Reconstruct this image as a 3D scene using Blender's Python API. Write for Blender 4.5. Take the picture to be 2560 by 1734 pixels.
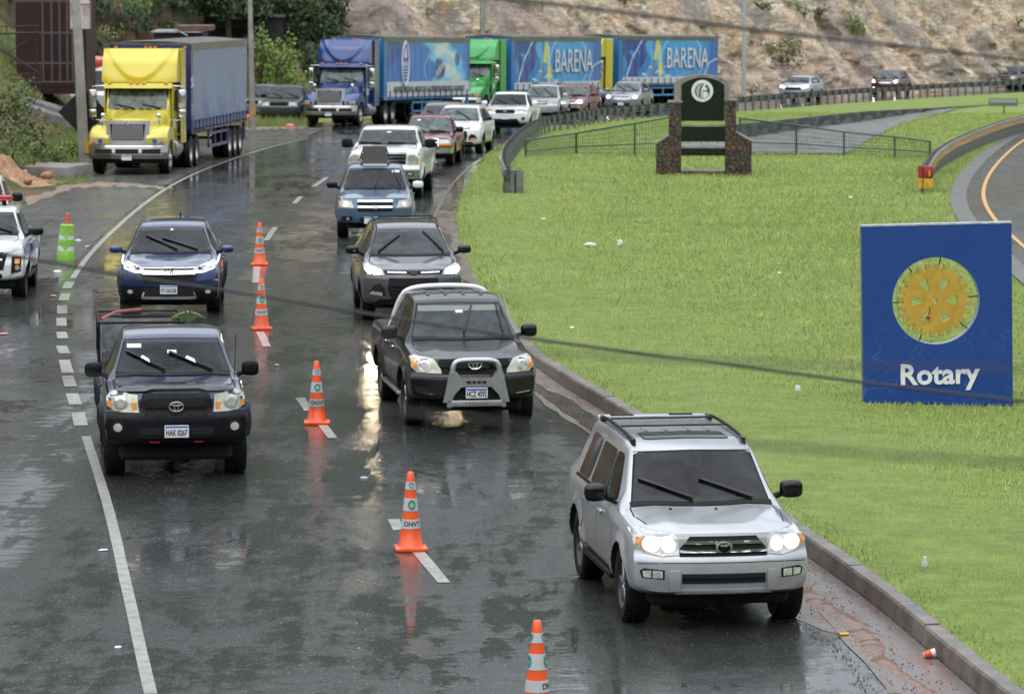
import bpy, bmesh, math, random
import numpy as np
from mathutils import Vector, Matrix
from mathutils.bvhtree import BVHTree
for _o in list(bpy.data.objects):
    bpy.data.objects.remove(_o)
random.seed(7); rng = np.random.default_rng(7)
R = math.radians
SC = bpy.context.scene
COL = SC.collection
# ---------------------------------------------------------------- camera, sky, sun, exposure
CAMH = 7.25; F = 10354.0; CX, CY = 1280.0, 867.0; HOR = -220.0
PITCH = math.atan((CY - HOR) / F)
cam = bpy.data.cameras.new('camera'); camo = bpy.data.objects.new('camera', cam); COL.objects.link(camo)
cam.sensor_width = 36.0; cam.lens = 36.0 * F / 2560.0; cam.clip_start = 0.5; cam.clip_end = 3000
camo.location = (0, 0, CAMH); camo.rotation_euler = (math.pi / 2 - PITCH, 0, 0)
cam.dof.use_dof = True; cam.dof.focus_distance = 50.0; cam.dof.aperture_fstop = 5.0
SC.camera = camo
SC.view_settings.view_transform = 'Standard'; SC.view_settings.look = 'None'
SC.view_settings.gamma = 1.0; SC.view_settings.use_curve_mapping = False
SC.view_settings.exposure = 0.55
SC.cycles.use_denoising = True
SC.cycles.max_bounces = 6; SC.cycles.diffuse_bounces = 3; SC.cycles.glossy_bounces = 4; SC.cycles.transparent_max_bounces = 8
SC.cycles.caustics_reflective = False; SC.cycles.caustics_refractive = False
SC.cycles.sample_clamp_indirect = 8.0
W_ = bpy.data.worlds.new('World'); SC.world = W_; W_.use_nodes = True
nt = W_.node_tree; nt.nodes.clear()
wo = nt.nodes.new('ShaderNodeOutputWorld'); bg = nt.nodes.new('ShaderNodeBackground')
sky = nt.nodes.new('ShaderNodeTexSky'); sky.sky_type = 'NISHITA'; sky.sun_disc = False
sky.sun_elevation = R(58); sky.sun_rotation = R(200); sky.air_density = 1.0; sky.dust_density = 4.0
mx = nt.nodes.new('ShaderNodeMix'); mx.data_type = 'RGBA'; mx.inputs[0].default_value = 0.85
mx.inputs[7].default_value = (8.3, 8.8, 9.5, 1)
nt.links.new(sky.outputs[0], mx.inputs[6])
# overcast: the zenith is brighter than the horizon, with soft cloud bands
wtc = nt.nodes.new('ShaderNodeTexCoord'); wsp = nt.nodes.new('ShaderNodeSeparateXYZ'); nt.links.new(wtc.outputs['Generated'], wsp.inputs[0])
wmr = nt.nodes.new('ShaderNodeMapRange'); wmr.inputs[1].default_value = 0.0; wmr.inputs[2].default_value = 1.0; wmr.inputs[3].default_value = .27; wmr.inputs[4].default_value = 1.55
nt.links.new(wsp.outputs[2], wmr.inputs[0])
wno = nt.nodes.new('ShaderNodeTexNoise'); wno.inputs['Scale'].default_value = 4.5; wno.inputs['Detail'].default_value = 5; wno.inputs['Distortion'].default_value = .4
wmp = nt.nodes.new('ShaderNodeMapping'); wmp.inputs['Scale'].default_value = (1, 1, 2.4); nt.links.new(wtc.outputs['Generated'], wmp.inputs[0]); nt.links.new(wmp.outputs[0], wno.inputs['Vector'])
wm2 = nt.nodes.new('ShaderNodeMapRange'); wm2.inputs[1].default_value = .3; wm2.inputs[2].default_value = .7; wm2.inputs[3].default_value = .50; wm2.inputs[4].default_value = 1.50
nt.links.new(wno.outputs[0], wm2.inputs[0])
wmu = nt.nodes.new('ShaderNodeMath'); wmu.operation = 'MULTIPLY'; nt.links.new(wmr.outputs[0], wmu.inputs[0]); nt.links.new(wm2.outputs[0], wmu.inputs[1])
wvm = nt.nodes.new('ShaderNodeVectorMath'); wvm.operation = 'SCALE'; nt.links.new(mx.outputs[2], wvm.inputs[0]); nt.links.new(wmu.outputs[0], wvm.inputs['Scale'])
nt.links.new(wvm.outputs[0], bg.inputs[0])
bg.inputs[1].default_value = 0.12
nt.links.new(bg.outputs[0], wo.inputs[0])
sun = bpy.data.lights.new('sun', 'SUN'); sun.energy = 0.8; sun.angle = R(90); sun.color = (1, 0.97, 0.93)
suno = bpy.data.objects.new('sun', sun); COL.objects.link(suno)
# sun direction: azimuth behind the camera to the left, same as the sky's
suno.rotation_euler = (R(32), 0, R(-20)); suno.location = (0, 0, 60)

# ---------------------------------------------------------------- pixel -> world (2560 px wide photograph)
FW = Vector((0, math.cos(PITCH), -math.sin(PITCH))); UP = Vector((0, math.sin(PITCH), math.cos(PITCH)))
def ray(px, py):
    return FW * F + Vector((px - CX, 0, 0)) + UP * (CY - py)
def ZT(y):
    if y < 45: return 0.0
    if y < 195: return -1.14e-4 * (y - 45) ** 2
    return -1.14e-4 * 150 ** 2 - 0.028 * (y - 195)
ZTv = np.vectorize(ZT)
def slope(y): return (ZT(y + .5) - ZT(y - .5))
def G(px, py, dz=0.0):
    d = ray(px, py); lo, hi = 15.0, 15.0
    def g(Y):
        t = Y / d.y; return CAMH + t * d.z - ZT(Y) - dz
    while g(hi) > 0 and hi < 600: lo = hi; hi += 2.0
    for _ in range(30):
        m = (lo + hi) / 2
        if g(m) > 0: lo = m
        else: hi = m
    t = lo / d.y
    return Vector((t * d.x, lo, CAMH + t * d.z))
def at(px, py, Y):
    d = ray(px, py); t = Y / d.y
    return Vector((t * d.x, Y, CAMH + t * d.z))
# ---------------------------------------------------------------- object helpers
def tag(o, label=None, cat=None, group=None, kind=None):
    if label: o['label'] = label
    if cat: o['category'] = cat
    if group: o['group'] = group
    if kind: o['kind'] = kind
    return o
def thing(name, label, cat, M=None, group=None):
    o = bpy.data.objects.new(name, None); COL.objects.link(o); o.empty_display_size = .2
    if M is not None: o.matrix_world = M if isinstance(M, Matrix) else Matrix.Translation(M)
    return tag(o, label, cat, group)
def join(*vfs):
    V, Fc = [], []
    for v, f in vfs:
        n = len(V); V.extend(v); Fc.extend([tuple(i + n for i in q) for q in f])
    return V, Fc
def mesh(name, vf, mats, smooth=False, angle=None):
    me = bpy.data.meshes.new(name); me.from_pydata([tuple(v) for v in vf[0]], [], vf[1])
    for m in (mats if isinstance(mats, (list, tuple)) else [mats]): me.materials.append(m)
    if smooth:
        me.polygons.foreach_set('use_smooth', [True] * len(me.polygons))
        if angle: me.set_sharp_from_angle(angle=R(angle))
    me.update(); return me
def obj(name, vf, mats, parent=None, smooth=False, angle=35, M=None):
    me = vf if isinstance(vf, bpy.types.Mesh) else mesh(name, vf, mats, smooth, angle)
    o = bpy.data.objects.new(name, me); COL.objects.link(o)
    if parent is not None: o.parent = parent
    if M is not None: o.matrix_local = M
    return o
def copy_tree(o, parent=None):
    c = o.copy(); COL.objects.link(c)
    if parent is not None: c.parent = parent
    for ch in o.children: copy_tree(ch, c)
    return c
# ---------------------------------------------------------------- shapes (verts, faces)
def box(x0, x1, y0, y1, z0, z1):
    v = [(x0,y0,z0),(x1,y0,z0),(x1,y1,z0),(x0,y1,z0),(x0,y0,z1),(x1,y0,z1),(x1,y1,z1),(x0,y1,z1)]
    return v, [(0,3,2,1),(4,5,6,7),(0,1,5,4),(1,2,6,5),(2,3,7,6),(3,0,4,7)]
def rbox(x0, x1, y0, y1, z0, z1, b=.02, seg=2):
    bm = bmesh.new(); bmesh.ops.create_cube(bm, size=1)
    for v in bm.verts:
        v.co = Vector(((x0+x1)/2 + v.co.x*(x1-x0), (y0+y1)/2 + v.co.y*(y1-y0), (z0+z1)/2 + v.co.z*(z1-z0)))
    bmesh.ops.bevel(bm, geom=bm.edges[:], offset=b, segments=seg, affect='EDGES', profile=.6)
    return bmvf(bm)
def bmvf(bm):
    bm.verts.index_update()
    r = [tuple(v.co) for v in bm.verts], [tuple(v.index for v in f.verts) for f in bm.faces]
    bm.free(); return r
def xf(vf, M): return [tuple(M @ Vector(v)) for v in vf[0]], vf[1]
def tube(pts, r, n=8, cap=True):
    pts = [Vector(p) for p in pts]; V, Fc = [], []
    rs = r if isinstance(r, (list, tuple)) else [r] * len(pts)
    for i, p in enumerate(pts):
        t = (pts[min(i+1, len(pts)-1)] - pts[max(i-1, 0)]).normalized()
        a = t.cross(Vector((0,0,1)))
        if a.length < .1: a = t.cross(Vector((1,0,0)))
        a.normalize(); b = t.cross(a)
        for k in range(n):
            th = 2*math.pi*k/n; V.append(tuple(p + (a*math.cos(th) + b*math.sin(th))*rs[i]))
    for i in range(len(pts)-1):
        for k in range(n):
            Fc.append((i*n+k, i*n+(k+1)%n, (i+1)*n+(k+1)%n, (i+1)*n+k))
    if cap:
        Fc.append(tuple(range(n))[::-1]); Fc.append(tuple((len(pts)-1)*n+k for k in range(n)))
    return V, Fc
def lathe(prof, n=24, axis='z', arc=None):
    V, Fc = [], []; m = len(prof)
    for k in range(n):
        th = 2*math.pi*k/n; c, s = math.cos(th), math.sin(th)
        for (r, h) in prof:
            V.append((r*c, r*s, h) if axis == 'z' else ((h, r*c, r*s) if axis == 'x' else (r*c, h, r*s)))
    for k in range(n):
        for j in range(m-1):
            a, b = k*m+j, ((k+1)%n)*m+j
            Fc.append((a, b, b+1, a+1))
    return V, Fc
def blob(c, r, p=2.6, nu=14, nv=10):
    V, Fc = [], []
    sg = lambda a, e: math.copysign(abs(a)**e, a)
    e = 2.0/p
    for i in range(nv+1):
        ph = -math.pi/2 + math.pi*i/nv
        for k in range(nu):
            th = 2*math.pi*k/nu
            V.append((c[0]+r[0]*sg(math.cos(ph),e)*sg(math.cos(th),e), c[1]+r[1]*sg(math.cos(ph),e)*sg(math.sin(th),e), c[2]+r[2]*sg(math.sin(ph),e)))
    for i in range(nv):
        for k in range(nu): Fc.append((i*nu+k, i*nu+(k+1)%nu, (i+1)*nu+(k+1)%nu, (i+1)*nu+k))
    return V, Fc
def prism(poly, y0, y1):
    n = len(poly); V = [(x, y0, z) for x, z in poly] + [(x, y1, z) for x, z in poly]
    return V, [tuple(range(n)), tuple(range(2*n-1, n-1, -1))] + [(i, n+i, n+(i+1)%n, (i+1)%n) for i in range(n)]
def gridvf(P):
    a, b = P.shape[:2]; V = P.reshape(-1, 3).tolist()
    return V, [(i*b+j, i*b+j+1, (i+1)*b+j+1, (i+1)*b+j) for i in range(a-1) for j in range(b-1)]
def chaikin(pts, it=2, closed=True):
    P = [tuple(p) for p in pts]
    for _ in range(it):
        Q = []; n = len(P)
        if not closed: Q.append(P[0])
        for i in range(n if closed else n-1):
            a, b = P[i], P[(i+1) % n]
            Q.append(tuple(.75*u+.25*w for u, w in zip(a, b))); Q.append(tuple(.25*u+.75*w for u, w in zip(a, b)))
        if not closed: Q.append(P[-1])
        P = Q
    return P
def ell(cx, cz, rx, rz, n=20): return [(cx+rx*math.cos(2*math.pi*k/n), cz+rz*math.sin(2*math.pi*k/n)) for k in range(n)]
def rect(x0, x1, z0, z1, r=0.0):
    if r <= 0: return [(x0,z0),(x1,z0),(x1,z1),(x0,z1)]
    q = []
    for cx, cz, a in ((x1-r,z0+r,-90),(x1-r,z1-r,0),(x0+r,z1-r,90),(x0+r,z0+r,180)):
        for k in range(4): q.append((cx+r*math.cos(R(a+30*k)), cz+r*math.sin(R(a+30*k))))
    return q
def fixn(vf):
    bm = bmesh.new(); vs = [bm.verts.new(v) for v in vf[0]]
    for f in vf[1]:
        try: bm.faces.new([vs[i] for i in f])
        except ValueError: pass
    bmesh.ops.recalc_face_normals(bm, faces=bm.faces[:]); return bmvf(bm)
_tc = {}
def textvf(s, size, ext=.004, bold=0.0, shear=0.0, align='CENTER'):
    """text in the local x-z plane, facing -y"""
    k = (s, size, ext, bold, shear, align)
    if k not in _tc:
        cu = bpy.data.curves.new('t', 'FONT'); cu.body = s; cu.size = size; cu.extrude = ext; cu.offset = bold; cu.shear = shear
        cu.align_x = align; cu.align_y = 'CENTER'; cu.resolution_u = 3
        o = bpy.data.objects.new('t', cu); COL.objects.link(o)
        dg = bpy.context.evaluated_depsgraph_get(); me = bpy.data.meshes.new_from_object(o.evaluated_get(dg))
        _tc[k] = ([(v.co.x, -v.co.z, v.co.y) for v in me.vertices], [tuple(p.vertices) for p in me.polygons])
        bpy.data.objects.remove(o); bpy.data.curves.remove(cu); bpy.data.meshes.remove(me)
    return _tc[k]
# ---------------------------------------------------------------- materials
_mc = {}
def pmat(name, col, rough=.5, metal=0.0, coat=0.0, noise=0.0, nscale=8.0, bump=0.0, bscale=60.0, emit=None, estr=0.0, spec=.5, trans=0.0, coatr=.05, col2=None, wet=False):
    if name in _mc: return _mc[name]
    m = bpy.data.materials.new(name); m.use_nodes = True; nt = m.node_tree; b = nt.nodes['Principled BSDF']
    b.inputs['Base Color'].default_value = (*col, 1); b.inputs['Roughness'].default_value = rough
    b.inputs['Metallic'].default_value = metal; b.inputs['Coat Weight'].default_value = coat; b.inputs['Coat Roughness'].default_value = coatr
    b.inputs['Specular IOR Level'].default_value = spec
    if trans: b.inputs['Transmission Weight'].default_value = trans
    if emit: b.inputs['Emission Color'].default_value = (*emit, 1); b.inputs['Emission Strength'].default_value = estr
    if noise or col2:
        tc = nt.nodes.new('ShaderNodeTexCoord'); n = nt.nodes.new('ShaderNodeTexNoise'); n.inputs['Scale'].default_value = nscale; n.inputs['Detail'].default_value = 5
        n.inputs['Roughness'].default_value = .65
        nt.links.new(tc.outputs['Object'], n.inputs['Vector'])
        r = nt.nodes.new('ShaderNodeMapRange'); r.inputs[1].default_value = .35; r.inputs[2].default_value = .65
        nt.links.new(n.outputs[0], r.inputs[0])
        x = nt.nodes.new('ShaderNodeMix'); x.data_type = 'RGBA'; nt.links.new(r.outputs[0], x.inputs[0])
        c2 = col2 if col2 else tuple(c*(1+noise) for c in col)
        c1 = col if col2 else tuple(c*(1-noise) for c in col)
        x.inputs[6].default_value = (*c1, 1); x.inputs[7].default_value = (*c2, 1)
        nt.links.new(x.outputs[2], b.inputs['Base Color'])
        if not metal:
            r2 = nt.nodes.new('ShaderNodeMapRange'); r2.inputs[3].default_value = max(.03, rough-.1); r2.inputs[4].default_value = min(1, rough+.12)
            nt.links.new(n.outputs[0], r2.inputs[0]); nt.links.new(r2.outputs[0], b.inputs['Roughness'])
    if bump:
        tc = nt.nodes.new('ShaderNodeTexCoord'); n = nt.nodes.new('ShaderNodeTexNoise'); n.inputs['Scale'].default_value = bscale; n.inputs['Detail'].default_value = 3
        nt.links.new(tc.outputs['Object'], n.inputs['Vector'])
        bp = nt.nodes.new('ShaderNodeBump'); bp.inputs['Strength'].default_value = bump; bp.inputs['Distance'].default_value = .01
        nt.links.new(n.outputs[0], bp.inputs['Height']); nt.links.new(bp.outputs[0], b.inputs['Normal'])
        if wet: nt.links.new(bp.outputs[0], b.inputs['Coat Normal'])
    _mc[name] = m; return m
def paint(name, col, metal=.35, rough=.38, coat=1.0):
    """wet vehicle paint: clear coat with faint orange peel and rain film, road dirt low on the sides"""
    if name in _mc: return _mc[name]
    m = pmat(name, col, rough, metal, coat, spec=.35, bump=.045, bscale=26, coatr=.06)
    nt = m.node_tree; b = nt.nodes['Principled BSDF']
    tc = nt.nodes.new('ShaderNodeTexCoord'); sp = nt.nodes.new('ShaderNodeSeparateXYZ'); nt.links.new(tc.outputs['Object'], sp.inputs[0])
    n = nt.nodes.new('ShaderNodeTexNoise'); n.inputs['Scale'].default_value = 5; n.inputs['Detail'].default_value = 6; n.inputs['Roughness'].default_value = .7
    nt.links.new(tc.outputs['Object'], n.inputs['Vector'])
    ad = nt.nodes.new('ShaderNodeMath'); ad.operation = 'MULTIPLY_ADD'; ad.inputs[1].default_value = -1.1; nt.links.new(sp.outputs[2], ad.inputs[0]); nt.links.new(n.outputs[0], ad.inputs[2])
    mr = nt.nodes.new('ShaderNodeMapRange'); mr.inputs[1].default_value = -.35; mr.inputs[2].default_value = .25; mr.inputs[3].default_value = 0; mr.inputs[4].default_value = .5
    nt.links.new(ad.outputs[0], mr.inputs[0])
    x = nt.nodes.new('ShaderNodeMix'); x.data_type = 'RGBA'; nt.links.new(mr.outputs[0], x.inputs[0]); x.inputs[6].default_value = (*col, 1); x.inputs[7].default_value = (*[v*.55+d for v, d in zip(col, (.009,.008,.007))], 1)
    nt.links.new(x.outputs[2], b.inputs['Base Color'])
    ds = nt.nodes.new('ShaderNodeMapRange'); ds.inputs[1].default_value = .3; ds.inputs[2].default_value = .75; ds.inputs[3].default_value = .035; ds.inputs[4].default_value = .12
    nt.links.new(n.outputs[0], ds.inputs[0]); nt.links.new(ds.outputs[0], b.inputs['Coat Roughness'])
    return m
def glassm(name, c, spec=.5):
    m = pmat(name, c, .05, spec=spec, bump=.05, bscale=5); nt = m.node_tree; b = nt.nodes['Principled BSDF']
    tc = nt.nodes.new('ShaderNodeTexCoord'); n = nt.nodes.new('ShaderNodeTexNoise'); n.inputs['Scale'].default_value = 3.2; n.inputs['Detail'].default_value = 4; n.inputs['Distortion'].default_value = 1.2
    nt.links.new(tc.outputs['Object'], n.inputs['Vector'])
    x = nt.nodes.new('ShaderNodeMix'); x.data_type = 'RGBA'; r = nt.nodes.new('ShaderNodeMapRange'); r.inputs[1].default_value = .35; r.inputs[2].default_value = .65; nt.links.new(n.outputs[0], r.inputs[0]); nt.links.new(r.outputs[0], x.inputs[0])
    x.inputs[6].default_value = (*[v*.45 for v in c], 1); x.inputs[7].default_value = (*[v*1.7+.002 for v in c], 1); nt.links.new(x.outputs[2], b.inputs['Base Color'])
    w = nt.nodes.new('ShaderNodeTexWave'); w.wave_type = 'RINGS'; w.inputs['Scale'].default_value = 4.5; w.inputs['Distortion'].default_value = 1.5; w.inputs['Detail'].default_value = 3
    nt.links.new(tc.outputs['Object'], w.inputs['Vector']); q = nt.nodes.new('ShaderNodeMapRange'); q.inputs[3].default_value = .025; q.inputs[4].default_value = .16; nt.links.new(w.outputs['Fac'], q.inputs[0]); nt.links.new(q.outputs[0], b.inputs['Roughness'])
    return m
GLASS = glassm('tinted_glass', (.008,.009,.011), .24)
LITS = pmat('lit_lamp_soft', (.9,.9,.85), .2, emit=(1,.93,.80), estr=.75)
GLASSL = glassm('lighter_glass', (.060,.082,.078), .35)
GLASSM = glassm('grey_glass', (.018,.024,.027), .32)
BLACKP = pmat('black_plastic', (.006,.006,.007), .42, noise=.25, bump=.1, bscale=90, spec=.16)
BLACKG = pmat('gloss_black', (.004,.004,.005), .10, spec=.4)
VOID = pmat('dark_recess', (.004,.004,.004), .9)
RUBBER = pmat('tyre_rubber', (.008,.008,.008), .5, spec=.25, noise=.5, nscale=14, bump=.9, bscale=38)
CHROME = pmat('chrome', (.78,.79,.8), .12, 1.0, bump=.03, bscale=15)
ALLOY = pmat('alloy', (.42,.42,.43), .3, .9, noise=.3, nscale=10)
LENS = pmat('lamp_lens', (.52,.53,.50), .1, .25, 1.0, noise=.25, nscale=18)
LENSY = pmat('aged_lamp_lens', (.50,.50,.40), .16, .1, 1.0, noise=.22, nscale=14)
REFL = pmat('lamp_reflector', (.8,.8,.78), .12, .8)
ORANGE = pmat('amber_lens', (.75,.27,.04), .2, coat=1)
REDL = pmat('red_lens', (.45,.02,.02), .2, coat=1)
WHITEPL = pmat('plate_white', (.68,.70,.72), .4)
BLUEPL = pmat('plate_blue', (.03,.10,.42), .4)
INK = pmat('dark_print', (.02,.02,.025), .5)
STEEL = pmat('galvanised_steel', (.30,.32,.31), .5, .5, noise=.3, nscale=3)
LITW = pmat('lit_lamp_white', (.9,.9,.85), .2, emit=(1,.96,.88), estr=22)
LITY = pmat('lit_lamp_warm', (.9,.85,.7), .2, emit=(1,.80,.50), estr=130)
DRLM = pmat('running_light', (.9,.9,.9), .2, emit=(1,.97,.85), estr=1.0)
# ================================================================ LARGE STRUCTURE
def interp_curve(pts, ys):
    a = np.array(sorted(pts)); return np.interp(ys, a[:, 0], a[:, 1])
def smooth1(v, k):
    v = np.asarray(v, float); ker = np.hanning(2*k+3)[1:-1]; ker /= ker.sum()
    p = np.concatenate([2*v[0]-v[1:k+1][::-1], v, 2*v[-1]-v[-k-1:-1][::-1]])
    return np.convolve(p, ker, 'valid')
def pxcurve(pts): return [(g.y, g.x) for g in (G(*p) for p in pts)]
YS = np.concatenate([np.arange(14, 130, .5), np.arange(130, 420, 1.0)])
# right edge of the carriageway (face of the kerb)
_re = pxcurve([(2440,1734),(2360,1660),(2185,1511),(1991,1372),(1564,1062),(1400,962),(1313,899),(1265,835),(1206,718),(1174,646),(1152,595),(1145,554),(1152,506),(1171,459),(1190,427),(1225,386),(1280,356),(1351,324),(1438,316),(1524,303),(1654,289)])
_re = [(y, x) for y, x in _re if y < 196] + [(14, 7.6), (215, 11.5), (235, 17.5), (255, 24.5), (275, 32), (300, 41), (330, 54), (420, 98)]
XR = smooth1(interp_curve(_re, YS), 5)
_le = [(14,-16),(60,-16.5),(80,-16)] + pxcurve([(0,535),(71,508),(121,491),(171,471),(229,441)]) + [(140,-12.5),(155,-11.8),(172,-11.5),(184,-10.6),(200,-7.6),(215,-3.4),(225,0.2),(238,5.2),(250,10.5),(270,19.5),(300,33),(340,52),(420,95)]
XL = smooth1(interp_curve(_le, YS), 5)
xr = lambda y: float(np.interp(y, YS, XR)); xl = lambda y: float(np.interp(y, YS, XL))

def node_mat(name):
    m = bpy.data.materials.new(name); m.use_nodes = True; nt = m.node_tree; b = nt.nodes['Principled BSDF']
    return m, nt, b
class NB:
    """small helper for node trees"""
    def __init__(s, nt, coord='Object'): s.nt = nt; s.tc = nt.nodes.new('ShaderNodeTexCoord'); s.co = s.tc.outputs[coord]
    def noise(s, sc, det=4, rough=.6, vec=None, scale3=None, dist=0, lac=2.0):
        v = vec or s.co
        if scale3:
            mp = s.nt.nodes.new('ShaderNodeMapping'); mp.inputs['Scale'].default_value = scale3[:3]
            if len(scale3) > 3: mp.inputs['Rotation'].default_value = scale3[3]
            s.nt.links.new(v, mp.inputs[0]); v = mp.outputs[0]
        n = s.nt.nodes.new('ShaderNodeTexNoise'); n.inputs['Scale'].default_value = sc; n.inputs['Detail'].default_value = det; n.inputs['Roughness'].default_value = rough; n.inputs['Distortion'].default_value = dist
        s.nt.links.new(v, n.inputs['Vector']); return n.outputs[0]
    def voro(s, sc, feat='F1', out=0, scale3=None, rnd=1.0):
        v = s.co
        if scale3:
            mp = s.nt.nodes.new('ShaderNodeMapping'); mp.inputs['Scale'].default_value = scale3; s.nt.links.new(v, mp.inputs[0]); v = mp.outputs[0]
        n = s.nt.nodes.new('ShaderNodeTexVoronoi'); n.feature = feat; n.inputs['Scale'].default_value = sc; n.inputs['Randomness'].default_value = rnd
        s.nt.links.new(v, n.inputs['Vector']); return n.outputs[out]
    def rng(s, i, a, b, c=0.0, d=1.0):
        r = s.nt.nodes.new('ShaderNodeMapRange'); r.inputs[1].default_value = a; r.inputs[2].default_value = b; r.inputs[3].default_value = c; r.inputs[4].default_value = d
        s.nt.links.new(i, r.inputs[0]); return r.outputs[0]
    def mix(s, f, a, b):
        x = s.nt.nodes.new('ShaderNodeMix'); x.data_type = 'RGBA'
        for k, q in ((0, f), (6, a), (7, b)):
            if isinstance(q, (int, float)): x.inputs[k].default_value = q
            elif isinstance(q, tuple): x.inputs[k].default_value = (*q, 1)
            else: s.nt.links.new(q, x.inputs[k])
        return x.outputs[2]
    def math(s, op, a, b=None, c=None):
        x = s.nt.nodes.new('ShaderNodeMath'); x.operation = op
        for k, q in enumerate((a, b, c)):
            if q is None: continue
            if isinstance(q, (int, float)): x.inputs[k].default_value = q
            else: s.nt.links.new(q, x.inputs[k])
        return x.outputs[0]
    def bump(s, h, st, dist, target, inp='Normal', prev=None):
        b = s.nt.nodes.new('ShaderNodeBump'); b.inputs['Strength'].default_value = st; b.inputs['Distance'].default_value = dist
        s.nt.links.new(h, b.inputs['Height'])
        if prev is not None: s.nt.links.new(prev, b.inputs['Normal'])
        if target is not None: s.nt.links.new(b.outputs[0], target.inputs[inp])
        return b.outputs[0]
    def lnk(s, o, b, inp): s.nt.links.new(o, b.inputs[inp])

def wet_asphalt(name, c1, c2, w0=.35, w1=.65, dirt=None, cr=(.085, .30), cw=(1.0, .6)):
    m, nt, b = node_mat(name); n = NB(nt)
    grain = n.noise(48, 4, .75); patch = n.noise(.50, 6, .66, scale3=(1.5, .55, 1), dist=.5)
    track = n.noise(.8, 5, .65, scale3=(2.0, .16, 1), dist=.3)
    col = n.mix(n.rng(grain, .38, .66), c1, c2)
    col = n.mix(n.rng(n.noise(.25, 5, .6), .4, .65, 0, .6), col, tuple(v*k for v, k in zip(c2, (1.15, 1.2, 1.0))))
    col = n.mix(n.rng(n.noise(26, 2, .6), .63, .70, 0, .9), col, (.20,.195,.185))
    n.lnk(col, b, 'Base Color')
    b.inputs['Roughness'].default_value = .6; b.inputs['Specular IOR Level'].default_value = .16
    b.inputs['Coat IOR'].default_value = 1.33
    mid = n.noise(2.4, 6, .75, scale3=(1.2, .8, 1))
    s = n.math('ADD', n.math('ADD', n.math('MULTIPLY', patch, .42), n.math('MULTIPLY', track, .28)), n.math('MULTIPLY', mid, .30))
    wet = n.rng(s, w0, w1)                     # 0 = standing film, 1 = rough damp stone showing through
    n.lnk(n.rng(wet, 0, 1, cr[0], cr[1]), b, 'Coat Roughness')
    n.lnk(n.rng(wet, 0, 1, cw[0], cw[1]), b, 'Coat Weight')
    n.bump(grain, .7, .006, b)
    fine = n.noise(30, 4, .8); rip = n.noise(2.6, 3, .6, scale3=(.7, 1.3, 1))
    h = n.math('ADD', n.math('MULTIPLY', fine, n.rng(wet, 0, 1, .05, 1.9)), n.math('MULTIPLY', rip, .9))
    n.bump(h, .55, .005, b, 'Coat Normal')
    return m
ROADM = wet_asphalt('wet_asphalt', (.010,.011,.0105), (.022,.0245,.023), .475, .64, cr=(.03, .22), cw=(.95, .28))
ROADR = wet_asphalt('wet_asphalt_side', (.02,.021,.022), (.04,.041,.042), .40, .60, cr=(.06, .30))
def strip_sheet(name, ys, xa, xb, dz, mat, nx=6, kind='structure', crown=0.0):
    P = np.zeros((len(ys), nx+1, 3)); u = np.linspace(0, 1, nx+1)
    for i, y in enumerate(ys):
        P[i, :, 0] = xa[i] + (xb[i]-xa[i])*u; P[i, :, 1] = y; P[i, :, 2] = ZT(y) + dz
    v, f = gridvf(P); f = [q if P.shape and (xb[0] < xa[0]) else q for q in f]
    o = obj(name, (v, f), mat, smooth=True, angle=None); tag(o, kind=kind); return o
road = strip_sheet('road', YS, XL, XR, 0, ROADM, 8)
# shoulder of the left side, lighter damp asphalt of the lay-by beyond the edge line
GUT, gnt, gb = node_mat('muddy_gutter'); gn = NB(gnt)
gc = gn.mix(gn.rng(gn.noise(9, 6, .75), .35, .68), (.155,.128,.113), (.085,.066,.055))
gc = gn.mix(gn.rng(gn.noise(1.3, 6, .7, scale3=(2.0,.6,1)), .50, .60), gc, (.13,.055,.028))
gc = gn.mix(gn.rng(gn.voro(14), .0, .22, 1, 0), gc, (.03,.022,.02))
gn.lnk(gc, gb, 'Base Color'); gn.lnk(gn.rng(gn.noise(1.5), .4, .6, .3, .75), gb, 'Roughness'); gb.inputs['Coat Weight'].default_value = .55; gb.inputs['Coat Roughness'].default_value = .22
gn.bump(gn.noise(22, 5, .7), .9, .03, gb)
yg = YS[(YS > 20) & (YS < 104)]
XRg = np.interp(yg, YS, XR)
wob = .85 + .22*np.sin(yg*.9) + .10*np.sin(yg*2.7+1) + .05*np.sin(yg*7)
gut = strip_sheet('gutter', yg, XRg - wob*np.clip((60-yg)/16, .34, 1), XRg, .004, GUT, 4)
# painted markings
PAINTW = pmat('road_paint_white', (.30,.30,.27), .5, noise=.35, nscale=6, coat=.7, coatr=.2)
PAINTY = pmat('road_paint_yellow', (.035,.03,.024), .5, nscale=9, coat=.6, coatr=.25, col2=(.17,.10,.035))
def line_sheet(pts, w, dz=.006, jag=0.0):
    """painted strip along world points, following the road surface"""
    P = [Vector((p.x, p.y, 0)) for p in pts]; out = [P[0]]
    for a, b in zip(P, P[1:]):
        k = max(1, int((b-a).length / .8))
        out += [a.lerp(b, (i+1)/k) for i in range(k)]
    V = []
    for i, p in enumerate(out):
        t = (out[min(i+1, len(out)-1)] - out[max(i-1, 0)]).normalized(); nrm = Vector((t.y, -t.x, 0))
        ww = w/2*(1 + jag*random.uniform(-1, 1))
        for s in (-1, 1):
            q = p + nrm*s*ww; V.append((q.x, q.y, ZT(q.y) + dz))
    return V, [(2*i, 2*i+1, 2*i+3, 2*i+2) for i in range(len(out)-1)]
def px(*p): return [G(a*1.1015, b*1.1015) for a, b in p]       # 2324 px wide view
def smoothpts(pts, it=2): return [Vector(p) for p in chaikin([tuple(p) for p in pts], it, False)]
edge_near = line_sheet(smoothpts(px((342,1574),(320,1480),(300,1385),(280,1300),(262,1215),(240,1130),(218,1060),(195,990))), .125, jag=.03)
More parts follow.
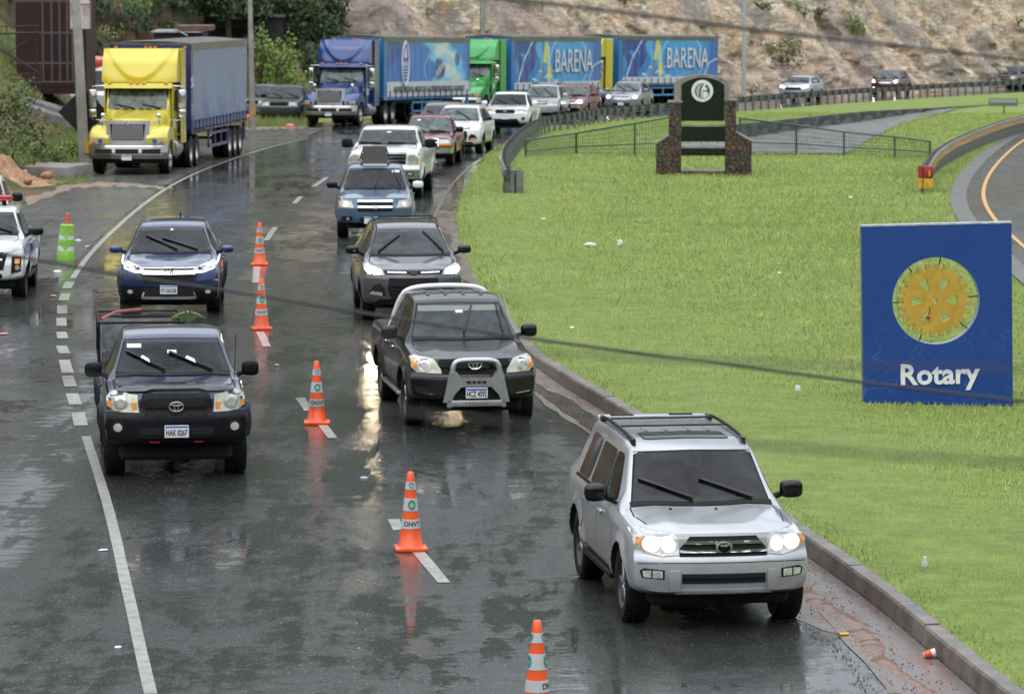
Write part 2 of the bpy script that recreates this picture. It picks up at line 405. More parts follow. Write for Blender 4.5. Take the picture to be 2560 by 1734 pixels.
edge_far = line_sheet(smoothpts(px((165,632),(200,580),(260,520),(330,460),(390,420),(450,390),(560,350),(640,327),(700,314))), .12, jag=.03)
mk_ = thing_marks = obj('edge_line', edge_near, PAINTW); tag(mk_, kind='structure')
mk_ = obj('edge_line', edge_far, PAINTW); tag(mk_, kind='structure')
for a, b in (((184,966),(177,936)),((172,918),(163,893)),((161,877),(153,853)),((154,847),(146,817)),((147,802),(139,785)),((143,768),(139,753)),((140,740),(139,722)),((141,712),(141,693)),((144,682),(149,666)),((151,655),(159,640))):
    tag(obj('edge_dash', line_sheet(px(a, b), .19, jag=.04), PAINTW), kind='structure')
for a, b in (((1008,1322),(950,1253)),((906,1203),(893,1178)),((755,994),(733,965)),((701,932),(681,903)),((606,787),(590,753)),((580,642),(583,605)),((604,546),(625,516)),((668,462),(683,446)),((712,424),(742,403)),((800,372),(835,357))):
    tag(obj('lane_dash', line_sheet(px(a, b), .14, jag=.04), PAINTW), kind='structure')
ypts = smoothpts(px((2030,1574),(1960,1490),(1900,1420),(1830,1340),(1345,985),(1290,950),(1240,915),(1215,890)))
tag(obj('yellow_edge_line', line_sheet(ypts, .10, .008, jag=.5), PAINTY), kind='structure')
ypts = smoothpts(px((975,545),(983,500),(1003,455),(1032,410),(1075,372),(1120,345)))
tag(obj('yellow_edge_line', line_sheet(ypts, .09, .008, jag=.3), PAINTY), kind='structure')

# lay-by: older, paler asphalt outside the edge line
LAYM = wet_asphalt('old_asphalt', (.045,.043,.04), (.075,.073,.068), .42, .62, cr=(.07, .40), cw=(.85, .25))
_el = [(g.y, g.x) for g in px((163,655),(200,580),(260,520),(330,460),(390,420),(450,390),(560,350),(640,327),(700,314))]
yl = np.arange(84, 181, 1.0)
strip_sheet('lay_by', yl, np.interp(yl, YS, XL)+.02, interp_curve(_el, yl)-.16-.25*np.clip((90-yl)/6, 0, 1), .003, LAYM, 5)
# ---------------------------------------------------------------- kerb of single blocks
KERB = pmat('kerb_concrete', (.115,.097,.082), .5, noise=.45, nscale=3.0, bump=.5, bscale=25, coat=.35, coatr=.3)
kerb = thing('kerb', 'long brown wet concrete kerb between the road and the grass', 'kerb', Vector((xr(50), 50, 0)))
yk = 27.0
while yk < 78:
    L_ = random.uniform(1.15, 1.35) if yk < 100 else 2.4
    y0, y1 = yk+.008, yk+L_-.008; n = 2
    V = []
    hh = (.20 + random.uniform(-.008, .008))*min(1, max(.45, 1-(yk-62)/24))
    if yk > 95: hh *= max(.35, 1-(yk-95)/40)
    for y in (y0, y1):
        x = xr(y); z = ZT(y)
        V += [(x+.0, y, z-.1), (x+.035, y, z+hh-.025), (x+.055, y, z+hh), (x+.20, y, z+hh+.004), (x+.21, y, z-.1)]
    f = [(i, i+1, i+6, i+5) for i in range(4)] + [(0,1,2,3,4)[::-1], (5,6,7,8,9)]
    o = obj('kerb_stone', (V, f), KERB); o.parent = kerb; o.matrix_parent_inverse = Matrix.Translation(-kerb.location)
    yk += L_

# ---------------------------------------------------------------- ground, right carriageway, median grass
GRASSG, gnt, gb = node_mat('grass_soil'); gn = NB(gnt)
c = gn.mix(gn.rng(gn.noise(2.2, 6, .7), .35, .65), (.14,.21,.03), (.24,.32,.055))
c = gn.mix(gn.rng(gn.noise(.35, 5, .65), .5, .72, 0, .6), c, (.22,.26,.08))
c = gn.mix(gn.rng(gn.noise(40, 3, .7), .55, .75, 0, .7), c, (.03,.05,.012))
gn.lnk(c, gb, 'Base Color'); gb.inputs['Roughness'].default_value = .8
gn.bump(gn.noise(60, 3, .8), .8, .05, gb)
# right-hand carriageway: left edge curve (world) and orange line
_rl = [(g.x, g.y) for g in (G(*p) for p in [(2720,900),(2600,745),(2521,679),(2450,610),(2395,555),(2370,500),(2385,452),(2425,405),(2490,355),(2560,322),(2700,285)])]
_rl = [Vector((x, y, 0)) for x, y in _rl]; _rl = [Vector((14, 30, 0))] + _rl + [Vector((42, 215, 0)), Vector((70, 270, 0)), Vector((120, 360, 0))]
rl = smoothpts(_rl, 3)
def offset_curve(pts, d):
    out = []
    for i, p in enumerate(pts):
        t = (pts[min(i+1, len(pts)-1)] - pts[max(i-1, 0)]).normalized(); out.append(p + Vector((t.y, -t.x, 0))*d)
    return out
def ribbon(name, a, b, dz, mat, nx=6, kind='structure'):
    P = np.zeros((len(a), nx+1, 3))
    for i, (p, q) in enumerate(zip(a, b)):
        for j in range(nx+1):
            w = p.lerp(q, j/nx); P[i, j] = (w.x, w.y, ZT(w.y) + dz)
    o = obj(name, gridvf(P), mat, smooth=True, angle=None); tag(o, kind=kind); return o
def dens(pts, st=1.5):
    out = [pts[0]]
    for a, b in zip(pts, pts[1:]):
        k = max(1, int((b-a).length/st)); out += [a.lerp(b, (i+1)/k) for i in range(k)]
    return out
rl = dens(rl)
ribbon('side_road', offset_curve(rl, .45), offset_curve(rl, 14), .006, ROADR)
PAVE, gnt, gb = node_mat('shoulder_concrete'); gn = NB(gnt)
c = gn.mix(gn.rng(gn.noise(3, 6, .7), .35, .65), (.055,.053,.048), (.13,.125,.115))
c = gn.mix(gn.rng(gn.noise(1, 4, .7), .5, .65, 0, .7), c, (.075,.075,.06))
gn.lnk(c, gb, 'Base Color'); gb.inputs['Roughness'].default_value = .55; gb.inputs['Coat Weight'].default_value = .5; gb.inputs['Coat Roughness'].default_value = .25
gn.bump(gn.voro(2.2, 'DISTANCE_TO_EDGE'), .6, .05, gb)
ribbon('side_road_shoulder', rl, offset_curve(rl, .45), .010, PAVE, 3)
tag(obj('orange_edge_line', line_sheet(offset_curve(rl, .92), .105, .016), pmat('road_paint_orange', (.50,.28,.08), .5, noise=.3)), kind='structure')

def rlx_at(y):            # nearest (smallest x) left edge of the side road at depth y
    best = 1e9
    for a, b in zip(rl, rl[1:]):
        if (a.y-y)*(b.y-y) <= 0 and abs(a.y-b.y) > 1e-6:
            best = min(best, a.x + (b.x-a.x)*(y-a.y)/(b.y-a.y))
    return best if best < 1e8 else None
GR = []
ysg = YS[YS > 20]
xa = np.interp(ysg, YS, XR) + np.where(ysg < 78, .19, -.10)
def gz(y): return .19*min(1, max(.45, 1-(y-62)/24)) if y < 78 else max(.05, .0855-(y-78)*.002)
P = np.zeros((len(ysg), 5, 3))
for i, y in enumerate(ysg):
    hh = gz(y)
    for j, (dx, dz) in enumerate(((0, hh-.01 if y < 78 else -.01), (.5, hh+.02), (1.6, hh+.02), (4, hh*.5), (7.5, -.015))):
        P[i, j] = (xa[i]+dx, y, ZT(y)+dz)
tag(obj('grass_verge', gridvf(P), GRASSG, smooth=True, angle=None), kind='structure')
# one sheet of ground to the horizon, a little under everything else
gx = np.concatenate([np.linspace(-900, -60, 12), np.linspace(-50, 120, 35), np.linspace(140, 900, 12)])
gy = np.concatenate([np.linspace(-60, 10, 4), np.arange(16, 430, 3.0), np.linspace(440, 1600, 14)])
P = np.zeros((len(gy), len(gx), 3))
for i, y in enumerate(gy):
    for j, x in enumerate(gx): P[i, j] = (x, y, ZT(min(y, 430)) - .03)
tag(obj('ground', gridvf(P), GRASSG, smooth=True, angle=None), kind='structure')

# ---------------------------------------------------------------- cliff and hill
def fbm2(x, y, oct=5, seed=0, rough=.5):
    from mathutils import noise as mn
    return mn.fractal(Vector((x, y, seed*17.3)), 1.0 - rough + .5, 2.0, oct)
base = [(-60,120),(-44,133),(-33,152),(-27,170),(-21,186),(-16.5,201),(-10.5,209),(-6,216),(-1.5,226),(3.5,236),(10,250),(18,265),(27,281),(37,300),(50,325),(70,360),(100,405),(140,460)]
bp_ = dens(smoothpts([Vector((x, y, 0)) for x, y in base], 3), .55)
arc = [0]
for a, b in zip(bp_, bp_[1:]): arc.append(arc[-1] + (b-a).length)
i_split = min(range(len(bp_)), key=lambda i: (bp_[i] - Vector((-11.0, 208, 0))).length)
def cliffmesh(idx, lean, H, nh, amp, seed, foot=0.0, streak=True):
    P = np.zeros((len(idx), nh, 3))
    for a, i in enumerate(idx):
        p = bp_[i]; t = (bp_[min(i+1, len(bp_)-1)] - bp_[max(i-1, 0)]).normalized(); nrm = Vector((-t.y, t.x, 0))
        for j in range(nh):
            h = H*(j/(nh-1))**2.5; s = arc[i]
            u = s*.33 + h*.30; v = h*.9 - s*.28
            d = amp*(fbm2(u*.55, v*.16, 6, seed) + .5*fbm2(u*2.4, v*.5, 4, seed+3) + (.30*fbm2(s*1.9, h*1.9, 4, seed+5) if h < 9 else 0))
            d *= min(1, .25 + h/2.2)
            z = ZT(p.y) + h - .35
            off = lean*h + d + foot*max(0, 1-h/1.2)*(-1)
            q = p + nrm*off
            P[a, j] = (q.x, q.y, z + .25*d*min(1, h/3))
    return P
ROCK, gnt, gb = node_mat('cut_rock'); gn = NB(gnt)
rot = (0, R(38), 0)
st1 = gn.noise(.5, 8, .72, scale3=(.55, .55, 1.5, rot), dist=.9)
st2 = gn.noise(1.7, 7, .75, scale3=(.45, .45, 1.8, rot), dist=1.1)
drip = gn.noise(1.3, 6, .72, scale3=(1.6, 1.6, .28), dist=.4)
fine = gn.noise(4.5, 6, .8)
c = gn.mix(gn.rng(st1, .42, .55), (.27,.225,.17), (.64,.47,.29))
c = gn.mix(gn.rng(st2, .50, .57, 0, .9), c, (.88,.79,.60))
c = gn.mix(gn.rng(gn.noise(1.0, 6, .75, scale3=(.6,.6,1.2, rot)), .55, .62, 0, .85), c, (.50,.27,.085))
c = gn.mix(gn.rng(gn.noise(.17, 6, .7), .50, .56, 0, .8), c, (.27,.25,.225))
c = gn.mix(gn.rng(gn.noise(.75, 7, .78, dist=.8), .57, .64, 0, .85), c, (.72,.60,.47))
pk = gn.math('MULTIPLY', gn.rng(gn.noise(.11, 3, .6), .46, .56), gn.rng(st2, .42, .56))
c = gn.mix(gn.math('MULTIPLY', pk, .55), c, (.55,.40,.37))
c = gn.mix(gn.rng(drip, .54, .62, 0, .5), c, (.17,.14,.12))
c = gn.mix(gn.rng(fine, .54, .66, 0, .65), c, (.085,.068,.055))
c = gn.mix(gn.rng(gn.noise(3.6, 6, .8), .60, .68, 0, .8), c, (.85,.77,.64))
spz = gnt.nodes.new('ShaderNodeSeparateXYZ'); gnt.links.new(gn.co, spz.inputs[0])
hz = gn.math('ADD', spz.outputs[2], gn.math('MULTIPLY', gn.noise(.3, 5, .6), 9.0))
c = gn.mix(gn.rng(hz, 12.5, 15.5), c, gn.mix(gn.rng(gn.noise(.6, 5, .7), .4, .6), (.018,.032,.010), (.055,.075,.025)))  # unseen top turned dark green to keep road reflections dark
gn.lnk(c, gb, 'Base Color'); gb.inputs['Roughness'].default_value = .8; gb.inputs['Specular IOR Level'].default_value = .3
hb_ = gn.math('ADD', gn.math('MULTIPLY', st2, 1.0), gn.math('MULTIPLY', fine, .45))
gn.bump(hb_, .85, .4, gb)
idx = list(range(i_split, len(bp_)))
cl = obj('rock_face', gridvf(cliffmesh(idx, .62, 58, 92, 1.0, 1)), ROCK, smooth=True, angle=None); tag(cl, kind='structure')  # height raised out of view so the wet road mirrors dark hillside
HILLM, gnt, gb = node_mat('scrub_hill'); gn = NB(gnt)
c = gn.mix(gn.rng(gn.noise(.5, 6, .7), .35, .62), (.045,.055,.02), (.13,.065,.035))
c = gn.mix(gn.rng(gn.noise(1.4, 6, .75), .48, .62, 0, .8), c, (.05,.085,.022))
c = gn.mix(gn.rng(gn.noise(.33, 4, .6), .56, .64, 0, .8), c, (.26,.15,.075))
gn.lnk(c, gb, 'Base Color'); gb.inputs['Roughness'].default_value = .85; gn.bump(gn.noise(4, 6, .8), 1, .4, gb)
idx = list(range(0, i_split+3))
tag(obj('hill', gridvf(cliffmesh(idx, .80, 58, 66, 1.1, 4)), HILLM, smooth=True, angle=None), kind='structure')  # raised out of view like the rock face, for road reflections

# left bank between road edge and hill: rises away from the road
BANKM, gnt, gb = node_mat('bank_turf'); gn = NB(gnt)
c = gn.mix(gn.rng(gn.noise(1.1, 6, .7), .38, .62), (.05,.08,.02), (.10,.145,.03))
c = gn.mix(gn.rng(gn.noise(.30, 5, .65), .45, .54, 0, .9), c, (.27,.145,.07))
gn.lnk(c, gb, 'Base Color'); gb.inputs['Roughness'].default_value = .85; gn.bump(gn.noise(5, 6, .8), 1, .3, gb)
def bankh(x, y):
    e = xl(y) - x                      # metres left of the road edge
    h = 0.0
    # steep cut bank close to the left frame edge, y 112..150
    a = max(0, min(1, (y-100)/14)) * max(0, min(1, (176-y)/20))
    e2 = e - 1.5 - 1.0*max(0, (y-118)/30.0)
    h += a * max(0, e2) * .95 if e2 < 8 else a*(7.6 + (e2-8)*.35)
    h = min(h, 11)
    h += .35*fbm2(x*.4, y*.4, 4, 8)*min(1, max(0, e)/2.5)
    return max(h, -.02)
xs = np.linspace(0, 42, 70)**1.0; yb = np.arange(94, 192, 1.0)
P = np.zeros((len(yb), len(xs), 3))
for i, y in enumerate(yb):
    for j, e in enumerate(xs):
        x = xl(y) - e; P[i, j] = (x, y, ZT(y) + bankh(x, y) + (.03 if j else -.02))
tag(obj('bank', gridvf(P), BANKM, smooth=True, angle=None), kind='structure')

# unseen ring of dark hills, added to darken low reflections on the vehicles
RINGM, gnt, gb = node_mat('unseen_hill_green'); gn = NB(gnt)
gn.lnk(gn.mix(gn.rng(gn.noise(.12, 6, .7), .38, .62), (.02,.034,.012), (.07,.085,.035)), gb, 'Base Color'); gb.inputs['Roughness'].default_value = .9
P = np.zeros((120, 22, 3))
for i in range(120):
    a = R(-222 + 262*i/119); rr_ = 150 + 30*math.sin(a*3) 
    for j in range(22):
        h = 46*(j/21)**1.2; d = rr_ + h*1.3 + 9*fbm2(i*.35, h*.1, 5, 21)
        P[i, j] = (d*math.cos(a)*1.15+10, 60 + d*math.sin(a)*1.25, h*(1+.25*math.sin(i*.21)) - 3)
tag(obj('unseen_hill_ring', gridvf(P), RINGM, smooth=True, angle=None), kind='structure')

# grassy slope behind the parked cars, in front of the shed
def sloph(y): t = max(0, min(1, (y-198.5)/8)); return 3.0*t*t*(3-2*t)
P = np.zeros((26, 24, 3))
for i in range(26):
    for j in range(24):
        y = 197.5+i*.55; x = -19+j*.41; P[i, j] = (x, y, ZT(y) + sloph(y)*min(1, (-9.2-x)/1.6 if x > -10.8 else 1) + .12*fbm2(x, y, 4, 3)*min(1, sloph(y)) + .01)
tag(obj('slope', gridvf(P), BANKM, smooth=True, angle=None), kind='structure')
# ================================================================ VEHICLES
class Proj:
    """lays shapes onto a body surface: F from the front (x,z), T from above (x,y), L / R from the sides (y,z), B from behind (x,z)"""
    def __init__(s, vf, fo=0):
        s.t = BVHTree.FromPolygons([Vector(v) for v in vf[0]], vf[1])
        s.fo = fo
    def hit(s, ax, a, b):
        if ax == 'F': o, d = Vector((a, -9, b)), Vector((0, 1, 0))
        elif ax == 'B': o, d = Vector((a, 19, b)), Vector((0, -1, 0))
        elif ax == 'T': o, d = Vector((a, b, 9)), Vector((0, 0, -1))
        elif ax == 'L': o, d = Vector((-9, a, b)), Vector((1, 0, 0))
        else: o, d = Vector((9, a, b)), Vector((-1, 0, 0))
        h, nrm, _, _ = s.t.ray_cast(o, d)
        if h is None:
            h, nrm, _, _ = s.t.find_nearest(o + d*9)
        if nrm.dot(d) > 0: nrm = -nrm
        return h, nrm, d
    def patch(s, ax, poly, off=.006, thick=.03, maxl=.09):
        bm = bmesh.new(); vs = [bm.verts.new((a, b, 0)) for a, b in poly]
        try: bm.faces.new(vs)
        except ValueError: bm.free(); return [], []
        bmesh.ops.triangulate(bm, faces=bm.faces[:])
        for _ in range(5):
            es = [e for e in bm.edges if e.calc_length() > maxl]
            if not es: break
            bmesh.ops.subdivide_edges(bm, edges=es, cuts=1)
            bmesh.ops.triangulate(bm, faces=[f for f in bm.faces if len(f.verts) > 3])
        nn = {}
        for v in bm.verts:
            h, nrm, d = s.hit(ax, v.co.x, v.co.y)
            k = (nrm - d).normalized()
            v.co = h + k*off; nn[v] = d
        be = [e for e in bm.edges if e.is_boundary]
        dd = nn[bm.verts[:][0]]
        r = bmesh.ops.extrude_edge_only(bm, edges=be)
        for v in [g for g in r['geom'] if isinstance(g, bmesh.types.BMVert)]: v.co = v.co + dd*(thick+off)
        bmesh.ops.recalc_face_normals(bm, faces=bm.faces[:])
        # make sure the large cap looks outwards
        tot = sum((f.normal.dot(dd)*f.calc_area() for f in bm.faces if abs(f.normal.dot(dd)) > .2), 0.0)
        if tot > 0: bmesh.ops.reverse_faces(bm, faces=bm.faces[:])
        return bmvf(bm)
    def strip(s, ax, pts, w=.012, off=.003, thick=.004, closed=False):
        if closed: pts = list(pts) + [pts[0]]
        P = [Vector((a, b)) for a, b in pts]; Q = [P[0]]
        for a, b in zip(P, P[1:]):
            k = max(1, int((b-a).length/.08)); Q += [a.lerp(b, (i+1)/k) for i in range(k)]
        V = []; Fc = []
        for i, p in enumerate(Q):
            t = (Q[min(i+1, len(Q)-1)] - Q[max(i-1, 0)])
            t = t.normalized() if t.length > 0 else Vector((1, 0)); n = Vector((-t.y, t.x))
            for sgn in (-1, 1):
                q = p + n*sgn*w/2; h, nr, d = s.hit(ax, q.x, q.y); k = (nr-d).normalized()
                V.append(tuple(h + k*off)); V.append(tuple(h + k*(off-thick-.01)))
        for i in range(len(Q)-1):
            a = i*4; b = a+4
            Fc += [(a, a+2, b+2, b), (a+1, a, b, b+1), (a+2, a+3, b+3, b+2)]
        return V, Fc

def veh_matrix(g, psi):
    return Matrix.Translation(g) @ Matrix.Rotation(R(psi), 4, 'Z') @ Matrix.Rotation(math.atan(slope(g.y)), 4, 'X')

def ss(x): x = max(0, min(1, x)); return x*x*(3-2*x)
def body_shell(sp):
    L, W2, H, fo = sp['L'], sp['W']/2, sp['H'], sp['fo']
    hn, hb, belt, gc = sp['hn'], sp['hb'], sp['belt'], sp.get('gc', .32)
    yc, yh, yr, rw = sp['yc'], sp['yh'], sp['yr'], sp['rw']
    K = [(0, gc+.05, hn-.10, hn-.02, .95*W2, .82*W2, .03),
         (.10, gc, hn-.08, hn-.0, .965*W2, .82*W2, .045),
         (.4, gc, hn-.07+.3*(hb-hn)*.5, hn+.35*(hb-hn), .985*W2, .84*W2, .045),
         (yc, gc, hb-.09, hb, W2, .86*W2, .05),
         (yh, gc, belt, H-.055, W2, rw, .06),
         (yh+.32, gc, belt+.01, H-.012, W2, rw+.012, .06),
         ((yh+yr)/2, gc, belt+.015, H, W2, rw+.012, .06),
         (yr, gc, belt+.03, H-.03, W2, rw-.01, .06)]
    if sp['kind'] == 'pickup':
        rl_ = sp.get('rail', belt+.02)
        K += [(yr+.10, gc, rl_-.03, rl_, W2, .90*W2, .02), (L-.08, gc+.03, rl_-.03, rl_, .99*W2, .89*W2, .02), (L, gc+.08, rl_-.06, rl_-.02, .97*W2, .87*W2, .03)]
    else:
        ye = sp.get('ye', L-.10)
        K += [(ye, gc+.03, belt+.01, belt+.10, .97*W2, .80*W2, .05), (L-.03, gc+.05, belt-.06, belt, .95*W2, .8*W2, .05), (L, gc+.12, belt-.12, belt-.06, .92*W2, .78*W2, .05)]
    K = np.array(K); ys = np.concatenate([[0], np.arange(.04, L-.02, .055), [L]])
    C = [np.interp(ys, K[:, 0], K[:, i]) for i in range(1, 7)]
    sm = sp.get('smooth', 1)
    for i in range(6):
        if sm: C[i][1:-1] = smooth1(C[i], sm)[1:-1]
    prof_n = 0; rows = []
    for i, y in enumerate(ys):
        zb, zs, zt, ws, wt, dr = [c[i] for c in C]
        tum = sp.get('side', .0)
        pts = [(0, zb), (.72*ws, zb), (.95*ws, zb+.03), (1.0*ws, zb+.18*(zs-zb)), (1.012*ws, zb+.55*(zs-zb)), (.995*ws, zs-.09), (.965*ws, zs-.01), (.925*ws, zs+.028),
               (wt+.02, zt-dr-.05) if zt-zs > .25 else (.5*(.925*ws+wt)+.02, .5*(zs+.028+zt-dr)), (wt, zt-dr), (.93*wt, zt-.35*dr), (.6*wt, zt-.12*dr), (0, zt)]
        rows.append(chaikin(pts, 2, False))
    n = len(rows[0]); P = np.zeros((len(ys), n, 3))
    for i, y in enumerate(ys):
        P[i, :, 0] = [p[0] for p in rows[i]]; P[i, :, 1] = y; P[i, :, 2] = [p[1] for p in rows[i]]
    V = []; Fc = []
    def add(p): V.append(p); return len(V)-1
    Ri = np.zeros((len(ys), n), int); Li = np.zeros((len(ys), n), int)
    for i in range(len(ys)):
        for j in range(n):
            Ri[i, j] = add(tuple(P[i, j])); 
            Li[i, j] = Ri[i, j] if P[i, j, 0] < 1e-9 else add((-P[i, j, 0], P[i, j, 1], P[i, j, 2]))
    for i in range(len(ys)-1):
        for j in range(n-1):
            Fc.append((Ri[i, j], Ri[i+1, j], Ri[i+1, j+1], Ri[i, j+1])); Fc.append((Li[i, j], Li[i, j+1], Li[i+1, j+1], Li[i+1, j]))
    M = 14
    for e, i in ((0, 0), (1, len(ys)-1)):
        G_ = []
        for j in range(1, n-1):
            x = P[i, j, 0]; row = [Li[i, j]] + [add((-x + 2*x*k/M, P[i, j, 1], P[i, j, 2])) for k in range(1, M)] + [Ri[i, j]]
            G_.append(row)
        for a, b in zip(G_, G_[1:]):
            for k in range(M):
                q = (a[k], a[k+1], b[k+1], b[k]); Fc.append(q if e == 0 else q[::-1])
        q = tuple(G_[0][::-1]) + (Ri[i, 0],); Fc.append(tuple(q) if e == 0 else tuple(q)[::-1])
        q = tuple(G_[-1]) + (Ri[i, n-1],); Fc.append(tuple(q) if e == 0 else tuple(q)[::-1])
    V = np.array(V, float)
    # nose shaping
    y = V[:, 1]; x = V[:, 0]; z = V[:, 2]
    pl = sp.get('plan', .20); pr = np.array(sp.get('prof', [(.3,.10),(.42,.02),(.68,0),(.76,.05),(.9,.07),(1.1,.12)]))
    f1 = np.clip(1 - y/1.1, 0, 1)**2; f2 = np.clip(1 - y/.42, 0, 1)
    f1r = np.clip(1 - (L-y)/.8, 0, 1)**2
    xn = np.abs(x)/W2
    y2 = y + pl*xn**sp.get('planp', 2.6)*f1 + np.interp(z, pr[:, 0], pr[:, 1])*f2 - .14*xn**3*f1r
    # arches
    x2 = x.copy()
    for yw in (fo, fo+sp['wb']):
        d = np.hypot(y-yw, z-sp['R']); fl = sp.get('flare', .03)
        k = np.clip(1-np.abs(d-sp['R']*1.2)/(sp['R']*.22), 0, 1); k = k*k*(3-2*k)
        x2 += np.sign(x)*fl*k*(np.abs(x) > .85*W2)*(z < belt)
    # body side crease
    V = np.stack([x2, y2 - fo, z], 1)
    # hood crease / bulge
    hc = sp.get('hoodc', .018)
    inh = (y > .15) & (y < yc+.1) & (z > hn-.15) & (xn < .8)
    V[:, 2] += inh*hc*(np.exp(-((xn-.52)/.10)**2) - .5*np.clip(1-xn/.5, 0, 1))*np.clip((y-.15)/.4, 0, 1)*np.clip((yc+.1-y)/.3, 0, 1)
    return V.tolist(), Fc

def wheel_parts(Rr, w, rimm, spokes=6, style=0):
    rr = Rr*.66; h = w/2
    ty = lathe([(rr, -h), (rr*1.06, -h-.004), (Rr*.93, -h-.006), (Rr*.985, -h+.02), (Rr, -h+.05), (Rr*.995, 0), (Rr, h-.05), (Rr*.985, h-.02), (Rr*.93, h+.006), (rr*1.06, h+.004), (rr, h)], 36, 'x')
    # tread blocks
    tr = []
    for k in range(36):
        a = 2*math.pi*k/36
        for sx in (-1, 1):
            b = box(sx*h*.52-h*.36, sx*h*.52+h*.36, -.014, .016, Rr*.985, Rr*1.012)
            tr.append(xf(b, Matrix.Rotation(a + (.08 if sx > 0 else 0), 4, 'X')))
    ty = join(ty, *tr)
    rim = lathe([(0.0, h-.035), (rr*.2, h-.03), (rr*.22, h-.05), (rr*.3, h-.075), (rr*.82, h-.085), (rr*.9, h-.03), (rr*1.02, h-.002), (rr*1.03, h-.012), (rr, h-.03)], 36, 'x')
    sp_ = []
    for k in range(spokes):
        a = 2*math.pi*k/spokes
        b = xf(rbox(h-.062, h-.022, -rr*.13, rr*.13, rr*.12, rr*.93, .012, 1), Matrix.Rotation(a, 4, 'X')); sp_.append(b)
    return ty, rim, join(*sp_)
_wc = {}
def add_wheels(root, sp, rimm=None, dy=0.0):
    rimm = rimm or ALLOY
    k = (sp['R'], sp['tw'], rimm.name, sp.get('spokes', 6))
    if k not in _wc:
        ty, rim, spk = wheel_parts(sp['R'], sp['tw'], rimm, sp.get('spokes', 6))
        _wc[k] = (mesh('wheel', ty, RUBBER, True, 40), mesh('rim', rim, pmat('rim_shadow', (.05,.05,.052), .45, .5), True, 30), mesh('spokes', spk, rimm, True, 30))
    for yw in (0, sp['wb']):
        for s in (-1, 1):
            o = obj('wheel', _wc[k][0], None, root)
            tr = sp['W']/2 - sp['tw']/2 - sp.get('inset', .02)
            o.matrix_local = Matrix.Translation((s*tr, yw, sp['R'])) @ Matrix.Rotation(math.pi if s < 0 else 0, 4, 'Z') @ Matrix.Rotation(random.uniform(0, 1), 4, 'X')
            obj('rim', _wc[k][1], None, o); obj('spokes', _wc[k][2], None, o)

def boolean_arches(vf, sp, mats):
    me = mesh('body', vf, mats, True, None)
    o = bpy.data.objects.new('body', me); COL.objects.link(o)
    cs = []
    for yw in (0, sp['wb']):
        for s in (-1, 1):
            c = lathe([(0, 0), (sp['R']*1.13, 0), (sp['R']*1.13, .62), (0, .62)], 28, 'x')
            c = xf(c, Matrix.Translation((s*(sp['W']/2-.36) if s > 0 else -(sp['W']/2-.36)-.62, yw, sp['R']*1.0))); cs.append(c)
    bm = bmesh.new(); vv, ff = join(*cs); bv = [bm.verts.new(v) for v in vv]
    for f in ff:
        try: bm.faces.new([bv[i] for i in f])
        except ValueError: pass
    bmesh.ops.remove_doubles(bm, verts=bm.verts[:], dist=1e-5); bmesh.ops.recalc_face_normals(bm, faces=bm.faces[:])
    cm = bpy.data.meshes.new('cut'); bm.to_mesh(cm); bm.free()
    for m in mats: cm.materials.append(m)
    cm.polygons.foreach_set('material_index', [1]*len(cm.polygons))
    co = bpy.data.objects.new('cut', cm); COL.objects.link(co)
    md = o.modifiers.new('b', 'BOOLEAN'); md.object = co; md.operation = 'DIFFERENCE'; md.solver = 'EXACT'
    dg = bpy.context.evaluated_depsgraph_get(); nm = bpy.data.meshes.new_from_object(o.evaluated_get(dg))
    if len(nm.polygons) < len(me.polygons)*.6:
        for rk, sv in ((1.006, 'EXACT'), (.992, 'EXACT'), (1.0, 'FAST')):
            co.scale = (rk, rk, rk); md.solver = sv; bpy.context.view_layer.update()
            dg = bpy.context.evaluated_depsgraph_get(); nm = bpy.data.meshes.new_from_object(o.evaluated_get(dg))
            if len(nm.polygons) > len(me.polygons)*.6: break
    bpy.data.objects.remove(o); bpy.data.objects.remove(co); bpy.data.meshes.remove(me); bpy.data.meshes.remove(cm)
    nm.name = 'body'; nm.polygons.foreach_set('use_smooth', [True]*len(nm.polygons)); nm.set_sharp_from_angle(angle=R(38)); nm.update()
    return nm

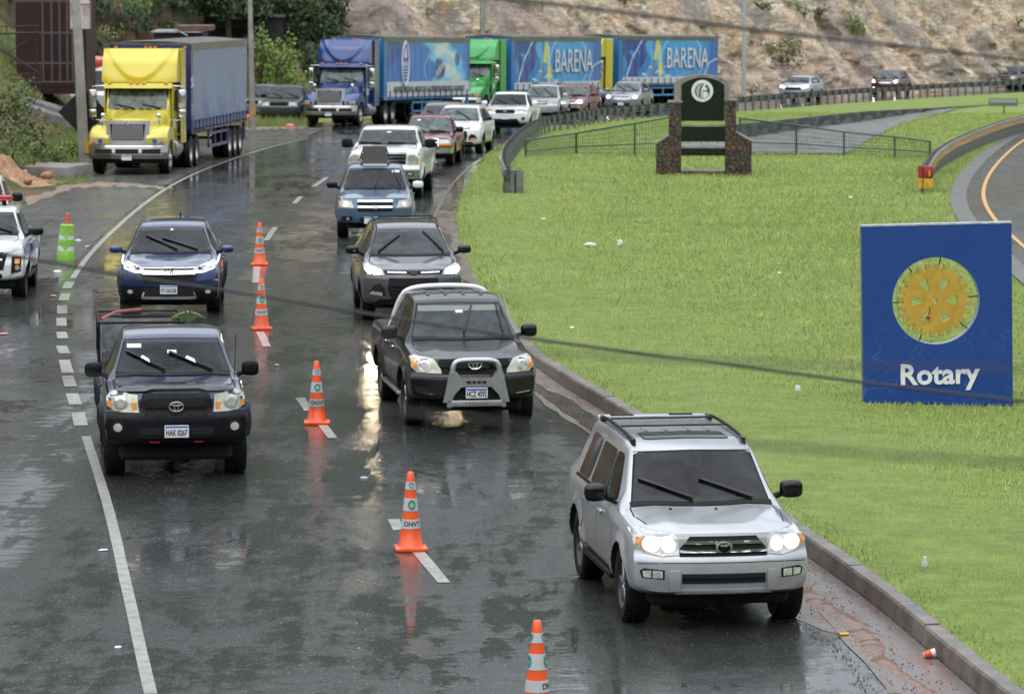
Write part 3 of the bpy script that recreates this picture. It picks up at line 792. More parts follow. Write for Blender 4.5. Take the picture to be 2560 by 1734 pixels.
def roundp(poly, r):
    out = []; n = len(poly)
    for i in range(n):
        p = Vector(poly[i]); a = (Vector(poly[i-1])-p); b = (Vector(poly[(i+1) % n])-p)
        ra = min(r, a.length*.4); rb = min(r, b.length*.4); a = a.normalized()*ra; b = b.normalized()*rb
        for t in (0, .5, 1): q = p + a*(1-t)**2 + b*t**2; out.append((q.x, q.y))
    return out
def mir(poly): return [(-a, b) for a, b in poly][::-1]
def car(name, label, cat, g, psi, sp, col, group=None, M=None):
    root = thing(name, label, cat, M if M is not None else veh_matrix(g, psi), group)
    vf = body_shell(sp)
    W2, H, fo = sp['W']/2, sp['H'], sp['fo']; hn, hb, belt = sp['hn'], sp['hb'], sp['belt']
    yc, yh, yr, rw = sp['yc']-fo, sp['yh']-fo, sp['yr']-fo, sp['rw']
    dark = pmat('wheel_well', (.006,.006,.006), .9)
    # lower cladding in black
    nm = boolean_arches(vf, sp, [col, dark])
    body = obj('body', nm, None, root)
    pj = Proj(vf); root_p = pj
    def P(nm_, ax, poly, mat, off=.006, thick=.03, parent=None, maxl=.09):
        return obj(nm_, pj.patch(ax, poly, off, thick, maxl), mat, parent or root, True, 40)
    def PM(nm_, poly, mat, off=.006, thick=.03, ax='F', sub=()):
        for sgn in (1, -1):
            p = poly if sgn > 0 else mir(poly)
            o = P(nm_, ax, p, mat, off, thick)
            for (sn, spoly, sm, soff) in sub:
                P(sn, ax, spoly if sgn > 0 else mir(spoly), sm, soff, .02, o)
    def S(nm_, ax, pts, w, mat=VOID, off=.002, parent=None, closed=False, thick=.004):
        return obj(nm_, pj.strip(ax, pts, w, off, thick, closed), mat, parent or root, True, 40)
    glass = sp.get('glass', GLASS); sglass = sp.get('sglass', GLASS)
    wz0, wz1 = hb+.035, H-.13
    bwid, twid = sp.get('wsb', .79*W2), rw-.055
    seal = chaikin([(-bwid-.02, wz0-.018), (0, wz0-.03), (bwid+.02, wz0-.018), (twid+.02, wz1+.018), (0, wz1+.03), (-twid-.02, wz1+.018)], 0)
    P('windshield_seal', 'F', seal, BLACKP, .003, .02)
    ws = [(-bwid, wz0), (0, wz0-.012), (bwid, wz0), (twid, wz1), (0, wz1+.012), (-twid, wz1)]
    wsh = P('windshield', 'F', ws, glass, .008, .02)
    # side windows
    zt_ = H-.15
    for ax, sg in (('L', -1), ('R', 1)):
        for (a0, a1, s0, s1) in sp['wins']:
            z0 = belt+.055
            poly = [(a0, z0), (a1, z0), (a1+s1, zt_), (a0+s0, zt_)]
            P('side_window', ax, roundp(poly, .06), sglass, .006, .02)
        for yy in sp.get('seams', []):
            S('door_seam', ax, [(yy, sp.get('gc', .32)+.12), (yy, belt)], .014, VOID, .001)
        S('window_trim', ax, [(sp['wins'][0][0]-.05, belt+.035), (sp['wins'][-1][1]+.05, belt+.035)], .025, BLACKP, .010)
        for yy in sp.get('handles', []):
            h, n_, d = pj.hit(ax, yy, belt-.10)
            obj('door_handle', rbox(h.x-.02+sg*.02, h.x+.02+sg*.02, yy-.1, yy+.1, belt-.125, belt-.09, .012, 1), sp.get('handm', col), root, True)
        if sp.get('moulding'):
            S('side_moulding', ax, [(sp['R']*1.35, .62), (sp['wb']-sp['R']*1.35, .64)], .09, sp['moulding'], .014)
        if sp.get('sill', True):
            S('side_step' if sp.get('step') else 'sill', ax, [(sp['R']*1.25, sp.get('gc', .32)+.06), (sp['wb']-sp['R']*1.25, sp.get('gc', .32)+.06)], .10, BLACKP, .012)
        if sp.get('step'):
            x = sg*(W2+.02)
            obj('running_board', rbox(min(x, x-sg*.2), max(x, x-sg*.2), sp['R']*1.3, sp['wb']-sp['R']*1.3, .36, .42, .02, 2), sp['step'], root, True)
        if sp.get('archtrim'):
            for yw in (0, sp['wb']):
                pts = [(yw+sp['R']*1.17*math.cos(a), sp['R']+sp['R']*1.17*math.sin(a)) for a in np.linspace(-.35, math.pi+.35, 24)]
                S('wheel_arch_trim', ax, pts, .07, sp['archtrim'], .022, thick=.02)
    # hood outline
    if sp.get('hoodseam', True):
        hw = .82*W2
        pts = [(-hw*.93, -fo+.42+.1), (-hw*1.0, yc-.35), (-hw*.98, yc-.02)]
        S('hood_seam', 'T', pts, .016, VOID, .001); S('hood_seam', 'T', mir(pts), .016, VOID, .001)
        zz = sp.get('hoodz')
        if zz: S('hood_seam', 'F', [(-hw*.9, zz-.01), (-hw*.4, zz), (hw*.4, zz), (hw*.9, zz-.01)], .012, VOID, .001)
    S('cowl', 'T', [(-.8*W2, yc+.02), (0, yc-.03), (.8*W2, yc+.02)], .07, BLACKP, .012)
    # wipers: (x0,z0)->(x1,z1) in the windshield
    zs_ = H-.115-hb
    for w in sp.get('wipers', [(-.1, .02, -.62, .42), (.62, .02, .1, .40)]):
        x0, f0, x1, f1 = w[:4]; z0 = hb+.03+f0*zs_; z1 = hb+.03+f1*zs_
        wp = S('wiper', 'F', [(x0, z0), ((x0+x1)/2, (z0+z1)/2)], .014, BLACKP, .03, thick=.02)
        mxp = ((x0+x1)/2, (z0+z1)/2); dx, dz = (x1-x0)*.52, (z1-z0)*.52
        S('wiper_blade', 'F', [(mxp[0]-dx*.95, mxp[1]-dz*.75), (x1, z1)], .022, BLACKG, .045, wp, thick=.03)
        if len(w) > 4:
            P('wiper_wing', 'F', [(mxp[0]+dx*.25, mxp[1]+dz*.25), (mxp[0]-dx*.22, mxp[1]-dz*.25), (mxp[0]-dx*.18, mxp[1]-dz*.18+.03), (mxp[0]+dx*.15, mxp[1]+dz*.15+.035)], WHITEPL, .05, .01, wp)
    # mirrors
    mm = sp.get('mirm', BLACKG); my = yc + sp.get('mirdy', .42); mz = belt + sp.get('mirz', .13); mr = sp.get('mir', (.125, .075, .095))
    for k, sg in enumerate((-1, 1)):
        m_ = mm[k] if isinstance(mm, tuple) else mm
        cx = sg*(W2 + mr[0]*.85)
        mo = obj('side_mirror', blob((cx, my, mz), mr, 3.2), m_, root, True, None)
        obj('mirror_arm', tube([(sg*(W2*.86), my+.03, belt+.03), (cx-sg*mr[0]*.6, my+.02, mz-mr[2]*.5)], [.035, .03], 8), BLACKP, mo, True)
    obj('underbody', rbox(-W2*.78, W2*.78, -fo+.28, sp['L']-fo-.3, .24, sp.get('gc', .32)+.12, .05, 1), VOID, root)  # plain dark box added to block light under the vehicle
    obj('axle', tube([(-W2*.8, 0, sp['R']*.8), (W2*.8, 0, sp['R']*.8)], .05, 8), VOID, root)
    add_wheels(root, sp, sp.get('rimm'))
    # front details
    for f in sp.get('front', []):
        kind = f[0]
        if kind == 'P': P(f[1], 'F', f[2], f[3], *(f[4:5] or (.006,)))
        elif kind == 'M': PM(f[1], f[2], f[3], f[4] if len(f) > 4 else .006, sub=f[5] if len(f) > 5 else ())
        elif kind == 'S': S(f[1], 'F', f[2], f[3], f[4], f[5] if len(f) > 5 else .012, thick=.02)
        elif kind == 'SM':
            S(f[1], 'F', f[2], f[3], f[4], f[5] if len(f) > 5 else .012, thick=.02); S(f[1], 'F', mir(f[2]), f[3], f[4], f[5] if len(f) > 5 else .012, thick=.02)
        elif kind == 'T': P(f[1], 'T', f[2], f[3], *(f[4:5] or (.006,)))
        elif kind == 'TS': S(f[1], 'T', f[2], f[3], f[4], f[5], thick=.02)
    # plate
    if sp.get('plate') is not None:
        txt, px_, pz = sp['plate']
        h, _, _ = pj.hit('F', px_, pz); yy = h.y - sp.get('plo', .02)
        o = obj('license_plate', rbox(px_-.155, px_+.155, yy-.012, yy, pz-.08, pz+.08, .006, 1), WHITEPL, root)
        obj('plate_band', box(px_-.145, px_+.145, yy-.0145, yy-.013, pz+.052, pz+.074), BLUEPL, o)
        if txt:
            t = textvf(txt, .105, .001, .0022)
            x0 = min(v[0] for v in t[0]); x1 = max(v[0] for v in t[0]); k = .27/(x1-x0)
            obj('plate_number', xf(t, Matrix.Translation((px_-(x0+x1)/2*k, yy-.015, pz-.018)) @ Matrix.Diagonal((k, 1, 1.0, 1))), INK, o)
    if sp.get('badge'):
        kind, bx, bz, br = sp['badge']
        h, _, _ = pj.hit('F', bx, bz); yy = h.y - sp.get('bado', .03)
        b = badge(kind, br); o = obj('badge', xf(b, Matrix.Translation((bx, yy, bz))), CHROME, root, True, 40)
        if sp.get('badback'): obj('badge_plate', xf(lathe([(0, -.012), (br*1.0, -.012), (br*1.05, 0), (0, .012)], 24, 'y'), Matrix.Translation((bx, yy+.022, bz)) @ Matrix.Diagonal((1.15, 1, .85, 1))), BLACKG, o)
    root['_pj'] = 0; del root['_pj']
    return root, pj, P, S

def torus_ell(rx, rz, t, n=24, cx=0, cz=0, rot=0):
    c, s = math.cos(rot), math.sin(rot)
    pts = [Vector((cx+rx*math.cos(2*math.pi*k/n)*c - rz*math.sin(2*math.pi*k/n)*s, 0, cz+rx*math.cos(2*math.pi*k/n)*s + rz*math.sin(2*math.pi*k/n)*c)) for k in range(n+1)]
    V, Fc = [], []; m = 6
    for i in range(n):
        p = pts[i]; tg = (pts[i+1]-pts[i-1 if i else n-1]).normalized(); a = Vector((0, 1, 0)); b = tg.cross(a)
        for k in range(m): th = 2*math.pi*k/m; V.append(tuple(p + (a*math.cos(th)*.6 + b*math.sin(th))*t))
    for i in range(n):
        for k in range(m): Fc.append((i*m+k, i*m+(k+1)%m, ((i+1)%n)*m+(k+1)%m, ((i+1)%n)*m+k))
    return V, Fc
def badge(kind, r):
    if kind == 'three_ovals':
        return join(torus_ell(r*1.15, r*.78, r*.11), torus_ell(r*.34, r*.74, r*.09, 20), torus_ell(r*.85, r*.27, r*.09, 20, 0, r*.42))
    if kind == 'h_frame':
        q = lambda a, b, w: tube([(a[0]*r, 0, a[1]*r), (b[0]*r, 0, b[1]*r)], w*r, 4)
        fr = [(-.95, .85), (.95, .85), (.78, -.85), (-.78, -.85)]
        fr = [q(fr[i], fr[(i+1) % 4], .10) for i in range(4)]
        return join(*fr, q((-.55, .7), (-.35, -.7), .14), q((.55, .7), (.35, -.7), .14), q((-.42, -.05), (.42, -.05), .12))
    if kind == 'wing_m':
        q = lambda a, b, w: tube([(a[0]*r, 0, a[1]*r), (b[0]*r, 0, b[1]*r)], w*r, 4)
        return join(torus_ell(r*1.1, r*.85, r*.1), q((-.85, .3), (-.25, .25), .1), q((-.25, .25), (0, -.35), .1), q((0, -.35), (.25, .25), .1), q((.25, .25), (.85, .3), .1))
    return torus_ell(r*1.2, r*.6, r*.12)
def dims(**k): return k
V4R = dims(W=1.87, L=4.80, H=1.73, fo=.86, wb=2.79, R=.385, tw=.25, hn=1.025, hb=1.125, belt=1.085, yc=1.30, yh=1.90, yr=4.25, ye=4.66, rw=.655, kind='suv', gc=.36, flare=.035, plan=.22,
    wins=[(.72, 1.42, .42, 0), (1.48, 2.28, 0, 0), (2.42, 3.05, .0, .02)], seams=[.50, 1.45, 2.36], handles=[1.2, 2.1], wsb=.765*.935, step=BLACKP,
    prof=[(.3,.11),(.40,.03),(.55,0),(.74,.005),(.80,.055),(.95,.075),(1.1,.12)])
EMB = 'three_ovals'
silver = paint('silver_paint', (.40,.42,.44), .4, .34)
def make_silver():
    sp = dict(V4R); sp['mirm'] = BLACKG; sp['handm'] = silver
    sp['wipers'] = [(-.08, .02, -.62, .44), (.55, .02, .02, .42)]
    sp['badge'] = (EMB, 0, .875, .062); sp['badback'] = False; sp['bado'] = .05
    sp['front'] = [
        ('M', 'headlight', [(.455,.79),(.62,.775),(.80,.81),(.88,.89),(.88,.99),(.80,1.02),(.50,1.0),(.455,.95)], LENS, .012,
            [('headlight_bulb', ell(.72,.895,.088,.078), LITS, .020), ('headlight_bulb', ell(.555,.885,.070,.072), LITS, .020), ('marker_lens', [(.81,.85),(.86,.90),(.85,.955),(.81,.955)], ORANGE, .016)]),
        ('P', 'grille', [(-.45,.775),(.45,.775),(.44,.86),(.34,.975),(-.34,.975),(-.44,.86)], VOID, .008),
        ('P', 'grille_bar', [(-.45,.81),(.45,.81),(.445,.842),(-.445,.842)], CHROME, .035),
        ('P', 'grille_bar', [(-.40,.898),(.40,.898),(.375,.932),(-.375,.932)], CHROME, .030),
        ('P', 'badge_plate', rect(-.085,.085,.815,.935,.04), CHROME, .045),
        ('P', 'badge_plate', ell(0,.875,.072,.058), BLACKG, .052),
        ('P', 'lower_grille', rect(-.43,.43,.505,.605,.01), VOID, .006),
        ('S', 'grille_slat', [(-.42,.555),(.42,.555)], .012, BLACKP, .014),
        ('M', 'bumper_guard', [(.44,.43),(.54,.43),(.56,.60),(.54,.635),(.45,.635)], silver, .035),
        ('M', 'fog_lamp', [(.60,.545),(.82,.56),(.84,.63),(.80,.655),(.60,.64)], BLACKP, .006, [('fog_lens', [(.62,.56),(.715,.56),(.715,.635),(.62,.63)], LENS, .014), ('fog_bulb', ell(.665,.597,.028,.03), REFL, .02), ('fog_lens', [(.73,.562),(.805,.57),(.815,.63),(.73,.638)], LENS, .014)]),
        ('S', 'bumper_seam', [(-.86,.70),(-.5,.715),(.5,.715),(.86,.70)], .008, VOID, .002),
        ('P', 'skid_lip', [(-.5,.405),(.5,.405),(.46,.44),(-.46,.44)], silver, .02),
        ('T', 'sunroof_seal', rect(-.46,.46,1.30,1.78,.06), BLACKP, .004),
        ('T', 'sunroof', rect(-.445,.445,1.315,1.765,.05), GLASSM, .008),
    ]
    g = G(1771, 1545)
    root, pj, P, S = car('silver_suv', 'silver four-door off-roader with lit headlamps, roof rack and sunroof, nearest vehicle beside the kerb', 'car', g, 8.0, sp, silver)
    # roof rack
    for s in (-1, 1):
        rail = [(s*.59, 1.12, 1.67), (s*.595, 1.34, 1.735), (s*.595, 2.9, 1.75), (s*.59, 3.22, 1.70)]
        o = obj('roof_rail', tube(smoothpts([Vector(p) for p in rail], 2), .020, 8), BLACKP, root, True)
        for yy in (1.22, 3.12): obj('rail_foot', rbox(s*.588-.024, s*.588+.024, yy-.07, yy+.13, 1.65, 1.735, .02, 2), BLACKG, o, True)
    for yy in (2.05, 2.72): obj('roof_crossbar', rbox(-.58, .58, yy-.016, yy+.016, 1.748, 1.766, .006, 1), BLACKG, root, True)
    for x in (-.34, -.12, .12, .34): obj('roof_rib', pj.strip('T', [(x, 1.85), (x, 3.1)], .035, .008, .006), silver, root, True)
    obj('rear_spoiler', rbox(-.60, .60, 3.42, 3.62, 1.665, 1.70, .014, 2), silver, root, True)
    for s in (-1, 1): obj('spoiler_vent', rbox(s*.33-.13, s*.33+.13, 3.43, 3.50, 1.700, 1.712, .004, 1), VOID, root)
    for x, y in ((-.36, -.02), (.12, -.02+.0)): obj('washer_jet', blob((x, .26+y, pj.hit('T', x, .26+y)[0].z+.005), (.018,.02,.01)), BLACKP, root, True)
    for x in (.02,): pass
    for s in (-1, 1):
        for zz, m in ((.55, silver),): pass
        pts = [(.40*1.2*0 + R_[0], R_[1]) for R_ in []]
    return root
make_silver()

TAC = dims(W=1.87, L=5.25, H=1.76, fo=.86, wb=3.2, R=.40, tw=.26, hn=1.15, hb=1.235, belt=1.14, yc=1.28, yh=1.98, yr=3.15, rw=.655, kind='pickup', gc=.46, flare=.05, rail=1.19,
    wins=[(.70, 1.38, .40, 0), (1.44, 2.1, 0, -.03)], seams=[.5, 1.41, 2.2], handles=[1.2], plan=.2, prof=[(.3,.12),(.46,.05),(.56,0),(.82,0),(.88,.06),(1.05,.08),(1.2,.15)], wsb=.735, archtrim=BLACKP)
navy = paint('navy_paint', (.014,.028,.080), .35, .3)
bumpg = pmat('charcoal_bumper', (.005,.006,.008), .40, spec=.18, bump=.12, bscale=70)
def make_tacoma():
    sp = dict(TAC); sp['mirm'] = BLACKP; sp['mir'] = (.115,.07,.10)
    sp['wipers'] = [(-.10, .02, -.60, .60, 1), (.52, .02, -.04, .55, 1)]
    sp['plate'] = ('HAK 0267', -.0, .655); sp['plo'] = .085; sp['badge'] = (EMB, 0, .965, .078); sp['bado'] = .085
    sp['front'] = [
        ('P', 'bumper', [(-.86,.52),(-.62,.46),(.62,.46),(.86,.52),(.895,.70),(.885,.885),(.47,.88),(.44,.83),(-.44,.83),(-.47,.88),(-.885,.885),(-.895,.70)], bumpg, .035, ),
        ('P', 'bumper_recess', [(-.47,.575),(.47,.575),(.50,.71),(-.50,.71)], bumpg, .012+.035),
        ('P', 'lower_grille', [(-.47,.61),(.47,.61),(.47,.70),(-.47,.70)], VOID, .053),
        ('S', 'bumper_rib', [(-.50,.585),(.50,.585)], .03, bumpg, .065),
        ('M', 'fog_lamp', ell(.735,.70,.085,.085), VOID, .042, [('fog_lens', ell(.735,.70,.054,.054), LENS, .06)]),
        ('P', 'grille_frame', [(-.46,.83),(-.40,.80),(.40,.80),(.46,.83),(.455,1.02),(.42,1.125),(-.42,1.125),(-.455,1.02)], bumpg, .03),
        ('P', 'grille', [(-.40,.845),(.40,.845),(.40,.93),(.34,1.06),(-.34,1.06),(-.40,.93)], VOID, .036),
        ('S', 'grille_bar', [(-.39,.955),(.39,.955)], .03, bumpg, .05),
        ('P', 'badge_plate', ell(0,.965,.088,.066), BLACKG, .06),
        ('M', 'headlight', [(.475,.875),(.60,.875),(.78,.90),(.87,.96),(.875,1.06),(.82,1.125),(.70,1.135),(.49,1.10)], LENSY, .022,
            [('headlight_bulb', ell(.705,1.0,.085,.085), REFL, .03), ('headlight_bulb', ell(.705,1.0,.055,.055), LENS, .036), ('marker_lens', [(.50,.92),(.555,.92),(.565,1.01),(.505,1.01)], ORANGE, .03), ('marker_lens', [(.815,.94),(.86,.96),(.865,1.03),(.82,1.03)], ORANGE, .03)]),
        ('M', 'bumper_reflector', rect(.22,.34,.515,.535), REDL, .05),
        ('P', 'hood_deflector', [(-.74,1.125),(-.4,1.13),(-.3,1.15),(.3,1.15),(.4,1.13),(.74,1.125),(.70,1.165),(.38,1.185),(-.38,1.185),(-.70,1.165)], BLACKG, .045),
        ('P', 'windshield_sticker', rect(-.585,-.40,1.545,1.59), WHITEPL, .015),
        ('P', 'windshield_sticker', rect(-.06,.06,1.475,1.515), pmat('pale_teal_sticker', (.45,.62,.58), .5), .015),
    ]
    root, pj, P, S = car('blue_pickup', 'dark navy pickup with unlit yellowed headlamps, caged cargo bed and plate HAK 0267', 'pickup', G(437, 1181), 6.5, sp, navy)
    o = obj('sticker_dot', xf(lathe([(0, 0), (.014, 0), (.014, .004), (0, .004)], 10, 'y'), Matrix.Translation((0, pj.hit('F', 0, 1.495)[0].y-.028, 1.497))), INK, root)
    # cargo cage
    fr = BLACKP; x0, x1, y0, y1, z0, z1 = -.93, .20, 2.55, 4.25, 1.17, 1.72
    cage = obj('cargo_cage', join(*[tube([a, b], .018, 6) for a, b in (
        ((x0, y0, z0), (x0, y0, z1)), ((x0, y1, z0), (x0, y1, z1)), ((x1, y0, z0), (x1, y0, z1)), ((x1, y1, z0), (x1, y1, z1)),
        ((x0, y0, z1), (x0, y1, z1)), ((x1, y0, z1), (x1, y1, z1)), ((x0, y1, z1), (x1, y1, z1)), ((x0, y0, z1), (x1, y0, z1)),
        ((x0, y0, z0), (x0, y1, z0)), ((x1, y0, z0), (x1, y1, z0)), ((x0, y1, z1-.07), (x1, y1, z1-.07)), ((x0, y0, z1-.07), (x0, y1, z1-.07)))]), fr, root, True)
    obj('cage_panel', box(x0+.03, x0+.04, y0+.02, y1-.02, z0+.02, z1-.10), pmat('grey_sheet', (.22,.23,.23), .4, noise=.3, coat=.5), cage)
    obj('cage_panel', box(x0+.05, .1, y1-.03, y1-.02, z0+.02, z1-.10), _mc['grey_sheet'], cage)
    obj('red_strap', tube([(x0+.03, y0+.3, z1+.03), (x0+.25, y1-.5, z1+.04), (x0+.6, y1-.1, z1+.03)], .025, 6), REDL, cage, True)
    obj('antenna', tube([(.80, .35, 1.2), (.83, .5, 1.75)], .006, 5), BLACKP, root)
    return root
tac = make_tacoma()
# palm leaves lying in the bed
_M = tac.matrix_world.copy()
vv = []
for k in range(9):
    a = -1.25+.31*k; l = .34-.02*abs(k-4)
    vv.append(tube([(.30+.0, 3.3, 1.64), (.30+l*.55*math.sin(a), 3.25, 1.70+l*.30*math.cos(a)), (.30+l*math.sin(a), 3.2, 1.69+l*.28*math.cos(a))], [.012, .016, .003], 4))
tag(obj('palm_fronds', join(*vv), pmat('palm_green', (.20,.30,.07), .5, noise=.4), None, M=_M), 'green palm fronds lying in the caged bed of the navy pickup', 'leaves')

HIL = dims(W=1.84, L=5.25, H=1.745, fo=.86, wb=3.085, R=.39, tw=.26, hn=1.03, hb=1.165, belt=1.11, yc=1.28, yh=1.92, yr=3.28, rw=.635, kind='pickup', gc=.40, flare=.05, rail=1.12, plan=.24,
    wins=[(.68, 1.40, .42, 0), (1.46, 2.2, 0, -.03)], seams=[.48, 1.43, 2.28], handles=[1.2, 2.05], wsb=.72, prof=[(.3,.12),(.40,.04),(.5,0),(.74,0),(.80,.035),(.95,.06),(1.1,.13)], archtrim=None, step=pmat('chrome_step', (.5,.5,.5), .25, .9))
black = paint('black_paint', (.0025,.0025,.003), .0, .35, coat=.6)
def make_hilux():
    sp = dict(HIL); sp['mirm'] = BLACKG; sp['glass'] = GLASSM; sp['handm'] = CHROME; sp['mir'] = (.12,.075,.095)
    sp['wipers'] = [(.02, .02, .19, .88), (.60, .02, .55, .92)]
    sp['front'] = [
        ('P', 'grille', [(-.50,.79),(.50,.79),(.52,.90),(.49,1.0),(-.49,1.0),(-.52,.90)], VOID, .006),
        ('S', 'grille_bar', [(-.50,.925),(-.2,.90),(.2,.90),(.50,.925)], .05, BLACKG, .022),
        ('M', 'headlight', [(.46,.80),(.80,.815),(.86,.88),(.86,1.0),(.80,1.03),(.56,1.0),(.47,.86)], LENSY, .014,
            [('headlight_bulb', ell(.69,.905,.078,.08), REFL, .022), ('headlight_bulb', ell(.69,.905,.05,.052), LENS, .028), ('marker_lens', [(.785,.86),(.85,.885),(.85,.985),(.80,1.0)], ORANGE, .02)]),
        ('S', 'bumper_seam', [(-.86,.745),(.86,.745)], .01, VOID, .002),
        ('P', 'lower_grille', [(-.42,.45),(.42,.45),(.48,.60),(-.48,.60)], VOID, .006),
        ('M', 'fog_lamp', [(.58,.50),(.80,.53),(.83,.62),(.60,.60)], VOID, .006, [('fog_trim', [(.58,.505),(.80,.53),(.80,.545),(.60,.52)], CHROME, .02)]),
        ('P', 'windshield_sticker', rect(-.05,.05,1.505,1.54), WHITEPL, .015),
        ('P', 'sun_band', [(-.60,1.53),(.60,1.53),(.585,1.60),(-.585,1.60)], pmat('sun_band', (.13,.16,.13), .3), .012),
    ]
    root, pj, P, S = car('black_pickup', 'black double-cab pickup with silver bull bar and plate HCZ 4592 driving beside the kerb', 'pickup', G(1167, 1057), 8.2, sp, black)
    BAR = pmat('bull_bar_silver', (.45,.46,.47), .3, .75, noise=.12)
    y = -1.0
    hoop = smoothpts([Vector(p) for p in ((-.345,y,.76),(-.325,y,.93),(-.27,y,1.005),(0,y,1.015),(.27,y,1.005),(.325,y,.93),(.345,y,.76))], 3)
    bar = obj('bull_bar', tube(hoop, .038, 10), BAR, root, True)
    def pq(*q): return fixn(prism(list(q), y-.05, y+.02))
    obj('bar_plate', join(pq((-.38,.84),(-.28,.85),(-.22,.76),(-.21,.635),(-.31,.53),(-.445,.53)), pq((.38,.84),(.28,.85),(.22,.76),(.21,.635),(.31,.53),(.445,.53)), pq((-.445,.53),(-.31,.53),(-.36,.42),(-.47,.42)), pq((.445,.53),(.31,.53),(.36,.42),(.47,.42)), pq((-.22,.76),(.22,.76),(.21,.635),(-.21,.635))), BAR, bar, False)
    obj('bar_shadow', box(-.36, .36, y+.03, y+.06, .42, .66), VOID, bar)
    obj('skid_bar', join(rbox(-.36, .36, y-.07, y+.0, .36, .45, .02, 2), rbox(-.42,-.34,y-.05,y+.03,.34,.46,.015,1), rbox(.34,.42,y-.05,y+.03,.34,.46,.015,1)), BAR, bar, True)
    obj('bar_number_slot', join(rbox(-.14,.14,y-.062,y-.05,.685,.72,.008,1)), VOID, bar)
    for k in (-.07, 0, .07): obj('bar_emblem', xf(textvf('X', .035, .001, .002), Matrix.Translation((k, y-.066, .702))), pmat('gold', (.6,.5,.2), .3, .8), bar)
    tv = textvf('HILUX', .055, .001, .001); obj('bar_lettering', xf(tv, Matrix.Translation((0, y-.073, .405)) @ Matrix.Diagonal((2.1, 1, 1, 1))), pmat('worn_print', (.16,.16,.165), .5), bar)
    b = xf(badge(EMB, .08), Matrix.Translation((0, -.895, .935))); obj('badge', b, CHROME, root, True)
    o = obj('license_plate', rbox(-.155, .155, y-.075, y-.062, .475, .625, .006, 1), WHITEPL, root)
    obj('plate_band', box(-.145, .145, y-.0785, y-.0755, .590, .616), BLUEPL, o)
    t = textvf('HCZ 4592', .105, .001, .0022); x0 = min(v[0] for v in t[0]); x1 = max(v[0] for v in t[0]); k = .28/(x1-x0)
    obj('plate_number', xf(t, Matrix.Translation((-(x0+x1)/2*k, y-.079, .535)) @ Matrix.Diagonal((k, 1, 1.05, 1))), INK, o)
    # pale roof bar over the cab rear
    hp = smoothpts([Vector(p) for p in ((-.80, 2.62, 1.14), (-.66, 2.52, 1.60), (-.52, 2.46, 1.74), (0, 2.44, 1.77), (.52, 2.46, 1.74), (.66, 2.52, 1.60), (.80, 2.62, 1.14))], 3)
    obj('sports_bar', tube(hp, .042, 10), paint('pearl_white', (.7,.7,.7), .1, .3), root, True)
    for x in (-.39, -.13, .13, .39): obj('roof_rib', pj.strip('T', [(x, 1.35), (x, 2.25)], .05, .010, .006), black, root, True)
    obj('antenna', tube([(.72, .75, 1.5), (.62, 1.6, 2.05)], .005, 5), STEEL, root)
    # driver's hand on the wheel shows through the right of the windshield as a warm patch: left inside the tinted glass
    return root
make_hilux()

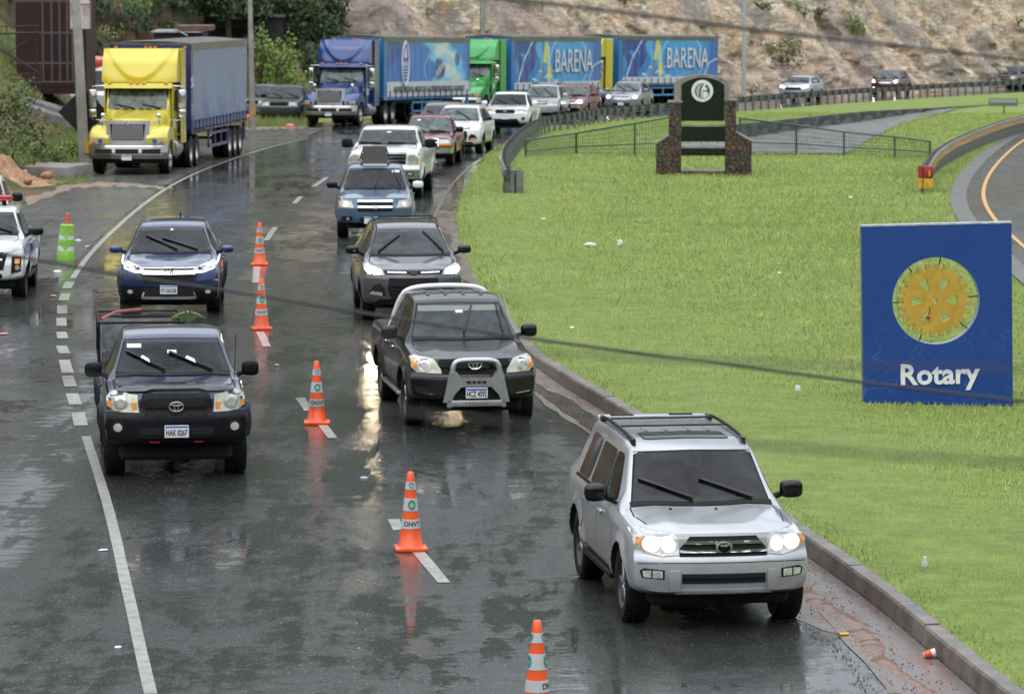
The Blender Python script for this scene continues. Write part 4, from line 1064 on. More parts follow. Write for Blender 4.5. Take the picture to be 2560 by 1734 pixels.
CRV = dims(W=1.85, L=4.58, H=1.66, fo=.90, wb=2.66, R=.36, tw=.235, hn=.98, hb=1.13, belt=1.07, yc=1.12, yh=1.95, yr=3.95, ye=4.42, rw=.61, kind='suv', gc=.30, flare=.03, plan=.34, planp=2.3, smooth=2, hoodc=.022,
    wins=[(.62, 1.30, .50, 0), (1.36, 2.15, 0, 0), (2.28, 2.80, .0, -.15)], seams=[.42, 1.33, 2.2], handles=[1.15, 2.0], wsb=.735, prof=[(.25,.12),(.34,.03),(.45,0),(.70,.0),(.82,.03),(.95,.10),(1.1,.2)], mir=(.12,.085,.065), archtrim=BLACKP)
blue = paint('blue_paint', (.008,.024,.095), .35, .3)
def make_crv():
    sp = dict(CRV); sp['mirm'] = blue; sp['mirz'] = .10
    sp['wipers'] = [(.12, .02, -.47, .62), (.50, .02, -.16, .52)]
    sp['plate'] = ('P715KGB', 0, .545)
    sp['badge'] = ('h_frame', 0, .885, .082); sp['bado'] = .085
    sp['front'] = [
        ('P', 'grille', [(-.50,.80),(.50,.80),(.55,.90),(.50,.945),(-.50,.945),(-.55,.90)], VOID, .006),
        ('P', 'grille_chrome', [(-.50,.842),(-.46,.815),(.46,.815),(.50,.842),(.60,.885),(.44,.875),(.15,.862),(-.15,.862),(-.44,.875),(-.60,.885)], CHROME, .03),
        ('P', 'grille_chrome', [(-.46,.925),(.46,.925),(.50,.94),(-.50,.94)], CHROME, .022),
        ('P', 'lower_intake', [(-.44,.66),(.44,.66),(.52,.80),(-.52,.80)], VOID, .008),
        ('M', 'headlight', [(.42,.845),(.60,.85),(.80,.92),(.86,1.0),(.865,1.075),(.70,1.01),(.50,.95),(.45,.90)], LENS, .012,
            [('headlight_bulb', ell(.66,.93,.05,.045), REFL, .02), ('headlight_bulb', ell(.56,.90,.04,.036), BLACKG, .02)]),
        ('SM', 'running_light', [(.46,.845),(.62,.852),(.80,.91),(.865,1.0),(.875,1.06)], .018, DRLM, .028),
        ('P', 'lower_cladding', [(-.86,.30),(.86,.30),(.89,.62),(.72,.60),(.60,.50),(.50,.46),(-.50,.46),(-.60,.50),(-.72,.60),(-.89,.62)], BLACKP, .012),
        ('P', 'lower_grille', [(-.44,.42),(.44,.42),(.47,.58),(-.47,.58)], VOID, .016),
        ('P', 'skid_trim', [(-.47,.375),(.47,.375),(.50,.41),(.47,.425),(-.47,.425),(-.50,.41)], CHROME, .03),
        ('SM', 'intake_trim', [(.475,.42),(.445,.50)], .03, CHROME, .03),
        ('M', 'fog_lamp', ell(.70,.50,.05,.035), LENS, .02),
        ('P', 'windshield_sensor', [(-.035,1.50),(.035,1.50),(0,1.535)], WHITEPL, .012),
    ]
    root, pj, P, S = car('blue_crossover', 'glossy blue crossover with lit running lights and plate P715KGB behind the navy pickup', 'car', G(427, 788), 2.6, sp, blue)
    obj('roof_fin', blob((.1, 2.7, 1.68), (.02, .06, .05)), BLACKG, root, True)
    return root
make_crv()

ESC = dims(W=1.84, L=4.52, H=1.67, fo=.92, wb=2.69, R=.36, tw=.235, hn=.98, hb=1.13, belt=1.08, yc=1.10, yh=1.90, yr=3.95, ye=4.40, rw=.615, kind='suv', gc=.30, flare=.03, plan=.34, planp=2.2, smooth=2,
    wins=[(.60, 1.28, .48, 0), (1.34, 2.10, 0, 0), (2.22, 2.75, .0, -.15)], seams=[.42, 1.31, 2.15], handles=[1.15, 2.0], wsb=.735, prof=[(.25,.12),(.34,.03),(.45,0),(.66,.0),(.80,.02),(.95,.09),(1.1,.2)], mir=(.125,.08,.075))
def esc_front(lamp, col, big):
    return [
        ('P', 'grille', [(-.50,.865),(.50,.865),(.53,.93),(-.53,.93)], VOID, .006),
        ('SM', 'grille_chrome', [(.13,.897),(.47,.905)], .022, CHROME, .02),
        ('P', 'badge', ell(0,.895,.085,.035), BLACKG if big else STEEL, .03),
        ('P', 'lower_grille', [(-.40,.42),(.40,.42),(.47,.60),(.44,.80),(-.44,.80),(-.47,.60)], VOID, .006),
        ('S', 'grille_slat', [(-.44,.58),(.44,.58)], .02, BLACKP, .016), ('S', 'grille_slat', [(-.44,.65),(.44,.65)], .02, BLACKP, .016), ('S', 'grille_slat', [(-.44,.51),(.44,.51)], .02, BLACKP, .016),
        ('M', 'headlight', [(.52,.85),(.80,.86),(.87,.93),(.88,1.09),(.78,1.02),(.56,.94)], LENS, .012,
            [('headlight_bulb', [(.60,.875),(.80,.885),(.84,.94),(.80,.965),(.64,.93)], lamp, .022)]),
        ('M', 'fog_intake', [(.50,.48),(.80,.52),(.72,.66),(.60,.70),(.52,.62)], VOID, .006, [('fog_lamp', [(.56,.48),(.78,.505),(.74,.56),(.56,.54)], STEEL if big else ORANGE, .02)]),
        ('P', 'front_lip', [(-.70,.36),(.70,.36),(.60,.42),(-.60,.42)], BLACKP, .012),
    ]
grey = paint('grey_paint', (.065,.068,.075), .35, .34)
def make_escape():
    sp = dict(ESC); sp['mirm'] = BLACKG; sp['glass'] = GLASSM
    sp['wipers'] = [(-.58, .02, -.16, .72), (.62, .02, .28, .86)]
    sp['front'] = esc_front(LITY, grey, True) + [('S', 'red_lip_stripe', [(-.42,.345),(.42,.345)], .02, REDL, .02)]
    root, pj, P, S = car('grey_crossover', 'dark grey crossover with glowing headlamps and roof rails directly behind the black pickup', 'car', G(1027, 795), 5.0, sp, grey)
    for s in (-1, 1):
        obj('roof_rail', tube(smoothpts([Vector(p) for p in ((s*.57, 1.0, 1.60), (s*.575, 1.15, 1.68), (s*.57, 2.7, 1.70), (s*.56, 2.95, 1.64))], 2), .018, 7), BLACKG, root, True)
    for yy in (1.6, 2.4): obj('roof_crossbar', rbox(-.57, .57, yy-.018, yy+.018, 1.695, 1.715, .006, 1), BLACKG, root)
    return root
make_escape()

BT = dims(W=1.80, L=5.1, H=1.66, fo=.86, wb=3.0, R=.37, tw=.24, hn=.98, hb=1.10, belt=1.05, yc=1.22, yh=1.86, yr=3.1, rw=.63, kind='pickup', gc=.34, flare=.04, rail=1.08, plan=.2,
    wins=[(.66, 1.34, .40, 0), (1.40, 2.05, 0, -.03)], seams=[.45, 1.37, 2.15], handles=[1.2], wsb=.73, prof=[(.28,.12),(.38,.03),(.5,0),(.72,.0),(.80,.03),(.95,.07),(1.1,.15)])
steelblue = paint('steel_blue_paint', (.075,.135,.21), .4, .34)
def make_mazda():
    sp = dict(BT); sp['mirm'] = (BLACKG, pmat('white_mirror', (.7,.7,.7), .2, coat=1)); sp['mir'] = (.13,.075,.085)
    sp['wipers'] = [(.0, .02, .08, .6), (.60, .02, .42, .92)]
    sp['badge'] = ('wing_m', 0, .745, .055); sp['bado'] = .045
    sp['plate'] = ('', -.10, .44)
    sp['front'] = [
        ('P', 'grille', [(-.40,.64),(.40,.64),(.42,.90),(-.42,.90)], VOID, .006),
        ('P', 'grille_chrome', [(-.41,.86),(.41,.86),(.41,.91),(-.41,.91)], CHROME, .026),
        ('P', 'grille_chrome', [(-.40,.725),(.40,.725),(.40,.77),(-.40,.77)], CHROME, .026),
        ('M', 'headlight', [(.49,.725),(.76,.735),(.83,.79),(.84,.88),(.76,.915),(.55,.885)], LENSY, .012, [('headlight_bulb', ell(.67,.81,.06,.06), REFL, .02), ('marker_lens', [(.77,.77),(.82,.80),(.82,.87),(.77,.88)], ORANGE, .018)]),
        ('P', 'lower_grille', rect(-.35,.35,.40,.50,.02), VOID, .006),
        ('M', 'fog_lamp', rect(.52,.78,.42,.53,.03), VOID, .006, [('fog_lens', ell(.63,.475,.03,.03), LENS, .02)]),
        ('P', 'windshield_sticker', rect(.40,.50,1.46,1.51), WHITEPL, .015), ('P', 'windshield_sticker', rect(.51,.575,1.46,1.51), WHITEPL, .015),
    ]
    root, pj, P, S = car('steel_blue_pickup', 'steel blue pickup with one white mirror and a sign board on its roof', 'pickup', G(938, 592), 2.0, sp, steelblue)
    b = obj('roof_sign_board', rbox(-.28, .28, 1.18, 1.22, 1.68, 2.07, .012, 1), pmat('grey_brown_board', (.085,.075,.075), .6, noise=.15), root)
    obj('board_frame', join(tube([(-.29, 1.2, 1.66), (-.36, 1.75, 1.70)], .02, 6), tube([(.29, 1.2, 1.66), (.36, 1.75, 1.70)], .02, 6), tube([(-.28, 1.24, 2.0), (-.36, 1.75, 1.70)], .015, 6), tube([(.28, 1.24, 2.0), (.36, 1.75, 1.70)], .015, 6), box(-.30, .30, 1.14, 1.17, 1.66, 1.70)), pmat('rusty_frame', (.16,.08,.04), .7), b)
    return root
make_mazda()

FOR = dims(W=2.02, L=5.9, H=1.93, fo=.95, wb=3.68, R=.41, tw=.27, hn=1.29, hb=1.44, belt=1.36, yc=1.35, yh=2.05, yr=3.65, rw=.75, kind='pickup', gc=.48, flare=.05, rail=1.40, plan=.12, planp=4,
    wins=[(.80, 1.55, .40, 0), (1.61, 2.45, 0, -.03)], seams=[.55, 1.58, 2.5], handles=[1.4], wsb=.83, prof=[(.4,.10),(.5,.0),(.85,.0),(.92,.05),(1.2,.05),(1.35,.12)], mir=(.16,.09,.13), mirz=.10)
white = paint('white_paint', (.72,.73,.74), .05, .35)
def make_f150():
    sp = dict(FOR); sp['glass'] = GLASSM; sp['mirm'] = BLACKP
    sp['wipers'] = [(-.18, .02, -.76, .06), (.50, .02, .0, .06)]
    sp['front'] = [
        ('P', 'grille', [(-.60,.95),(.60,.95),(.62,1.24),(-.62,1.24)], VOID, .006),
        ('P', 'grille_bar', rect(-.60,.60,1.03,1.075), CHROME, .03), ('P', 'grille_bar', rect(-.60,.60,1.13,1.17), CHROME, .03), ('P', 'grille_surround', [(-.63,1.225),(.63,1.225),(.62,1.27),(-.62,1.27)], STEEL, .03),
        ('P', 'badge', ell(0,1.10,.14,.06), BLUEPL, .05),
        ('M', 'headlight', [(.66,.94),(.94,.95),(.955,1.24),(.66,1.25)], LENS, .012, [('headlight_bulb', rect(.70,.84,1.05,1.20), REFL, .02), ('marker_lens', rect(.88,.935,1.0,1.12), ORANGE, .018), ('headlight_divider', rect(.67,.93,1.09,1.105), STEEL, .024)]),
        ('P', 'bumper', [(-.95,.56),(.95,.56),(.97,.80),(-.97,.80)], pmat('bumper_steel', (.30,.32,.30), .25, .8), .03),
        ('M', 'fog_lamp', rect(.62,.82,.64,.74,.02), VOID, .035, [('fog_lens', rect(.66,.78,.665,.72,.01), LENS, .042)]),
        ('P', 'skid_plate', [(-.80,.46),(.80,.46),(.9,.56),(-.9,.56)], BLACKP, .012),
        ('T', 'hood_decal', [(-.34,.0),(.34,.0),(.42,.30),(-.42,.30)], pmat('grey_decal', (.14,.14,.15), .4), .006),
        ('P', 'windshield_sticker', rect(-.05,.06,1.74,1.77), WHITEPL, .015),
    ]
    return car('white_pickup', 'large white pickup with grey bonnet decal and black mirrors behind the steel blue pickup', 'pickup', G(966, 494), -3.0, sp, white)
make_f150()

# farther traffic -----------------------------------------------------------------
maroon = paint('maroon_paint', (.16,.022,.03), .3, .38)
RNG = dict(BT); RNG.update(W=1.76, H=1.62, hn=.95, hb=1.06, belt=1.02, glass=GLASSL, mirm=BLACKG, plan=.12, planp=4, wipers=[(-.1,.02,-.55,.05),(.55,.02,.05,.05)])
RNG['front'] = [('P', 'grille', [(-.42,.66),(.42,.66),(.42,.88),(-.42,.88)], VOID, .006), ('P', 'grille_bar', rect(-.40,.40,.75,.79), CHROME, .03), ('S', 'grille_surround', [(-.43,.66),(-.43,.89),(.43,.89),(.43,.66)], .035, CHROME, .02),
    ('M', 'headlight', rect(.46,.84,.74,.87), LENS, .012), ('M', 'marker_lens', rect(.46,.84,.67,.73), ORANGE, .014), ('P', 'bumper', [(-.86,.44),(.86,.44),(.88,.62),(-.88,.62)], CHROME, .05), ('P', 'windshield_sticker', rect(-.40,-.28,1.42,1.46), WHITEPL, .015)]
car('red_pickup', 'faded red compact pickup half hidden behind the white pickup', 'pickup', G(1068, 414), -4.0, RNG, maroon)
sp = dict(ESC); sp.update(glass=GLASSL, mirm=BLACKG, wipers=[(-.35,.02,-.60,.12),(.42,.02,-.1,.66)]); sp['front'] = esc_front(LITW, white, False)
car('white_crossover', 'white crossover with one bright headlamp between the red pickup and the rail', 'car', G(1143, 383), -7.0, sp, white)
sp = dict(TAC); sp.update(R=.38, gc=.40, hn=1.06, hb=1.16, belt=1.10, H=1.70, rail=1.12, mirm=white, archtrim=None, badge=(EMB, 0, .90, .06), plate=('', 0, .68), wipers=[(-.1,.02,-.5,.5),(.5,.02,.1,.5)])
sp['front'] = [('P', 'grille', [(-.36,.83),(.36,.83),(.42,.90),(.36,.99),(-.36,.99),(-.42,.90)], VOID, .01), ('M', 'headlight', [(.50,.82),(.78,.83),(.86,.90),(.86,1.0),(.76,1.03),(.50,.99)], LENS, .012, [('headlight_bulb', ell(.66,.92,.07,.07), REFL, .02)]),
    ('P', 'lower_grille', [(-.60,.44),(.60,.44),(.50,.62),(-.50,.62)], VOID, .01), ('M', 'fog_lamp', rect(.66,.82,.58,.68,.03), VOID, .01), ('P', 'lower_lip', [(-.66,.40),(.66,.40),(.60,.46),(-.60,.46)], BLACKP, .02)]
car('white_pickup', 'white pickup with dark windows and black grille beside the green truck', 'pickup', G(1268, 334), -6.5, sp, white)
sp = dict(V4R); sp.update(glass=GLASSL, mirm=silver, wipers=[(-.1,.02,-.5,.7),(.5,.02,.0,.75)], rimm=ALLOY, step=BLACKP)
sp['front'] = [('P', 'grille', rect(-.42,.42,.78,.95), VOID, .008), ('P', 'grille_bar', rect(-.42,.42,.85,.89), CHROME, .03), ('M', 'headlight', rect(.46,.85,.80,.96,.04), LENS, .012)]
r_ = car('silver_suv', 'silver off-roader with roof rails squeezed between the white pickup and a curtain-sided trailer', 'car', G(1352, 302), -9.0, sp, silver)[0]
for s in (-1, 1): obj('roof_rail', tube([(s*.6, 1.2, 1.74), (s*.6, 3.1, 1.76)], .03, 6), BLACKP, r_)
sp = dict(V4R); sp.update(W=1.76, H=1.68, hn=1.0, glass=GLASSL, sglass=GLASSL, mirm=maroon, plan=.1, planp=4, hoodz=None, plate=('', 0, .50), wipers=[(-.1,.02,-.5,.08),(.5,.02,.0,.08)], moulding=maroon)
sp['front'] = [('P', 'grille', rect(-.44,.44,.78,.92), VOID, .008), ('S', 'grille_surround', [(-.44,.78),(.44,.78),(.44,.92),(-.44,.92)], .03, CHROME, .02), ('P', 'grille_bar', rect(-.44,.44,.84,.86), CHROME, .02),
    ('M', 'headlight', rect(.46,.80,.77,.93,.03), LENS, .012, [('headlight_bulb', rect(.50,.70,.80,.90,.03), LITW, .02), ('marker_lens', rect(.72,.79,.80,.90), ORANGE, .02)]),
    ('P', 'bumper', [(-.87,.56),(.87,.56),(.88,.70),(-.88,.70)], CHROME, .05), ('P', 'lower_bumper', [(-.84,.36),(.84,.36),(.87,.56),(-.87,.56)], BLACKP, .02), ('M', 'marker_lens', rect(.60,.78,.46,.53), ORANGE, .03)]
car('red_suv', 'dark red off-roader with lit lamps and chrome bumper beside the curtain-sided trailer', 'car', G(1425, 298), -11.5, sp, maroon)
sp = dict(CRV); silv2 = paint('silver_grey_paint', (.26,.275,.31), .5, .34)
sp.update(glass=GLASSL, mirm=silv2, archtrim=None, plan=.3, wipers=[(-.0,.02,-.5,.6),(.55,.02,.0,.6)], plate=('', 0, .50))
sp['front'] = [('P', 'grille', [(-.44,.72),(.44,.72),(.50,.88),(-.50,.88)], VOID, .008), ('S', 'grille_chrome', [(-.48,.87),(-.42,.73),(.42,.73),(.48,.87)], .03, CHROME, .02), ('P', 'grille_bar', rect(-.44,.44,.79,.82), CHROME, .02),
    ('M', 'headlight', [(.52,.76),(.80,.78),(.86,.88),(.84,.95),(.60,.90)], LENS, .012, [('headlight_bulb', ell(.70,.85,.07,.055), LITW, .02)]), ('P', 'lower_grille', rect(-.45,.45,.38,.55,.03), VOID, .01)]
car('grey_crossover', 'silver grey crossover with lit lamps behind the rail posts, left of the stone monument', 'car', G(1560, 283), -12.5, sp, silv2)
sp = dict(CRV); sp.update(H=1.56, glass=GLASSM, mirm=silver, archtrim=None, rimm=ALLOY); lsilver = paint('light_silver_paint', (.48,.50,.52), .4, .35)
sp['front'] = [('P', 'grille', [(-.50,.68),(.50,.68),(.46,.84),(-.46,.84)], VOID, .008), ('M', 'headlight', [(.50,.80),(.84,.86),(.88,.96),(.56,.88)], LENS, .012, [('headlight_bulb', [(.52,.81),(.82,.87),(.84,.94),(.56,.87)], LITW, .02)]), ('P', 'lower_grille', rect(-.6,.6,.36,.55,.03), VOID, .01)]
def curveveh(px_, Y): return Vector((at(px_, 250, Y).x, Y, ZT(Y)))
car('silver_hatchback', 'bright silver car with lit lamps behind the far rail, just right of the light pole', 'car', curveveh(1990, 250), -17, sp, lsilver)
sp = dict(CRV); wine = paint('wine_paint', (.055,.014,.018), .35, .34); sp.update(glass=GLASSL, mirm=wine, archtrim=BLACKP)
sp['front'] = [('P', 'grille', [(-.50,.78),(.50,.78),(.46,.88),(-.46,.88)], VOID, .008), ('P', 'grille_chrome', rect(-.46,.46,.81,.85), CHROME, .02), ('M', 'headlight', [(.50,.82),(.84,.90),(.88,1.0),(.56,.92)], LENS, .012, [('headlight_bulb', ell(.74,.91,.07,.06), LITW, .02)]), ('M', 'fog_lamp', ell(.70,.48,.05,.05), LITW, .02)]
car('wine_crossover', 'dark wine crossover, middle of the three cars behind the far rail', 'car', curveveh(2216, 272), -18, sp, wine)
sp = dict(V4R); sp.update(glass=GLASSM, mirm=BLACKP, plate=('', 0, .55), plan=.1, planp=4, archtrim=BLACKP); slate = paint('slate_paint', (.05,.055,.06), .4, .4)
sp['front'] = [('P', 'grille', rect(-.45,.45,.74,.96,.03), VOID, .008), ('P', 'grille_bar', rect(-.45,.45,.82,.86), STEEL, .02), ('M', 'headlight', rect(.50,.82,.80,.95,.05), LENS, .012), ('P', 'bumper', rect(-.88,.88,.45,.66,.04), STEEL, .03)]
car('slate_suv', 'dark slate off-roader cut off by the right edge behind the far rail', 'car', curveveh(2515, 298), -20, sp, slate)

sp = dict(CRV); sp.update(glass=GLASSM, mirm=BLACKG, wipers=[(-.1,.02,-.5,.5),(.5,.02,.05,.55)]); dks = paint('dark_silver_paint', (.12,.125,.14), .4, .35)
sp['front'] = [('P', 'grille', rect(-.45,.45,.74,.90,.03), VOID, .008), ('M', 'headlight', rect(.52,.84,.80,.94,.04), LENS, .012)]
car('dark_crossover', 'dark grey crossover mostly hidden behind the red pickup and the white crossover', 'car', curveveh(1098, 149), -5, sp, dks)
# left edge: police pickup and old pale pickup ---------------------------------------
POL = dict(HIL); POL.update(W=1.84, hn=1.10, hb=1.20, belt=1.12, H=1.72, glass=GLASSM, sglass=GLASSM, mirm=BLACKG, mir=(.15,.08,.085), plan=.26, step=BLACKP, wsb=.74, archtrim=None)
POL['front'] = [('P', 'grille', [(-.52,.62),(.52,.62),(.60,.95),(-.60,.95)], VOID, .008), ('P', 'grille_chrome', rect(-.5,.5,.80,.84), CHROME, .02), ('M', 'headlight', [(.52,.92),(.84,1.0),(.88,1.06),(.56,1.03)], LENS, .014),
    ('M', 'lamp_pod', [(.66,.55),(.84,.60),(.86,.86),(.68,.88)], VOID, .008, [('marker_lens', rect(.73,.82,.73,.83,.01), ORANGE, .02), ('fog_lens', ell(.775,.66,.045,.05), LENS, .02)]),
    ('P', 'lower_grille', rect(-.5,.5,.40,.55,.02), VOID, .01), ('SM', 'bumper_seam', [(.56,.48),(.86,.60)], .012, VOID, .002)]
r_, pj, P, S = car('police_pickup', 'white and blue police pickup with red roof light bar at the left edge', 'pickup', G(-52, 748), 3.0, POL, white)
obj('light_bar', rbox(-.55, .55, 1.45, 1.75, 1.80, 1.90, .03, 2), pmat('light_bar_red', (.42,.02,.03), .15, coat=1), r_, True)
obj('light_bar_foot', rbox(.35, .43, 1.52, 1.66, 1.70, 1.81, .01, 1), BLACKP, r_)
bluev = pmat('livery_blue', (.05,.14,.42), .25, coat=1)
obj('livery_stripe', pj.patch('R', [(-.4,.9),(.3,.75),(2.1,.95),(3.4,.80),(3.4,1.05),(.9,1.08),(.0,1.05),(-.4,1.03)], .006, .02), bluev, r_, True)
t = xf(textvf('POLICIAL', .17, .001, .004), Matrix.Rotation(R(-84), 4, 'X')); t = ([(v[0]*1.15, v[1], v[2]) for v in t[0]], t[1])
h, _, _ = pj.hit('T', .1, -.1); obj('bonnet_lettering', xf(t, Matrix.Translation((.0, -.18, h.z+.025))), INK, r_)
h, _, _ = pj.hit('R', 1.0, .88)
obj('door_lettering', xf(textvf('POLICIA', .2, .001, .004), Matrix.Translation((h.x+.012, 1.3, .9)) @ Matrix.Rotation(R(90), 4, 'Z')), INK, r_)
PAL = dict(BT); cream = paint('cream_paint', (.50,.47,.36), .05, .45); PAL.update(H=1.66, glass=GLASS, mirm=BLACKG, mir=(.12,.08,.11), plan=.1, planp=4)
PAL['front'] = RNG['front'][:4]
car('cream_pickup', 'old cream pickup parked behind the police pickup at the left edge', 'pickup', Vector((-12.0, 91.5, ZT(91.5))), 3.5, PAL, cream)
sp = dict(V4R); sp.update(glass=GLASSM, mirm=STEEL, plan=.1, planp=4); sp['front'] = [('P', 'grille', rect(-.4,.4,.78,.95), VOID, .008), ('M', 'headlight', rect(.46,.82,.80,.95), LENS, .012)]
dgrey = paint('faded_grey_paint', (.11,.125,.14), .1, .5)
car('parked_wagon', 'faded grey wagon parked on the grass behind the light pole', 'car', Vector((-12.0, 194.5, ZT(194.5)+.05)), -20, sp, dgrey)
sp = dict(sp); sp.update(mirm=BLACKP); dgreen = paint('dark_green_paint', (.03,.04,.04), .1, .5)
car('parked_suv', 'dark dusty off-roader parked in tall grass left of the blue truck', 'car', Vector((-10.45, 188.5, ZT(188.5)+.05)), -8, sp, dgreen)
# ================================================================ TRUCKS
def slab(x0, x1, z0, z1, yf, depth, nx=16, nz=10, xs=None):
    """front skin y = yf(x, z) with side walls running back by depth"""
    P = np.zeros((nz+1, nx+1, 3))
    for i in range(nz+1):
        z = z0+(z1-z0)*i/nz
        for j in range(nx+1):
            x = x0+(x1-x0)*j/nx
            k = xs(z) if xs else 1.0
            P[i, j] = (x*k, yf(x, z), z)
    V, Fc = gridvf(P); n = len(V)
    ring = [(0, j) for j in range(nx+1)] + [(i, nx) for i in range(1, nz+1)] + [(nz, j) for j in range(nx-1, -1, -1)] + [(i, 0) for i in range(nz-1, 0, -1)]
    idx = [i*(nx+1)+j for i, j in ring]; m = len(idx)
    V = V + [(V[i][0], depth if not callable(depth) else V[i][1]+depth(0), V[i][2]) for i in idx]
    for a in range(m): Fc.append((idx[a], n+a, n+(a+1) % m, idx[(a+1) % m])[::-1] if False else (idx[(a+1) % m], idx[a], n+a, n+(a+1) % m)[::-1])
    Fc.append(tuple(n+a for a in range(m)))
    return V, Fc
def loft(secs, cap=True):
    n = len(secs[0]); V = [p for s in secs for p in s]; Fc = []
    for i in range(len(secs)-1):
        for k in range(n): Fc.append((i*n+k, i*n+(k+1) % n, (i+1)*n+(k+1) % n, (i+1)*n+k))
    if cap: Fc += [tuple(range(n))[::-1], tuple((len(secs)-1)*n+k for k in range(n))]
    return V, Fc
_tw = {}
def truck_wheel(dual):
    if dual not in _tw:
        Rr = .51; w = .58 if dual else .30; h = w/2
        if dual:
            t = join(lathe([(.3, .02), (.49, .015), (.51, .04), (.51, .25), (.49, .28), (.3, .27)], 28, 'x'), lathe([(.3, -.27), (.49, -.28), (.51, -.25), (.51, -.04), (.49, -.015), (.3, -.02)], 28, 'x'))
            r = lathe([(0, .10), (.09, .12), (.12, .06), (.24, .06), (.29, .20), (.31, .268), (.3, .26)], 28, 'x')
        else:
            t = lathe([(.29, -h), (.49, -h), (.51, -h+.04), (.51, h-.04), (.49, h), (.29, h)], 28, 'x')
            r = lathe([(0, h+.03), (.08, h+.03), (.10, h-.02), (.22, h-.01), (.27, h-.06), (.30, h-.002), (.29, h-.02)], 28, 'x')
        _tw[dual] = (mesh('wheel', t, RUBBER, True, 40), mesh('rim', r, pmat('truck_rim', (.45,.44,.42), .4, .4, noise=.3), True, 30))
        bm = bmesh.new(); bm.from_mesh(_tw[dual][0]); n = len(bm.faces); bm.from_mesh(_tw[dual][1])
        me = bpy.data.meshes.new('wheel'); bm.to_mesh(me); bm.free(); me.materials.append(RUBBER); me.materials.append(_mc['truck_rim'])
        me.polygons.foreach_set('material_index', [0]*n+[1]*(len(me.polygons)-n)); _tw[dual] += (me,)
    return _tw[dual]
def put_wheel(parent, x, y, dual, merged=False):
    a, b, c = truck_wheel(dual); s = 1 if x > 0 else -1
    o = obj('wheel', c if merged else a, None, parent); o.matrix_local = Matrix.Translation((x, y, .51)) @ Matrix.Rotation(math.pi if s < 0 else 0, 4, 'Z')
    if not merged: obj('rim', b, None, o)
def art_plain(u, v): return np.stack([.13+0*u, .17+0*u, .30+0*u], -1)
def _mixc(c, col, m): return c*(1-m[..., None]) + np.array(col)*m[..., None]
def nz2(u, v, k, s=0):
    a = np.sin(u*k*7.1+s+2*np.sin(v*k*3.3+s)) + np.sin(v*k*5.7+1.3*s+1.7*np.sin(u*k*4.9)) + .5*np.sin((u+v)*k*13+s); return a/2.5
def sst(x, a, b): t = np.clip((x-a)/(b-a), 0, 1); return t*t*(3-2*t)
def art_barena(u, v):
    c = np.stack([.015+.02*u, .17+.10*v, .52+.12*v], -1)
    c = _mixc(c, (.05, .38, .72), sst(np.exp(-((u-.62)/.28)**2), .3, 1)*.75)
    c = _mixc(c, (.03, .10, .42), sst(u, .84, .97)*.85)
    w = u + .03*np.sin(v*9)
    fig = ((np.abs(w-.06-.05*np.sin(v*4+1)) < .045) | (np.abs(w-.20+.05*np.sin(v*5)) < .035) | ((np.abs(w-.135-.11*(v-.6)) < .02) & (v > .35)) | ((v > .75) & (w < .24) & (w > .03)))
    c = _mixc(c, (.02, .055, .30), fig.astype(float))
    c = _mixc(c, (.10, .42, .72), ((np.abs(w-.30) < .035)).astype(float)*.8)
    c = _mixc(c, (.62, .78, .88), (np.abs(u-.04-.16*v**1.6) < .006).astype(float))
    c = _mixc(c, (.6, .78, .88), (np.abs(np.hypot((u-.62)/.22, (v-.55)/.62)-1) < .025).astype(float)*.6)
    c = _mixc(c, (.6, .78, .88), (np.abs(np.hypot((u-1.0)/.14, (v-.1)/.45)-1) < .04).astype(float)*.7)
    bt = (np.abs(u-.345-.05*(v-.6)) < .018) & (v > .55); c = _mixc(c, (.72, .66, .08), bt.astype(float))
    bt = (np.abs(u-.325-.05*(v-.6)) < .02) & (v > .14) & (v < .55); c = _mixc(c, (.12, .22, .34), bt.astype(float))
    bt = (np.abs(u-.395) < .019) & (v > .16) & (v < .50); c = _mixc(c, (.74, .68, .10), bt.astype(float))
    bt = (np.abs(u-.385) < .014) & (v > .50) & (v < .9); c = _mixc(c, (.55, .68, .55), bt.astype(float))
    sp = (nz2(u, v, 6) > .25+2.2*np.abs(v-.15)) & (u > .2) & (u < .5) & (v < .4); c = _mixc(c, (.62, .75, .82), sp.astype(float))
    return _mixc(c, (.60, .63, .66), (v < .145).astype(float))
def art_wave(u, v):
    c = np.stack([.012+.02*v, .13+.10*u, .50+.14*u], -1)
    c = _mixc(c, (.02, .045, .26), sst(-u-.12*np.sin(v*5), -.14, -.04)*.8)
    s = np.exp(-(((u-.68-.10*np.sin(v*4))/.15)**2)) + .45*nz2(u, v, 3.2)*np.exp(-((u-.68)/.25)**2)
    c = _mixc(c, (.16, .55, .82), sst(s, .15, .5)); c = _mixc(c, (.70, .76, .70), sst(s, .55, .95)*.9)
    s2 = nz2(u+.3, v, 2.0, 2)*.25 - (v-.28); c = _mixc(c, (.25, .60, .80), sst(s2, 0, .1)*(u > .35)*.7)
    c = _mixc(c, (.03, .06, .36), sst(u, .93, .99)*.8)
    bc = sst(np.hypot((u-.62)/.075, (v-.50)/.20), 1.05, .9); c = _mixc(c, (.02, .09, .26), bc*(nz2(u, v, 9) > -.6))
    c = _mixc(c, (.02, .12, .34), sst(np.hypot((u-.84)/.035, (v-.68)/.14), 1.1, .8))
    st = (np.abs(u-.45-.5*(v-.5)**2) < .004); c = _mixc(c, (.5, .75, .9), st.astype(float)*.5)
    return _mixc(c, (.60, .63, .66), (v < .27).astype(float))
VC, vnt, vb = node_mat('printed_curtain'); va = vnt.nodes.new('ShaderNodeAttribute'); va.attribute_name = 'print'; vnt.links.new(va.outputs['Color'], vb.inputs['Base Color'])
